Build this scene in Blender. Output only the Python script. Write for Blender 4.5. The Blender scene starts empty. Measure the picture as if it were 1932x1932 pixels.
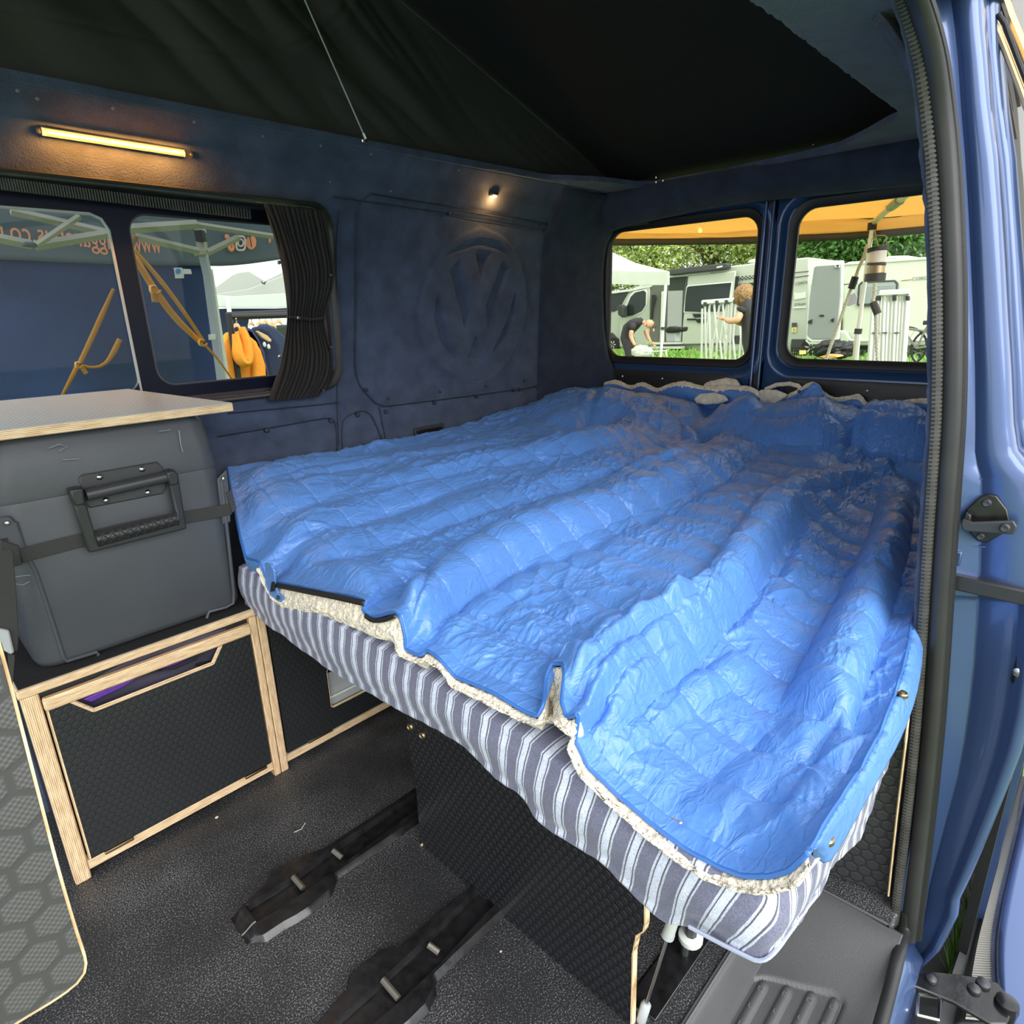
import bpy, bmesh, math, random
import numpy as np
from mathutils import Vector, Matrix
random.seed(7); rng=np.random.default_rng(7)
SC=bpy.context.scene; COL=SC.collection
# ---------------- camera -----------------
IMG=1932.0; F_PX=1187.5487; CX=CY=966.0; CAMH=1.25
def _r(v):
    d=np.array([v[0]-CX,-(v[1]-CY),-F_PX]); return d/np.linalg.norm(d)
_rx=_r((2163,556)); _ry=_r((-330,622)); _ry-=_rx*np.dot(_rx,_ry); _ry/=np.linalg.norm(_ry); _rz=np.cross(_rx,_ry)
ROT=np.array([_rx,_ry,_rz]); CAM=np.array([0,0,CAMH])
cd=bpy.data.cameras.new('camera'); cam=bpy.data.objects.new('camera',cd); COL.objects.link(cam)
m4=Matrix.Identity(4)
for i in range(3):
    for j in range(3): m4[i][j]=float(ROT[i][j])
m4.translation=Vector((0,0,CAMH)); cam.matrix_world=m4
cd.sensor_width=36; cd.lens=F_PX/IMG*36; cd.clip_start=.02; cd.clip_end=400
SC.camera=cam
# ---------------- world, sun, exposure -----------------
w=bpy.data.worlds.new('sky'); SC.world=w; w.use_nodes=True
nt=w.node_tree; nt.nodes.clear()
out=nt.nodes.new('ShaderNodeOutputWorld'); bg=nt.nodes.new('ShaderNodeBackground')
tc=nt.nodes.new('ShaderNodeTexCoord'); mp=nt.nodes.new('ShaderNodeMapping'); nz=nt.nodes.new('ShaderNodeTexNoise')
cr=nt.nodes.new('ShaderNodeValToRGB')
mp.inputs['Scale'].default_value=(1.5,1.5,4); nz.inputs['Scale'].default_value=1.3; nz.inputs['Detail'].default_value=5
nt.links.new(tc.outputs['Generated'],mp.inputs[0]); nt.links.new(mp.outputs[0],nz.inputs[0]); nt.links.new(nz.outputs[0],cr.inputs[0])
cr.color_ramp.elements[0].position=.35; cr.color_ramp.elements[0].color=(.72,.78,.86,1)
cr.color_ramp.elements[1].position=.7; cr.color_ramp.elements[1].color=(1,1,.99,1)
nt.links.new(cr.outputs[0],bg.inputs[0]); bg.inputs[1].default_value=1.15; nt.links.new(bg.outputs[0],out.inputs[0])
sd=bpy.data.lights.new('sun','SUN'); sd.energy=1.9; sd.angle=math.radians(60); sd.color=(1,.97,.93)
so=bpy.data.objects.new('sun',sd); COL.objects.link(so)
so.rotation_euler=Vector((-.25,-.80,.62)).to_track_quat('Z','Y').to_euler()
SC.view_settings.view_transform='Standard'; SC.view_settings.look='None'; SC.view_settings.gamma=1
SC.view_settings.exposure=1.05; SC.view_settings.use_curve_mapping=False
SC.cycles.max_bounces=8; SC.cycles.diffuse_bounces=5; SC.cycles.transparent_max_bounces=16; SC.cycles.caustics_reflective=False; SC.cycles.caustics_refractive=False
SC.cycles.use_denoising=True
# ---------------- measuring: a photo point carried on to a real plane of the van -----------------
def ray(p): return ROT@np.array([p[0]-CX,-(p[1]-CY),-F_PX])
def Z(p,z): d=ray(p); return CAM+d*(z-CAM[2])/d[2]
def Y(p,y): d=ray(p); return CAM+d*(y-CAM[1])/d[1]
def X(p,x): d=ray(p); return CAM+d*(x-CAM[0])/d[0]
WZ=[-.2,0,1.0,1.45,1.55,1.60,1.66,1.71]; WY=[1.86,1.87,1.86,1.83,1.81,1.78,1.745,1.70]
def wally(z): return np.interp(z,WZ,WY)
def W(p,off=0.):
    y=1.85
    for _ in range(12):
        q=Y(p,y); y=float(wally(q[2]))-off
    return Y(p,y)
# ---------------- mesh helpers -----------------
class G:
    def __init__(s): s.v=[];s.f=[];s.m=[]
    def add(s,v,f,m=0):
        o=len(s.v); s.v+= [tuple(map(float,a)) for a in v]; s.f+=[tuple(i+o for i in q) for q in f]; s.m+=[m]*len(f); return s
    def box(s,x0,x1,y0,y1,z0,z1,m=0,M=None):
        v=[(x,y,z) for x in(x0,x1) for y in(y0,y1) for z in(z0,z1)]
        if M is not None: v=[tuple(M@Vector(a)) for a in v]
        return s.add(v,[(0,1,3,2),(4,6,7,5),(0,4,5,1),(2,3,7,6),(0,2,6,4),(1,5,7,3)],m)
    def loft(s,loops,closed=True,cap=True,m=0):
        n=len(loops[0]); v=[p for L in loops for p in L]; f=[]
        for k in range(len(loops)-1):
            for i in range(n if closed else n-1):
                j=(i+1)%n; f.append((k*n+i,k*n+j,(k+1)*n+j,(k+1)*n+i))
        if cap and closed: f.append(tuple(range(n))[::-1]); f.append(tuple((len(loops)-1)*n+i for i in range(n)))
        return s.add(v,f,m)
    def tube(s,path,r,n=8,m=0,flat=1.,up=None,cap=True):
        P=[Vector(map(float,p)) for p in path]; rs=r if hasattr(r,'__len__') else [r]*len(P); loops=[]
        last=None
        for i,p in enumerate(P):
            t=(P[min(i+1,len(P)-1)]-P[max(i-1,0)])
            if t.length<1e-9: t=Vector((0,0,1))
            t.normalize()
            a=Vector(up) if up else (last if last is not None else (Vector((0,0,1)) if abs(t.z)<.9 else Vector((1,0,0))))
            a=a-t*a.dot(t)
            if a.length<1e-6: a=t.orthogonal()
            a.normalize(); last=a; b=t.cross(a)
            loops.append([p+(a*math.cos(q)*flat+b*math.sin(q))*rs[i] for q in [2*math.pi*k/n for k in range(n)]])
        return s.loft(loops,True,cap,m)
    def prism(s,pts,d,m=0):
        a=[Vector(map(float,p)) for p in pts]; d=Vector(d); n=len(a)
        v=a+[p+d for p in a]
        return s.add(v,[tuple(range(n))[::-1],tuple(range(n,2*n))]+[(i,(i+1)%n,(i+1)%n+n,i+n) for i in range(n)],m)
    def ball(s,c,r,n=10,k=6,m=0):
        r=r if hasattr(r,'__len__') else (r,r,r); L=[]
        for i in range(k+1):
            t=math.pi*(i/k*.98+.01); L.append([(c[0]+r[0]*math.sin(t)*math.cos(q),c[1]+r[1]*math.sin(t)*math.sin(q),c[2]+r[2]*math.cos(t)) for q in [2*math.pi*j/n for j in range(n)]])
        return s.loft(L,True,True,m)
    def lathe(s,c,prof,n=16,axis='z',m=0):
        L=[]
        for (r,h) in prof:
            l=[]
            for j in range(n):
                q=2*math.pi*j/n; a,b=r*math.cos(q),r*math.sin(q)
                l.append({'z':(c[0]+a,c[1]+b,c[2]+h),'y':(c[0]+a,c[1]+h,c[2]+b),'x':(c[0]+h,c[1]+a,c[2]+b)}[axis])
            L.append(l)
        return s.loft(L,True,True,m)
def finish(me,smooth):
    bm=bmesh.new(); bm.from_mesh(me); bmesh.ops.recalc_face_normals(bm,faces=bm.faces); bm.to_mesh(me); bm.free()
def obj(name,g,mat,parent=None,smooth=False,bevel=0,seg=2,uv=None,recalc=True,kind=None,label=None):
    me=bpy.data.meshes.new(name)
    if isinstance(g,G): V,Fc=g.v,g.f
    else: V,Fc=g
    me.from_pydata([tuple(map(float,a)) for a in V] if not isinstance(V,list) else V,[],Fc)
    for mm in (mat if isinstance(mat,(list,tuple)) else [mat]): me.materials.append(mm)
    if isinstance(g,G) and any(g.m): me.polygons.foreach_set('material_index',g.m)
    if recalc: finish(me,smooth)
    if smooth:
        me.polygons.foreach_set('use_smooth',[True]*len(me.polygons))
        if smooth!='all': me.set_sharp_from_angle(angle=math.radians(smooth if isinstance(smooth,(int,float)) and smooth>1 else 40))
    o=bpy.data.objects.new(name,me); COL.objects.link(o)
    if bevel:
        b=o.modifiers.new('bevel','BEVEL'); b.width=bevel; b.segments=seg; b.limit_method='ANGLE'; b.angle_limit=math.radians(35)
        if not smooth: me.polygons.foreach_set('use_smooth',[True]*len(me.polygons)); me.set_sharp_from_angle(angle=math.radians(30))
    if uv is not None:
        l=me.uv_layers.new(name='UVMap'); idx=np.empty(len(me.loops),dtype=np.int32); me.loops.foreach_get('vertex_index',idx)
        l.data.foreach_set('uv',np.asarray(uv,dtype=np.float32)[idx].ravel())
    if parent:
        o.parent=parent; o.matrix_parent_inverse=pinv(parent)
    if kind: o['kind']=kind
    if label: o['label']=label
    return o
def pinv(p):
    return Matrix.Translation(p.location).inverted() if p.type=='EMPTY' else Matrix.Identity(4)
def thing(name,loc,label,cat,group=None):
    o=bpy.data.objects.new(name,None); o.empty_display_size=.05; COL.objects.link(o); o.location=Vector(map(float,loc)); tag(o,label,cat,group); return o
def tag(o,label,cat,group=None):
    o['label']=label; o['category']=cat
    if group: o['group']=group
    return o
def struct(name,g,mat,**k): return obj(name,g,mat,kind='structure',**k)
def gridobj(name,P,mat,parent=None,uv=None,closed=False,**k):
    """P: (n,m,3) array -> quad sheet, built fast"""
    n,m=P.shape[:2]; me=bpy.data.meshes.new(name)
    i=np.arange(n-1)[:,None]; j=np.arange(m-1)[None,:]; a=(i*m+j)
    q=np.stack([a,a+1,a+m+1,a+m],-1).reshape(-1,4)
    msk=k.get('mask')
    if msk is not None: q=q[msk.reshape(-1)]
    me.vertices.add(n*m); me.vertices.foreach_set('co',P.reshape(-1).astype(np.float32))
    me.loops.add(q.size); me.loops.foreach_set('vertex_index',q.reshape(-1).astype(np.int32))
    me.polygons.add(len(q)); me.polygons.foreach_set('loop_start',np.arange(0,q.size,4,dtype=np.int32)); 
    me.polygons.foreach_set('use_smooth',np.ones(len(q),dtype=bool)); me.update(calc_edges=True); me.validate()
    if uv is not None:
        l=me.uv_layers.new(name='UVMap'); idx=np.empty(len(me.loops),dtype=np.int32); me.loops.foreach_get('vertex_index',idx)
        l.data.foreach_set('uv',uv.reshape(-1,2).astype(np.float32)[idx].ravel())
    me.materials.append(mat)
    o=bpy.data.objects.new(name,me); COL.objects.link(o)
    if parent: o.parent=parent; o.matrix_parent_inverse=pinv(parent)
    if k.get('thick'):
        s=o.modifiers.new('thickness','SOLIDIFY'); s.thickness=k['thick']; s.offset=k.get('off',-1)
    if k.get('kind'): o['kind']=k['kind']
    if k.get('label'): o['label']=k['label']
    return o
# numpy gradient noise
_perm=rng.permutation(512); _ang=rng.random(512)*2*np.pi; _gx=np.cos(_ang); _gy=np.sin(_ang)
def noise2(x,y):
    xi=np.floor(x).astype(int); yi=np.floor(y).astype(int); xf=x-xi; yf=y-yi
    u=xf*xf*xf*(xf*(xf*6-15)+10); v=yf*yf*yf*(yf*(yf*6-15)+10)
    def gr(a,b,dx,dy):
        h=_perm[(_perm[a&255]+b)&511]; return _gx[h]*dx+_gy[h]*dy
    n00=gr(xi,yi,xf,yf); n10=gr(xi+1,yi,xf-1,yf); n01=gr(xi,yi+1,xf,yf-1); n11=gr(xi+1,yi+1,xf-1,yf-1)
    return (n00*(1-u)+n10*u)*(1-v)+(n01*(1-u)+n11*u)*v
def sstep(a,b,x): t=np.clip((x-a)/(b-a),0,1); return t*t*(3-2*t)
def poly_dist(px,py,poly):
    """distance and running fraction of the nearest point of a polyline"""
    best=np.full(px.shape,1e9); tt=np.zeros(px.shape); side=np.zeros(px.shape)
    P=np.asarray(poly,float)[:,:2]; L=np.r_[0,np.cumsum(np.linalg.norm(np.diff(P,axis=0),axis=1))]
    for i in range(len(P)-1):
        a,b=P[i],P[i+1]; d=b-a; l2=max(d@d,1e-12)
        t=np.clip(((px-a[0])*d[0]+(py-a[1])*d[1])/l2,0,1); ex=px-a[0]-t*d[0]; ey=py-a[1]-t*d[1]; e=np.hypot(ex,ey)
        k=e<best; best=np.where(k,e,best); tt=np.where(k,(L[i]+t*np.sqrt(l2))/L[-1],tt); side=np.where(k,np.sign(d[0]*ey-d[1]*ex),side)
    return best,tt,side
def inpoly(px,py,poly):
    c=np.zeros(px.shape,bool); n=len(poly)
    for i in range(n):
        x1,y1=poly[i][:2]; x2,y2=poly[(i+1)%n][:2]
        k=((y1>py)!=(y2>py))&(px<(x2-x1)*(py-y1)/((y2-y1) or 1e-12)+x1); c^=k
    return c
def resample(P,n):
    P=np.asarray(P,float); L=np.r_[0,np.cumsum(np.linalg.norm(np.diff(P,axis=0),axis=1))]; t=np.linspace(0,L[-1],n)
    return np.stack([np.interp(t,L,P[:,k]) for k in range(P.shape[1])],1)
def smoothline(P,n,it=2):
    P=np.asarray(P,float)
    for _ in range(it):
        Q=[P[0]]
        for a,b in zip(P[:-1],P[1:]): Q+= [a*.75+b*.25,a*.25+b*.75]
        Q.append(P[-1]); P=np.array(Q)
    return resample(P,n)
def rr(cx,cy,w,h,r,k=6):
    """rounded rectangle, 4*(k+1) points"""
    o=[]
    for (sx,sy,a0) in ((1,1,0),(-1,1,90),(-1,-1,180),(1,-1,270)):
        for i in range(k+1):
            a=math.radians(a0+90*i/k); o.append((cx+sx*(w/2-r)+r*math.cos(a),cy+sy*(h/2-r)+r*math.sin(a)))
    return o
# ---------------- materials -----------------
def N(nt,t,**k):
    n=nt.nodes.new(t)
    for a,b in k.items():
        if a.startswith('_'): setattr(n,a[1:],b)
        else: n.inputs[a.replace('__',' ')].default_value=b
    return n
def mat(name,col,rough=.5,metal=0,spec=.5,bump=0,bscale=50,var=0,vscale=8,sheen=0,coat=0,det=4,emit=None,trans=0,stretch=None,coatr=.1):
    m=bpy.data.materials.new(name); m.use_nodes=True; nt=m.node_tree; b=nt.nodes['Principled BSDF']; m.diffuse_color=(*col,1)
    b.inputs['Base Color'].default_value=(*col,1); b.inputs['Roughness'].default_value=rough; b.inputs['Metallic'].default_value=metal
    b.inputs['Specular IOR Level'].default_value=spec; b.inputs['Sheen Weight'].default_value=sheen; b.inputs['Coat Weight'].default_value=coat; b.inputs['Coat Roughness'].default_value=coatr
    if trans: b.inputs['Transmission Weight'].default_value=trans
    if emit: b.inputs['Emission Color'].default_value=(*emit[0],1); b.inputs['Emission Strength'].default_value=emit[1]
    tc=N(nt,'ShaderNodeTexCoord'); src=tc.outputs['Object']
    if stretch: mp=N(nt,'ShaderNodeMapping'); mp.inputs['Scale'].default_value=stretch; nt.links.new(src,mp.inputs[0]); src=mp.outputs[0]
    if bump:
        n=N(nt,'ShaderNodeTexNoise',Scale=bscale,Detail=det); nt.links.new(src,n.inputs['Vector'])
        bp=N(nt,'ShaderNodeBump',Strength=1.0,Distance=bump); nt.links.new(n.outputs[0],bp.inputs['Height']); nt.links.new(bp.outputs[0],b.inputs['Normal'])
    if var:
        n=N(nt,'ShaderNodeTexNoise',Scale=vscale,Detail=6.0); nt.links.new(src,n.inputs['Vector'])
        mx=N(nt,'ShaderNodeMix',_data_type='RGBA'); mr=N(nt,'ShaderNodeMapRange'); mr.inputs[1].default_value=.3; mr.inputs[2].default_value=.7
        nt.links.new(n.outputs[0],mr.inputs[0]); nt.links.new(mr.outputs[0],mx.inputs[0])
        mx.inputs[6].default_value=(*[c*(1-var) for c in col],1); mx.inputs[7].default_value=(*[min(1,c*(1+var)) for c in col],1); nt.links.new(mx.outputs[2],b.inputs['Base Color'])
    return m
def math_(nt,op,a,b=None,c=None):
    n=nt.nodes.new('ShaderNodeMath'); n.operation=op
    for i,x in enumerate((a,b,c)):
        if x is None: continue
        if isinstance(x,(int,float)): n.inputs[i].default_value=x
        else: nt.links.new(x,n.inputs[i])
    return n.outputs[0]
def ramp(nt,src,stops,interp='LINEAR'):
    r=nt.nodes.new('ShaderNodeValToRGB'); r.color_ramp.interpolation=interp; e=r.color_ramp.elements
    while len(e)<len(stops): e.new(.5)
    for i,(p,c) in enumerate(stops): e[i].position=p; e[i].color=(*c,1) if len(c)==3 else c
    nt.links.new(src,r.inputs[0]); return r.outputs[0]
def hexmat(name,col,colc,size,axes,rough=.45,depth=.0006,fine=False):
    """hexagon embossed film; axes: which object axes span the sheet"""
    m=mat(name,col,rough); nt=m.node_tree; b=nt.nodes['Principled BSDF']
    tc=N(nt,'ShaderNodeTexCoord'); sp=N(nt,'ShaderNodeSeparateXYZ'); nt.links.new(tc.outputs['Object'],sp.inputs[0])
    u=math_(nt,'DIVIDE',sp.outputs[axes[0]],size); v=math_(nt,'DIVIDE',sp.outputs[axes[1]],size); S=3**.5
    def cell(ou,ov):
        a=math_(nt,'ABSOLUTE',math_(nt,'SUBTRACT',math_(nt,'FRACT',math_(nt,'ADD',u,ou+100)),.5))
        c=math_(nt,'ABSOLUTE',math_(nt,'MULTIPLY',math_(nt,'SUBTRACT',math_(nt,'FRACT',math_(nt,'ADD',math_(nt,'DIVIDE',v,S),ov+100)),.5),S))
        return math_(nt,'MAXIMUM',a,math_(nt,'ADD',math_(nt,'MULTIPLY',a,.5),math_(nt,'MULTIPLY',c,S/2)))
    d=math_(nt,'MINIMUM',cell(0,0),cell(.5,.5))
    h=ramp(nt,d,[(.36,(1,1,1)),(.44,(0,0,0))]); hh=h
    if fine:
        g=math_(nt,'MULTIPLY',math_(nt,'SINE',math_(nt,'MULTIPLY',u,38.)),math_(nt,'SINE',math_(nt,'MULTIPLY',v,38.)))
        hh=math_(nt,'MULTIPLY',h,math_(nt,'ADD',math_(nt,'MULTIPLY',g,.35),.65))
    bp=N(nt,'ShaderNodeBump',Strength=1.,Distance=depth); nt.links.new(hh,bp.inputs['Height']); nt.links.new(bp.outputs[0],b.inputs['Normal'])
    n=N(nt,'ShaderNodeTexNoise',Scale=6.,Detail=5.); nt.links.new(tc.outputs['Object'],n.inputs[0])
    mx=N(nt,'ShaderNodeMix',_data_type='RGBA'); nt.links.new(hh,mx.inputs[0]); mx.inputs[6].default_value=(*col,1); mx.inputs[7].default_value=(*colc,1); nt.links.new(mx.outputs[2],b.inputs['Base Color'])
    rr_=N(nt,'ShaderNodeMapRange'); rr_.inputs[3].default_value=rough-.12; rr_.inputs[4].default_value=rough+.12; nt.links.new(n.outputs[0],rr_.inputs[0]); nt.links.new(rr_.outputs[0],b.inputs['Roughness'])
    return m
def plymat(name,ax,period=.0035):
    """plywood edge: thin veneers stacked along object axis ax"""
    m=mat(name,(.75,.52,.3),.55); nt=m.node_tree; b=nt.nodes['Principled BSDF']
    tc=N(nt,'ShaderNodeTexCoord'); sp=N(nt,'ShaderNodeSeparateXYZ'); nt.links.new(tc.outputs['Object'],sp.inputs[0])
    n=N(nt,'ShaderNodeTexNoise',Scale=30.,Detail=4.); mp=N(nt,'ShaderNodeMapping'); sc=[1,1,1]; sc[ax]=6; mp.inputs['Scale'].default_value=sc
    nt.links.new(tc.outputs['Object'],mp.inputs[0]); nt.links.new(mp.outputs[0],n.inputs[0])
    s=math_(nt,'SINE',math_(nt,'ADD',math_(nt,'MULTIPLY',sp.outputs[ax],2*math.pi/period),math_(nt,'MULTIPLY',n.outputs[0],2.)))
    f=math_(nt,'ADD',math_(nt,'MULTIPLY',s,.32),n.outputs[0])
    c=ramp(nt,f,[(.1,(.40,.23,.11)),(.38,(.66,.44,.25)),(.6,(.83,.62,.38)),(.9,(.9,.72,.48))]); nt.links.new(c,b.inputs['Base Color'])
    return m
def glassmat(name,tint,gloss=.06,rough=.0):
    m=bpy.data.materials.new(name); m.use_nodes=True; nt=m.node_tree; nt.nodes.clear()
    o=N(nt,'ShaderNodeOutputMaterial'); t=N(nt,'ShaderNodeBsdfTransparent'); t.inputs[0].default_value=(*tint,1); g=N(nt,'ShaderNodeBsdfGlossy',Roughness=rough)
    mx=N(nt,'ShaderNodeMixShader'); fr=N(nt,'ShaderNodeFresnel',IOR=1.45); f=math_(nt,'MULTIPLY',fr.outputs[0],gloss/.04)
    nt.links.new(f,mx.inputs[0]); nt.links.new(t.outputs[0],mx.inputs[1]); nt.links.new(g.outputs[0],mx.inputs[2]); nt.links.new(mx.outputs[0],o.inputs[0]); return m
def fabric(name,col,tr=.5,rough=.8):
    """cloth that lets daylight through"""
    m=mat(name,col,rough,var=.08,vscale=3); nt=m.node_tree; b=nt.nodes['Principled BSDF']; o=nt.nodes['Material Output']
    t=N(nt,'ShaderNodeBsdfTranslucent'); t.inputs[0].default_value=(*col,1); mx=N(nt,'ShaderNodeMixShader'); mx.inputs[0].default_value=tr
    nt.links.new(b.outputs[0],mx.inputs[1]); nt.links.new(t.outputs[0],mx.inputs[2]); nt.links.new(mx.outputs[0],o.inputs[0]); return m
def stripes_uv(name,base,stops,bump=0,rough=.8,sheen=.2):
    """repeating stripes along UV u"""
    m=mat(name,base,rough,sheen=sheen); nt=m.node_tree; b=nt.nodes['Principled BSDF']
    uv=N(nt,'ShaderNodeUVMap'); sp=N(nt,'ShaderNodeSeparateXYZ'); nt.links.new(uv.outputs[0],sp.inputs[0])
    n=N(nt,'ShaderNodeTexNoise',Scale=9.,Detail=3.); nt.links.new(uv.outputs[0],n.inputs[0])
    f=math_(nt,'FRACT',math_(nt,'ADD',sp.outputs[0],math_(nt,'MULTIPLY',n.outputs[0],.05)))
    c=ramp(nt,f,stops,'CONSTANT')
    tc=N(nt,'ShaderNodeTexCoord'); n2=N(nt,'ShaderNodeTexNoise',Scale=420.,Detail=2.); nt.links.new(tc.outputs['Object'],n2.inputs[0])
    mx=N(nt,'ShaderNodeMix',_data_type='RGBA',_blend_type='MULTIPLY'); mx.inputs[0].default_value=1; nt.links.new(c,mx.inputs[6])
    g=ramp(nt,n2.outputs[0],[(.3,(.72,.72,.72)),(.7,(1.2,1.2,1.2))]); nt.links.new(g,mx.inputs[7]); nt.links.new(mx.outputs[2],b.inputs['Base Color'])
    bp=N(nt,'ShaderNodeBump',Strength=.6,Distance=.0006); nt.links.new(n2.outputs[0],bp.inputs['Height']); nt.links.new(bp.outputs[0],b.inputs['Normal'])
    return m
M={}
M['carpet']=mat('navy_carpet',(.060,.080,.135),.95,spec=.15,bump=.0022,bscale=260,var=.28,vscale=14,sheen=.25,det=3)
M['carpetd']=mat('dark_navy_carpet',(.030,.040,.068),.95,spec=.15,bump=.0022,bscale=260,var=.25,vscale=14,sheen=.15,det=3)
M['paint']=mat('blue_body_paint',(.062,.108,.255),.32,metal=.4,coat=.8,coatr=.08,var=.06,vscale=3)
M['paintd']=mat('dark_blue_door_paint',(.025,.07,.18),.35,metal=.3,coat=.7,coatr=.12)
M['rubber']=mat('black_rubber',(.012,.012,.013),.5,bump=.0004,bscale=160)
M['rubberg']=mat('worn_grey_rubber',(.07,.068,.062),.38,bump=.0006,bscale=60,var=.3,vscale=30)
M['rubber2']=mat('satin_black_seal',(.030,.030,.031),.38,spec=.4,var=.2,vscale=9)
M['canvas']=mat('black_canvas',(.040,.039,.036),.85,bump=.0008,bscale=300,var=.1,sheen=.05)
M['roofin']=mat('black_roof_lining',(.004,.0045,.004),.9,bump=.0006,bscale=200)
M['plastic']=mat('grey_black_plastic',(.085,.087,.09),.42,bump=.0005,bscale=420,var=.12,vscale=4)
M['gloss']=mat('glossy_black_plastic',(.012,.012,.013),.22,spec=.6,bump=.0008,bscale=35,var=.5,vscale=40)
M['darkp']=mat('dark_plastic',(.02,.02,.022),.45,bump=.0006,bscale=300)
M['steel']=mat('steel',(.55,.55,.55),.25,metal=1)
M['brass']=mat('antique_brass',(.35,.27,.16),.35,metal=1)
M['white']=mat('white_plastic',(.72,.76,.72),.4)
M['grey']=mat('light_grey_plastic',(.42,.45,.46),.45)
M['clip']=mat('carpet_clip',(.02,.025,.045),.5)
M['curt']=mat('black_curtain',(.011,.010,.010),.85,bump=.0007,bscale=500,sheen=.08)
M['webb']=mat('black_webbing',(.035,.035,.033),.75,bump=.001,bscale=500)
M['box']=mat('grey_cool_box_plastic',(.062,.068,.080),.45,bump=.0004,bscale=500,var=.10,vscale=5)
M['boxd']=mat('dark_grey_plastic',(.04,.042,.046),.4,var=.1)
M['hex']=hexmat('black_hexagon_ply',(.016,.018,.019),(.020,.022,.024),.017,(0,2),.38,.00035)
M['hexy']=hexmat('black_hexagon_ply_side',(.008,.0085,.010),(.014,.015,.018),.018,(1,2),.36,.0011)
M['hexn']=hexmat('grey_hexagon_ply_near',(.048,.046,.049),(.088,.086,.089),.024,(0,2),.6,.0006,True)
M['hext']=hexmat('grey_worktop_film',(.36,.41,.42),(.42,.46,.47),.012,(0,1),.33,.0004)
M['plyx']=plymat('birch_ply_edge',2); M['plyz']=plymat('birch_ply_edge_upright',0); M['plyy']=plymat('birch_ply_edge_side',1)
M['glass']=glassmat('tinted_window_glass',(.86,.87,.84),.010)
M['glassc']=glassmat('rear_window_glass',(.93,.93,.88),.008)
M['frit']=mat('dark_blue_black_frit',(.006,.008,.022),.3,spec=.15)
# speckled floor
def floor_mat(name,dark,light,rough=.5):
    m=mat(name,dark,rough); nt=m.node_tree; b=nt.nodes['Principled BSDF']; tc=N(nt,'ShaderNodeTexCoord')
    n=N(nt,'ShaderNodeTexNoise',Scale=330.,Detail=2.5); nt.links.new(tc.outputs['Object'],n.inputs[0]); v=N(nt,'ShaderNodeTexVoronoi',Scale=300.); nt.links.new(tc.outputs['Object'],v.inputs[0])
    n3=N(nt,'ShaderNodeTexNoise',Scale=4.,Detail=6.); nt.links.new(tc.outputs['Object'],n3.inputs[0])
    f=math_(nt,'ADD',n.outputs[0],math_(nt,'MULTIPLY',math_(nt,'SUBTRACT',n3.outputs[0],.5),.35))
    c=ramp(nt,f,[(.40,dark),(.56,tuple(a*2.2 for a in dark)),(.66,light)]); nt.links.new(c,b.inputs['Base Color'])
    bp=N(nt,'ShaderNodeBump',Strength=.7,Distance=.0007); nt.links.new(v.outputs[0],bp.inputs['Height']); nt.links.new(bp.outputs[0],b.inputs['Normal']); return m
M['floor']=floor_mat('speckled_vinyl_floor',(.019,.0195,.021),(.20,.20,.205),.42)
# ================= VAN SHELL =================
# floor
g=G(); g.box(-1.2,2.5,.352,1.9,-.03,0); g.box(1.235,2.5,.13,.352,-.03,0)
floor=struct('floor',g,M['floor'],bevel=.006)
# step well by the sliding door: moulded tread sinking below the floor
xs=np.linspace(-.5,1.245,420); ys=np.linspace(.110,.36,110); XX,YY=np.meshgrid(xs,ys,indexing='ij')
dep=.080; hx=1-sstep(1.05,1.232,XX)**1.2; hy=1-sstep(.318,.352,YY)
zz=-dep*hx*hy-.004*hy
a_,b_=Z((1424,1832),-dep),Z((1604,1881),-dep); xe=lambda y: a_[0]+(b_[0]-a_[0])*(y-a_[1])/(b_[1]-a_[1])
y0_,y1_=float(b_[1]),float(a_[1]); 
fx=sstep(.0,.006,xe(YY)-XX-.020*np.clip((np.abs(YY-(y0_+y1_)/2)/((y1_-y0_)/2)),0,1)**6); fr_=fx*sstep(y0_,y0_+.005,YY)*(1-sstep(y1_-.005,y1_,YY))
zz-=.006*fr_
for k in range(4):
    pk_=[(1440,1843),(1485,1853),(1530,1864),(1573,1877)][k]; q_=Z(pk_,-dep); cy=float(q_[1])-.006
    rib=np.exp(-(np.abs(YY-cy)/.0068)**3)*sstep(.0,.012,float(q_[0])-XX-.004*(np.abs(YY-cy)/.007)**2); zz+=.0065*rib
P=np.stack([XX,YY,zz],-1)
step=gridobj('trim_1',P,M['plastic'],thick=.004,kind='structure',label='moulded grey plastic door step with ribbed tread')
M['ribd']=mat('dusty_rib_letters',(.16,.165,.17),.6)
for k,l_ in enumerate(('DLL','ELL','DLL','LEL')):
    pk_=[(1440,1843),(1485,1853),(1530,1864),(1573,1877)][k]; q_=Z(pk_,-dep)
    for n_ in range(3):
        x_=float(q_[0])-.028-.045*n_; y_=float(q_[1])-.006; zt_=-dep+.0012; s_=.004; g=G(); c4_=[(x_-s_,y_-s_),(x_-s_,y_+s_),(x_+s_,y_+s_),(x_+s_,y_-s_)]
        for u_ in range(4 if l_[n_]=='D' else (3 if l_[n_]=='E' else 2)): a1,b1=c4_[u_],c4_[(u_+1)%4]; g.tube([(a1[0],a1[1],zt_),(b1[0],b1[1],zt_)],.0006,4)
        obj('embossed_mark',g,M['ribd'],step)
struct('trim_2',G().tube([(-.5,.353,.002),(1.20,.353,.002),(1.236,.340,.002),(1.242,.25,.002),(1.246,.14,.002)],.0035,6),M['plastic'],smooth=True)
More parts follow.
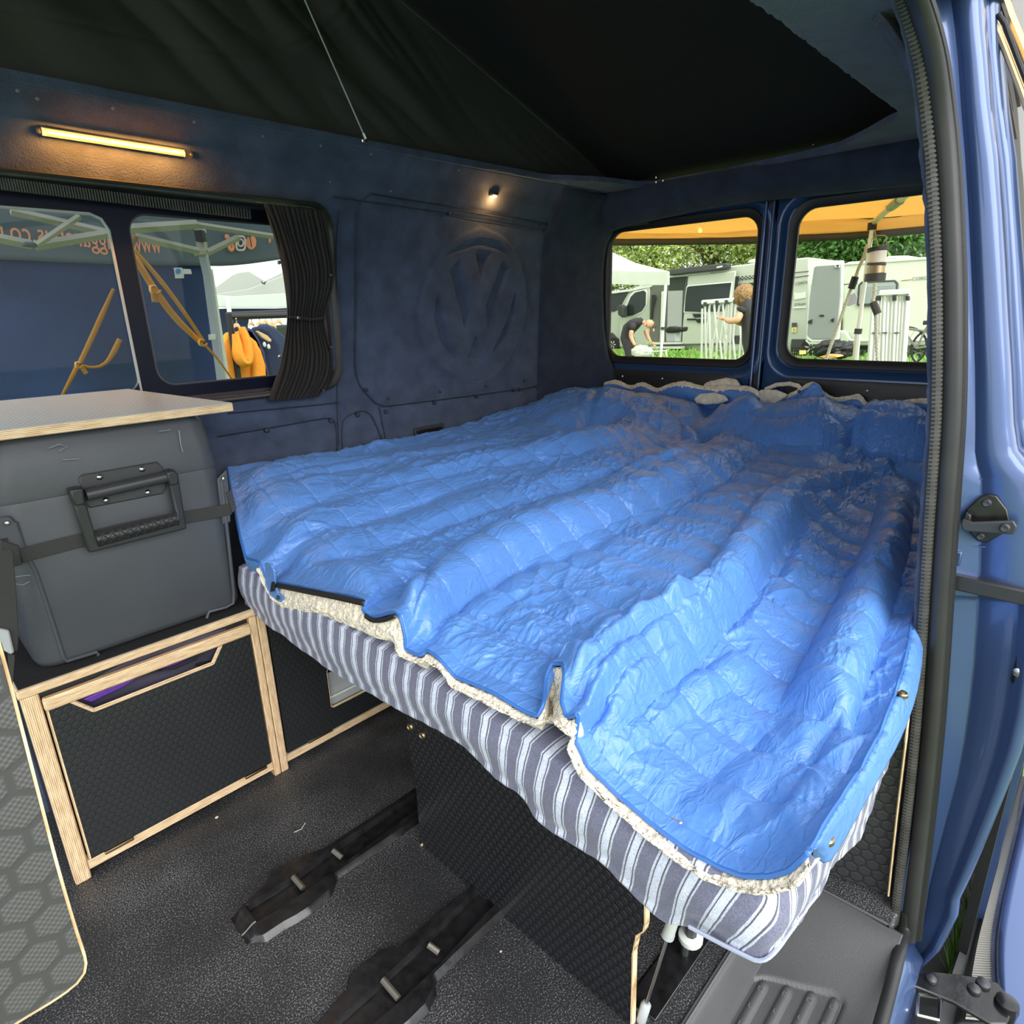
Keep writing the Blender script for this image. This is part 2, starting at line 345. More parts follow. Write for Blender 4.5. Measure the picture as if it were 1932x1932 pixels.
# embossed letters on the tread ribs are worn outlines
# ---- far wall (offside), a carpeted skin with the pressed shapes of its panels
zs=np.linspace(-.02,1.71,320); xs=np.linspace(-1.25,2.30,640)
XX,ZZ=np.meshgrid(xs,zs,indexing='ij'); YY=np.interp(ZZ,WZ,WY)
def wp(l): return [tuple(W(p)[[0,2]]) for p in l]
d=np.zeros_like(XX)
SEAMS=[]
def groove(l,wd=.0045,dp=.004,close=False):
    global d
    SEAMS.append(l); wd*=1.5; dp*=1.6
    a=wp(l); a=a+[a[0]] if close else a
    e,_,_=poly_dist(XX,ZZ,a); d+=dp*np.exp(-(e/wd)**2)
up=[(700,366),(684,376),(676,400),(672,560),(670,690),(674,722),(692,744),(712,765),(722,768),(880,748),(1030,728),(1050,700),(1062,430),(1020,420),(860,392),(700,366)]
groove(up,.005,.006)
pin_=inpoly(XX,ZZ,wp(up)); d+=-.004*pin_
groove([(640,400),(634,470),(640,640),(636,760),(640,840)],.006,.003)
groove([(410,824),(520,806),(612,789),(628,790),(636,806),(638,880)],.005,.005)
groove([(648,880),(645,800),(655,786),(672,777),(688,775),(700,782),(712,806),(728,850)],.005,.005)
groove([(716,768),(722,800),(732,850)],.005,.004)
groove([(430,780),(560,768),(640,760)],.01,.003)
groove([(630,372),(860,405),(1060,440)],.008,.006)
# round emblem pressed into the panel: ring with two stacked letters
cw=W((893,578)); c0=np.array([cw[0],cw[2]]); circ=[(905,428),(957,450),(985,510),(992,565),(982,630),(950,690),(915,718),(880,723),(830,702),(795,655),(785,600),(795,545),(820,490),(855,447)]
cp=smoothline(wp(circ)+[wp(circ)[0]],60); e,_,_=poly_dist(XX,ZZ,cp); ins=inpoly(XX,ZZ,cp); sd_=np.where(ins,e,-e)
emb=sstep(-.004,.008,sd_)*.014
for cell in ([(892,477),(920,477),(901,529)],[(843,509),(860,494),(883,584),(871,617)],[(943,497),(955,506),(916,619),(911,577)],
    [(822,556),(843,635),(853,676),(838,662),(824,640),(815,602),(816,575)],[(967,555),(966,590),(950,634),(922,669),(945,619)],[(892,634),(905,678),(876,676)],
    [(835,483),(862,462),(900,452),(935,458),(948,478),(930,470),(900,463),(866,473)]):
    cc=wp(cell); e,_,_=poly_dist(XX,ZZ,cc+[cc[0]]); i_=inpoly(XX,ZZ,cc); s_=np.where(i_,e,-e); emb=emb*(1-sstep(-.005,.005,s_))
d-=emb
d+=noise2(XX*9,ZZ*9)*.0022+noise2(XX*30+5,ZZ*30)*.0006
d*=sstep(0,.03,1.70-ZZ)
WIN=(-.62,1.115,1.035,1.553)   # side window opening x0,x1,z0,z1
h=.025
inside=(XX>WIN[0])&(XX<WIN[1])&(ZZ>WIN[2])&(ZZ<WIN[3])
cell_in=inside[:-1,:-1]&inside[1:,1:]&inside[:-1,1:]&inside[1:,:-1]
P=np.stack([XX,YY+d,ZZ],-1)
wall_far=gridobj('wall_far',P,M['carpet'],kind='structure',mask=~cell_in,thick=.012,off=1,label='far side wall lined in navy carpet')
struct('trim_3',G().loft([[(x,float(wally(z))+.05,z) for z in (-.1,1.03,1.03,-.1)] for x in (-1.25,2.5)],True),M['paint']) if 0 else None
# outer skin of the far side with the same opening
def skin(x0,x1,z0,z1): return [(x0,1.94,z0),(x1,1.94,z0),(x1,1.94-.02*(z1>1.3)-.1*(z1>1.6),z1),(x0,1.94-.02*(z1>1.3)-.1*(z1>1.6),z1)]
g=G()
for r_ in ((-1.25,2.55,-.25,1.0),(-1.25,WIN[0]-.01,1.0,1.58),(WIN[1]+.02,2.55,1.0,1.58),(-1.25,2.55,1.58,1.75)):
    a=skin(*r_); a[0]=(a[0][0],1.94,a[0][2]); g.prism(a,(0,.01,0))
struct('wall_offside_skin',g,M['paint'])
clips=[(690,735),(730,751),(828,739),(819,760),(899,748),(915,728),(988,718),(969,736),(727,777),(674,783),(624,794),(503,812),(846,403),(1018,425),(980,735)]
for p in clips:
    q=W(p,-.001); s=.0085 if p[1]>600 else .006
    o=obj('carpet_clip',G().lathe(q,[(s,.004),(s,-.002),(s*.8,-.006),(s*.3,-.0075)],12,'y'),M['clip'],wall_far,smooth=True)
for p in [(33,170),(213,203),(366,229),(496,256),(605,274),(70,185),(700,290),(865,320),(737,360),(622,342)]:
    q=W(p,-.002); obj('headlining_pin',G().lathe(q,[(.0045,.003),(.0045,-.001),(.002,-.003)],10,'y'),mat('dull_pin',(.16,.18,.22),.5),wall_far,smooth=True)
# ---- side window
for l in SEAMS:
    obj('panel_seam',G().tube(smoothline([W(p,.0005) for p in l],80,1),.0017,5),M['clip'],wall_far,smooth=True)
win=bpy.data.objects.new('window_1',None); COL.objects.link(win); win.location=(.3,1.87,1.3); win['kind']='structure'
def rrx(x0,x1,z0,z1,r,y,k=6): return [(a,y,b) for a,b in rr((x0+x1)/2,(z0+z1)/2,x1-x0,z1-z0,r,k)]
X0,X1,Z0,Z1=WIN
g=G(); g.loft([rrx(X0-.012,X1+.012,Z0-.012,Z1+.012,.07,1.800),rrx(X0-.006,X1+.006,Z0-.006,Z1+.008,.07,1.79),rrx(X0,X1,Z0,Z1,.065,1.80),rrx(X0+.006,X1-.006,Z0+.004,Z1-.002,.06,1.875),rrx(X0+.03,X1-.03,Z0+.02,Z1-.012,.05,1.88)],True,False)
# follow the leaning wall
g.v=[(x,y+(float(wally(z))-1.815 if y<1.85 else 0),z) for x,y,z in g.v]
obj('window_surround',g,M['rubber2'],win,smooth=True)
def paneframe(x0,x1,z0,z1,px0,px1,pz0,pz1,r,y,t=.016,k=8):
    g=G(); o0=rrx(x0,x1,z0,z1,.002,y,k); i0=rrx(px0,px1,pz0,pz1,r,y,k)
    g.loft([[(a,b+t,c) for a,b,c in o0],o0,i0,[(a,b+t,c) for a,b,c in i0]],True,False); return g
yv=1.878
A=[Y(p,yv) for p in ((0,398),(200,405),(243,745),(240,412),(520,431),(290,730),(560,708))]
zt=(A[1][2]+A[3][2])/2+.0
PA=(-.55,float(A[1][0]),1.075,float(A[1][2])); PB=(float(A[3][0])+.0,1.075,float(A[5][2]),float(A[4][2])+.01)
mid=(PA[1]+PB[0])/2
obj('window_frame',paneframe(X0-.01,mid,Z0-.01,Z1+.01,*PA,.035,yv),M['frit'],win)
obj('window_frame',paneframe(mid,X1+.01,Z0-.01,Z1+.01,*PB,.045,yv),M['frit'],win)
obj('pane',G().box(PA[0]-.01,PA[1]+.01,yv+.006,yv+.010,PA[2]-.01,PA[3]+.01),M['glass'],win)
obj('pane',G().box(PB[0]-.01,PB[1]+.01,yv+.006,yv+.010,PB[2]-.01,PB[3]+.01),M['glass'],win)
obj('pane_seal',G().tube([(a,yv+.002,b) for a,b in rr((PB[0]+PB[1])/2,(PB[2]+PB[3])/2,PB[1]-PB[0],PB[3]-PB[2],.045,8)]+[(PB[1],yv+.002,PB[3]-.045)],.003,6),M['rubber2'],win,smooth=True)
obj('pane_seal',G().tube([(PA[1],yv+.002,PA[2]-.03),(PA[1],yv+.002,PA[3]-.035),(PA[1]-.012,yv+.002,PA[3]-.01),(PA[1]-.035,yv+.002,PA[3]),(-.6,yv+.002,PA[3])],.004,6),M['grey'],win,smooth=True)
# ribbed curtain rail above the panes
lipc=smoothline([W(p,.004) for p in [(-60,312),(0,321),(200,345),(380,368),(520,383),(590,389),(612,397),(622,412)]],80); obj('top_lip',G().tube(lipc,.005,8),mat('grey_green_edge_highlight',(.16,.19,.17),.35),win,smooth=True)  # the lip's reflected highlight is put into its paler grey-green colour
rail=G(); rail.tube([W((-40,318),.01),W((250,350),.01),W((480,378),.01)],.007,8)
for i in range(90):
    a=W((-10+i*5.4,345+i*.66),-.01); rail.box(a[0]-.0016,a[0]+.0016,a[1]-.004,a[1]+.006,a[2]-.012,a[2]+.012)
rl=obj('curtain_rail',rail,M['rubberg'],smooth=True); tag(rl,'ribbed dark curtain rail along the top of the side window','rail')
# ---- curtain
nL=[(498,383),(512,430),(530,480),(542,540),(547,600),(541,645),(530,690),(518,725),(507,757)]
nR=[(612,398),(618,440),(624,480),(629,520),(627,550),(613,600),(622,640),(630,670),(622,715),(600,748)]
nr,ncol=90,260
Lp=smoothline([W(p,.03)[[0,2]] for p in nL],nr); Rp=smoothline([W(p,.03)[[0,2]] for p in nR],nr)
t=np.linspace(0,1,ncol)[None,:]; v=np.linspace(0,1,nr)[:,None]
XX=Lp[:,0:1]*(1-t)+Rp[:,0:1]*t; ZZ=Lp[:,1:2]*(1-t)+Rp[:,1:2]*t
waist=np.exp(-((v-.60)/.16)**2)
ph=t*2*np.pi*13+1.3*noise2(t*5+v*1.2,v*3+0*t)*4
amp=.010*(1-.55*waist)*(.55+.45*sstep(0,.1,v))*(1+.5*noise2(t*9+0*v,v*2))
YY=wally(ZZ)-.028+amp*np.sin(ph)+.012*waist
cu=gridobj('curtain',np.stack([XX+.003*np.cos(ph)*(1-waist),YY,ZZ],-1),M['curt'],thick=.0015,off=0); 
root=thing('window_curtain',W((560,600)),'black gathered curtain tied at its waist beside the side window','curtain')
cu.name='drape'; cu.parent=root; cu.matrix_parent_inverse=pinv(root)
bt=[W((546,598),.045),W((565,600),.052),W((590,603),.05),W((614,600),.04)]
obj('tie_band',G().tube(bt,.006,8,flat=.5),M['curt'],root,smooth=True)
for p in [(527,495),(564,600),(529,673),(624,519),(625,655),(610,736)]:
    q=W(p,.056 if p==(564,600) else .045); obj('snap_stud',G().lathe(q,[(.0055,.004),(.0055,0),(.004,-.003),(.0015,-.003)],12,'y'),M['steel'],root,smooth=True)
# ---- lamps
st=thing('strip_light',W((212,268)),'glowing amber LED strip light along the headlining','lamp')
a=W((78,247),.012); b=W((348,289),.012); M['warm']=mat('amber_diffuser',(1,.6,.2),.4,emit=((1,.30,.02),.62)); M['led']=mat('amber_led',(1,.8,.4),.4,emit=((1,.72,.22),.95))
obj('housing',G().tube([a,b],.0085,8,flat=.6,up=(0,-1,0)),M['grey'],st,smooth=True)
obj('diffuser',G().tube([a+(b-a)*.03+np.array([0,-.004,-.001]),a+(b-a)*.985+np.array([0,-.004,-.001])],.0068,8),M['warm'],st,smooth=True)
for i in range(14):
    q=a+(b-a)*(.06+.066*i)+np.array([0,-.0085,-.001]); obj('led',G().ball(q,(.0048,.0025,.0032),8,5),M['led'],st,smooth=True)
for q,s in ((a-(b-a)*.015,.006),(b+(b-a)*.06,.006)): obj('end_screw',G().lathe(q,[(s,.004),(s,-.001),(s*.4,-.003)],10,'y'),M['boxd'],st)
ld=bpy.data.lights.new('strip_light_glow','AREA'); ld.shape='RECTANGLE'; ld.size=.28; ld.size_y=.012; ld.energy=1.0; ld.color=(1,.36,.05)
lo=bpy.data.objects.new('strip_light_glow',ld); COL.objects.link(lo); lo.parent=st; lo.location=Vector((a+b)/2+np.array([0,-.02,-.004]))-st.location; lo.rotation_euler=(math.radians(50),0,0)
sp=thing('spot_light',W((930,373)),'small round warm reading light in the headlining','lamp')
q=W((930,368),.000)
obj('bezel',G().lathe(q,[(.020,.004),(.020,-.002),(.016,-.005),(.014,-.002)],20,'z'),M['boxd'],sp,smooth=True)
obj('lens',G().ball(q+np.array([0,0,-.003]),(.015,.015,.006),14,6),mat('spot_lens',(1,.8,.5),.3,emit=((1,.6,.22),4.)),sp,smooth=True)
ld=bpy.data.lights.new('spot_glow','POINT'); ld.energy=.3; ld.color=(1,.5,.15); ld.shadow_soft_size=.01
lo=bpy.data.objects.new('spot_glow',ld); COL.objects.link(lo); lo.parent=sp; lo.location=Vector(q+np.array([0,-.012,-.022]))-sp.location
# ---- ceiling plate around the roof opening
op=[Z(p,1.71)[:2] for p in [(1074,340),(1140,343),(1200,351),(1232,352),(1290,343),(1348,331),(1567,286),(1630,257),(1685,225),(1700,226)]]
ye=float(op[0][1])+.0; near=.545
poly=[np.array([-1.15,near]),np.array([-1.15,1.70])]+[np.array([1.95,1.695])]+op+[np.array([1.98,near])]
poly=smoothline(poly+[poly[0]],260,1)[:-1]
def polar(P,c,n):
    P=np.asarray(P); o=[]
    for a in np.linspace(0,2*np.pi,n,endpoint=False):
        dx,dy=math.cos(a),math.sin(a); best=None
        for i in range(len(P)):
            p,q=P[i],P[(i+1)%len(P)]; ex,ey=q[0]-p[0],q[1]-p[1]; D=dx*(-ey)+dy*ex
            if abs(D)<1e-12: continue
            rx,ry=p[0]-c[0],p[1]-c[1]; tt=(-ey*rx+ex*ry)/D; s=(dx*ry-dy*rx)/D
            if tt>0 and -1e-9<=s<=1+1e-9 and (best is None or tt<best): best=tt
        o.append((c[0]+dx*best,c[1]+dy*best))
    return o
cc=(1.2,1.12); nA=360
IN=polar(poly,cc,nA); OUT=polar([(-1.3,.26),(2.47,.26),(2.47,1.76),(-1.3,1.76)],cc,nA)
jit=rng.normal(0,.0012,nA)
g=G(); g.loft([[(x,y,1.735) for x,y in OUT],[(x,y,1.712) for x,y in OUT],[(x*.96+a*.04,y*.96+b*.04,1.708) for (x,y),(a,b) in zip(IN,OUT)],[(x,y,1.712+j) for (x,y),j in zip(IN,jit)],[(x+(x-cc[0])*.002,y+(y-cc[1])*.003,1.728) for x,y in IN],[(x,y,1.742) for x,y in OUT]],True,False)
struct('ceiling',g,M['carpet'],smooth=True)
# sliding-door head rail (near side) under the ceiling edge
# ---- raised roof: hinged at the rear, canvas sides
def zr(x): return 1.738+max(0,1)*(2.50-x)*.33
g=G(); g.loft([[(x,y,zr(x)+.02*math.sin(math.pi*(y-.2)/1.6)*sstep(0,.6,2.5-x)) for y in np.linspace(.30,1.80,14)] for x in np.linspace(-1.3,2.56,24)],False)
n0=len(g.v); 
roof=struct('roof',g,M['roofin'],smooth=True); so_=roof.modifiers.new('t','SOLIDIFY'); so_.thickness=.03; so_.offset=1
xs=np.linspace(-1.3,2.44,420); ts=np.linspace(0,1,110); XX,TT=np.meshgrid(xs,ts,indexing='ij'); ZZ=1.715+(zr(XX)-1.715)*TT
fold=(noise2(XX*4+TT*2.2,TT*1.2+3)*.05+np.abs(noise2(XX*6+TT*4,TT*1.5+9))*.05)*np.sin(np.pi*np.clip(TT,0,1))**.6
fold*=sstep(-.2,.3,1.5-XX)*.8+.12
seam=[Y(p,1.72) for p in [(-60,5),(0,18),(120,45),(300,80),(400,104),(470,108),(540,95),(600,68),(640,30),(655,-20)]]
e,_,_=poly_dist(XX,ZZ,[(s[0],s[2]) for s in seam]); YY=1.725-fold+.006*np.exp(-(e/.006)**2)-.01*np.exp(-(e/.03)**2)
cv=gridobj('wall_canvas_far',np.stack([XX,YY,ZZ],-1),M['canvas'],thick=.002,kind='structure',label='black wrinkled canvas side of the raised roof')
YY2=.47+fold*.5
gridobj('wall_canvas_near',np.stack([XX,YY2,ZZ],-1),M['canvas'],thick=.002,kind='structure')
# cord
a=Y((575,0),1.66); b=Y((690,262),1.66); a2=b+(a-b)*1.25
cordt=thing('elastic_cord',b,'thin grey elastic cord with metal ends strung from headlining up the canvas','cord')
obj('cord',G().tube([b,a2],.0022,6),M['grey'],cordt,smooth=True)
obj('ferrule',G().tube([b,b+(a-b)*.045],.0045,8),M['steel'],cordt,smooth=True); obj('hook_plate',G().lathe(b+np.array([0,.01,-.006]),[(.010,.004),(.010,-.002),(.004,-.005)],12,'z'),M['steel'],cordt,smooth=True)
# hinge screws
for c_,lab in ((1243,'left cluster'),(1541,'right cluster')):
    for dx,dy,wh in ((-5,-6,'upper'),(-5,3,'lower'),(8,0,'right hand')):
        s_=1 if c_==1243 else 1.35
        p=(c_+dx*s_,(342 if c_==1243 else 283)+dy*s_); q=Z(p,1.745); q=X(p,2.36)
        o=obj('hinge_screw',G().lathe(q,[(.0045*s_,.004),(.0045*s_,-.001),(.0025,-.003)],8,'z'),M['steel'],smooth=True); tag(o,wh+' bright screw head in the '+lab+' of three above the rear doors','screw','hinge screws, '+lab)
# ---- rear: header, corner trim, doors
lip=[(1116,560),(1118,500),(1124,462),(1149,431),(1206,415),(1277,399),(1356,382),(1460,368),(1744,340),(1850,328)]
LP=smoothline([X(p,2.45) for p in lip],90,2)
top=np.array([[2.455,q[1],1.712] for q in LP]); 
g=G(); L=[]
for k in range(90):
    q=LP[k]; cor=np.array([2.16,1.80,min(1.70,q[2]+.0)]); 
    f=sstep(.0,.35,k/89*1.0) if 0 else None
hdr=LP[6:]; tp=np.array([[2.40,q[1]+.0,1.71] for q in hdr])
rows=[]
for s in np.linspace(0,1,14):
    r_=tp*(1-s)+hdr*s; r_[:,0]-=.035*math.sin(math.pi*s)*(1) ; rows.append(r_)
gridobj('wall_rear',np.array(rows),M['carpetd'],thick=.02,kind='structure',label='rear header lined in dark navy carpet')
struct('trim_4',G().tube(LP[12:],.009,8),mat('grey_green_lip_sheen',(.10,.125,.125),.3,spec=.7),smooth=True)  # sky reflecting on the header's fabric edge, painted as a lighter tube
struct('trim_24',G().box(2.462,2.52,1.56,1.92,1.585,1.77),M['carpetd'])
# corner pillar trim
zz_=np.linspace(.45,1.70,60); cols=[]
def lipy(z): 
    q=[X(p,2.46) for p in [(1164,724),(1143,670),(1135,620),(1132,560),(1133,500),(1138,462),(1153,431)]]; return float(np.interp(z,[a[2] for a in q],[a[1] for a in q])) if z<q[-1][2] else float(q[-1][1])
for s in np.linspace(0,1,16):
    c=[]
    for z in zz_:
        A_=np.array([2.10,float(wally(z))-.0,z]); B_=np.array([2.47,lipy(z)+.0,z]); m_=np.array([2.33,float(wally(z))-.03,z])
        c.append(A_*(1-s)**2+m_*2*s*(1-s)+B_*s*s)
    cols.append(c)
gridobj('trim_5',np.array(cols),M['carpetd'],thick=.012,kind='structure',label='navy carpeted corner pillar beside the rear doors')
def rdoor(nm,y0,y1,wy0,wy1,wz0,wz1):
    dr=bpy.data.objects.new(nm,None); COL.objects.link(dr); dr.location=(2.5,(y0+y1)/2,.6); dr['kind']='structure'
    def L(a0,a1,b0,b1,r,x): return [(x,p,q) for p,q in rr((a0+a1)/2,(b0+b1)/2,a1-a0,b1-b0,r,7)]
    g=G(); g.loft([L(y0,y1,.0,1.66,.02,2.56),L(y0,y1,.0,1.66,.02,2.49),L(y0+.008,y1-.008,.01,1.65,.03,2.478),L(wy0-.075,wy1+.075,wz0-.085,wz1+.06,.10,2.478),
        L(wy0-.062,wy1+.062,wz0-.072,wz1+.052,.095,2.468),L(wy0-.050,wy1+.050,wz0-.060,wz1+.045,.09,2.470),L(wy0-.042,wy1+.042,wz0-.040,wz1+.038,.085,2.490),L(wy0-.030,wy1+.030,wz0-.030,wz1+.03,.08,2.494),L(wy0-.025,wy1+.025,wz0-.025,wz1+.025,.08,2.53),L(y0,y1,.0,1.66,.02,2.56)],True,False)
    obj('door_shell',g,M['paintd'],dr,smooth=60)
    g=G(); g.loft([L(wy0-.034,wy1+.034,wz0-.034,wz1+.034,.082,2.498),L(wy0-.028,wy1+.028,wz0-.028,wz1+.028,.08,2.487),L(wy0-.010,wy1+.010,wz0-.010,wz1+.010,.066,2.490),L(wy0,wy1,wz0,wz1,.06,2.500),L(wy0,wy1,wz0,wz1,.06,2.512)],True,False)
    obj('window_seal',g,M['rubber'],dr,smooth=True)
    obj('pane',G().prism([(2.504,p,q) for p,q in rr((wy0+wy1)/2,(wz0+wz1)/2,wy1-wy0+.01,wz1-wz0+.01,.062,7)],(.004,0,0)),M['glassc'],dr)
    g=G(); g.loft([L(y0+.08,y1-.10,.4,.985,.03,2.476),L(y0+.08,y1-.10,.4,.985,.03,2.464),L(y0+.09,y1-.11,.41,.975,.025,2.460)],True,True)
    obj('door_panel',g,M['darkp'],dr,smooth=30)
    for yy in (y0+.16,(y0+y1)/2,y1-.18): obj('panel_screw',G().lathe((2.459,yy,.955),[(.006,.003),(.006,-.001),(.002,-.003)],10,'x'),M['steel'],dr)
    return dr
q=[X(p,2.50) for p in [(1152,560),(1417,560),(1300,432),(1300,677),(1493,560),(1650,680)]]
wz0,wz1=float(X((1300,676),2.5)[2]),float(X((1360,415),2.5)[2])
rdoor('door_1',1.068,1.84,float(X((1419,560),2.5)[1]),float(X((1151,560),2.5)[1]),wz0,wz1)
rdoor('door_2',.25,1.030,.355,float(X((1493,560),2.5)[1]),float(X((1620,680),2.5)[2]),float(X((1620,382),2.5)[2]))
struct('trim_6',G().box(2.475,2.52,1.032,1.066,.0,1.66),M['rubber'],bevel=.004)
struct('trim_7',G().tube([(2.468,1.062,.5),(2.468,1.062,1.62)],.006,8),M['paint'],smooth=True)
struct('trim_8',G().tube([(2.468,1.030,.5),(2.468,1.034,1.62)],.006,8),M['paintd'],smooth=True)
# socket plate on the far wall
sk=thing('socket_plate',W((810,805)),'black socket plate with chrome rim on the carpeted wall above the duvet','socket')
a=W((781,803),.004);b=W((836,798),.004); c_=W((836,820),.004)
obj('plate',G().box(a[0],b[0],a[1]-.004,a[1]+.01,c_[2]-.02,b[2]),M['boxd'],sk,bevel=.002)
obj('slot',G().box(a[0]+.012,b[0]-.012,a[1]-.007,a[1],b[2]-.026,b[2]-.010),M['gloss'],sk,bevel=.001)
obj('socket_screw',G().lathe((a[0]+.006,a[1]-.004,b[2]-.012),[(.003,.002),(.003,-.002)],8,'y'),M['steel'],sk)
# ================= NEAR SIDE: pillar, seals, jamb, sliding door =================
NZ=[-.1,.02,.44,.642,.76,1.07,1.414,1.60,1.70]; NY=[.135,.14,.17,.188,.20,.239,.299,.345,.42]
def neary(z): return float(np.interp(z,NZ,NY))
zz_=np.linspace(-.03,1.70,50); P=np.array([[(x,neary(z)+.003,z) for z in zz_] for x in np.linspace(1.335,2.47,30)])
gridobj('wall_near',P,M['carpet'],thick=.015,kind='structure',label='near side wall behind the sliding door opening')
# seal path: photo pixel of the line and the x of the plane it runs in
base=[(1684,1770,1.30),(1693,1690,1.30),(1704,1600,1.30),(1726,1400,1.30),(1740,1200,1.30),(1748,1060,1.30),(1759,900,1.30),(1768,770,1.30),(1769,560,1.30),(1763,400,1.30),(1756,290,1.295),(1746,200,1.28),(1734,110,1.25),(1716,40,1.21),(1694,-25,1.16),(1650,-120,1.05),(1560,-240,.85),(1400,-400,.60)]
def path(off,offx=0,n=150,pts=base): return smoothline([X((p[0]+off+o2,p[1]),p[2]+offx) for p,o2 in ((q[:3],(q[3] if len(q)>3 else 0)) for q in pts)],n,2)
C1=path(0); 
g=G(); g.tube(C1,.0095,8)
obj_=struct('trim_9',g,M['rubberg'],smooth=True,label='worn ribbed grey rubber seal round the sliding door opening')
g=G(); rp=resample(C1,330)
for i in range(1,329):
    t=Vector(rp[i+1]-rp[i-1]).normalized(); u=t.orthogonal().normalized(); 
    P_=Vector(rp[i]); u=(Vector((0,0,CAMH))-P_); u=(u-t*u.dot(t)).normalized(); b_=t.cross(u)
    o=P_+u*.0065
    g.loft([[o+b_*a*.0092+u*h_+t*k for a,h_ in ((-1,-.003),(-.8,.003),(0,.0052),(.8,.003),(1,-.003))] for k in (-.0016,.0016)],True,True)
o=obj('seal_ribs',g,M['rubberg'],obj_,smooth=True); o['kind']='stuff'
C2=path(29,.004); struct('trim_10',G().tube(C2,.0150,12,flat=.8),M['rubber2'],smooth=True,label='smooth black hollow rubber door seal')
C3=path(-12,.004); C3=C3[C3[:,2]>.60]
fz=C3+rng.normal(0,.0008,C3.shape); struct('trim_11',G().tube(fz,.0055,8),M['carpet'],smooth=True,label='carpet edge tucked behind the door seal')
struct('trim_12',G().tube(path(46,.012),.009,8),M['rubber'],smooth=True)
# blue door jamb: horizontal profile swept up the pillar. rows by photo height
rws=[(-60,1755,1848,0),(0,1770,1851,0),(60,1780,1854,0),(120,1786,1860,0),(200,1790,1867,0),(300,1796,1880,0),(400,1801,1888,0),(500,1805,1894,0),(600,1809,1899,0),(700,1811,1905,0),(800,1810,1909,0),(850,1806,1916,0),(875,1803,1934,0),(900,1800,1965,0),(960,1795,1975,0),(1060,1792,1975,0),(1118,1790,1975,0),(1122,1790,1972,1),(1170,1789,1968,1),(1250,1786,1958,1),(1330,1779,1945,1),(1398,1772,1928,1),(1470,1764,1901,1),(1530,1752,1877,1),(1588,1740,1853,1),(1640,1731,1830,1),(1677,1726,1812,1),(1707,1722,1809,1),(1740,1717,1793,1),(1772,1712,1776,1),(1805,1707,1743,1),(1832,1703,1711,1)]
RW=[]
for a,b_ in zip(rws[:-1],rws[1:]):
    for k in range(4): RW.append(tuple(a[i]+(b_[i]-a[i])*k/4 for i in range(3))+(a[3],))
loops=[]
for py_,a,b_,lo in RW:
    A3=X((a,py_),1.345); B3=X((b_,py_),1.375); w_=A3[1]-B3[1]; ya=A3[1]
    if lo: prof=[(1.30,.015),(1.318,.004),(1.345,0),(1.352,-.28*w_),(1.360,-.32*w_),(1.352,-.36*w_),(1.358,-.70*w_),(1.352,-.80*w_),(1.340,-.87*w_),(1.334,-.93*w_),(1.345,-1.0*w_),(1.365,-.99*w_),(1.37,-.90*w_)]
    else: prof=[(1.30,.015),(1.318,.004),(1.345,0),(1.347,-.30*w_),(1.352,-.335*w_),(1.347,-.37*w_),(1.345,-.70*w_),(1.347,-.88*w_),(1.354,-.96*w_),(1.375,-1.0*w_),(1.40,-1.0*w_),(1.44,-1.0*w_),(1.50,-1.0*w_)]
    loops.append([(x,ya+dy,A3[2]+(B3[2]-A3[2])*(-dy/w_ if w_ else 0)) for x,dy in prof])
jb=gridobj('trim_13',np.array(loops),M['paint'],thick=.004,kind='structure',label='blue painted door jamb behind the sliding door opening')
# dark seam shelf between upper and lower jamb
a=X((1786,1125),1.34); b=X((1932,1135),1.34)
struct('trim_14',G().box(1.325,1.42,b[1]-.02,a[1]-.005,.755-.016,.757+.010),M['rubber2'],bevel=.003)
# raised block (lower jamb pocket)
q=X((1875,1190),1.33)
# outer side skin behind the open door
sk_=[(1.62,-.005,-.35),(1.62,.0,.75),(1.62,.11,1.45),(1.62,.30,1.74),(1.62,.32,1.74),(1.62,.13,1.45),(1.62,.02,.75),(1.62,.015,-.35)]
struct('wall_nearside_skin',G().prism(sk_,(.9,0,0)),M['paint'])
struct('trim_23',G().prism([(1.50,y+.012,z) for x,y,z in sk_],(.119,0,0)),M['rubber'])  # black strip added over the blue skin as the shade of the door gap
# striker latch
sl=thing('door_latch_striker',X((1865,972),1.34),'worn black steel latch striker bolted to the blue door jamb','latch')
def jp(px,py,x=1.338): return X((px,py),x)
pl=[jp(1818,975),jp(1822,962),jp(1848,938),jp(1862,932),(jp(1880,936)),jp(1900,962),jp(1905,985),jp(1888,1010),jp(1862,1024),jp(1845,1022),jp(1830,1005)]
obj('plate',G().prism(pl,(.006,0,0)),M['gloss'],sl,bevel=.002)
pl=[jp(1812,990,1.312),jp(1816,980,1.312),jp(1835,986,1.31),jp(1912,983,1.31),jp(1919,995,1.31),jp(1912,1009,1.31),jp(1835,1004,1.31),jp(1818,1002,1.312)]
obj('striker_bar',G().prism(pl,(.008,0,0)),M['boxd'],sl,bevel=.002)
obj('loop_side',G().prism([jp(1812,988,1.318),jp(1822,968,1.318),jp(1832,972,1.318),jp(1830,998,1.318)],(.025,0,0)),M['gloss'],sl,bevel=.002)
for p,x_,r_ in (((1862,949),1.336,.0075),((1850,1012),1.336,.0065),((1896,996),1.308,.008)):
    obj('bolt',G().lathe(jp(*p,x_),[(r_,.004),(r_,-.002),(r_*.7,-.005),(r_*.25,-.004)],12,'x'),M['boxd'],sl,smooth=True)
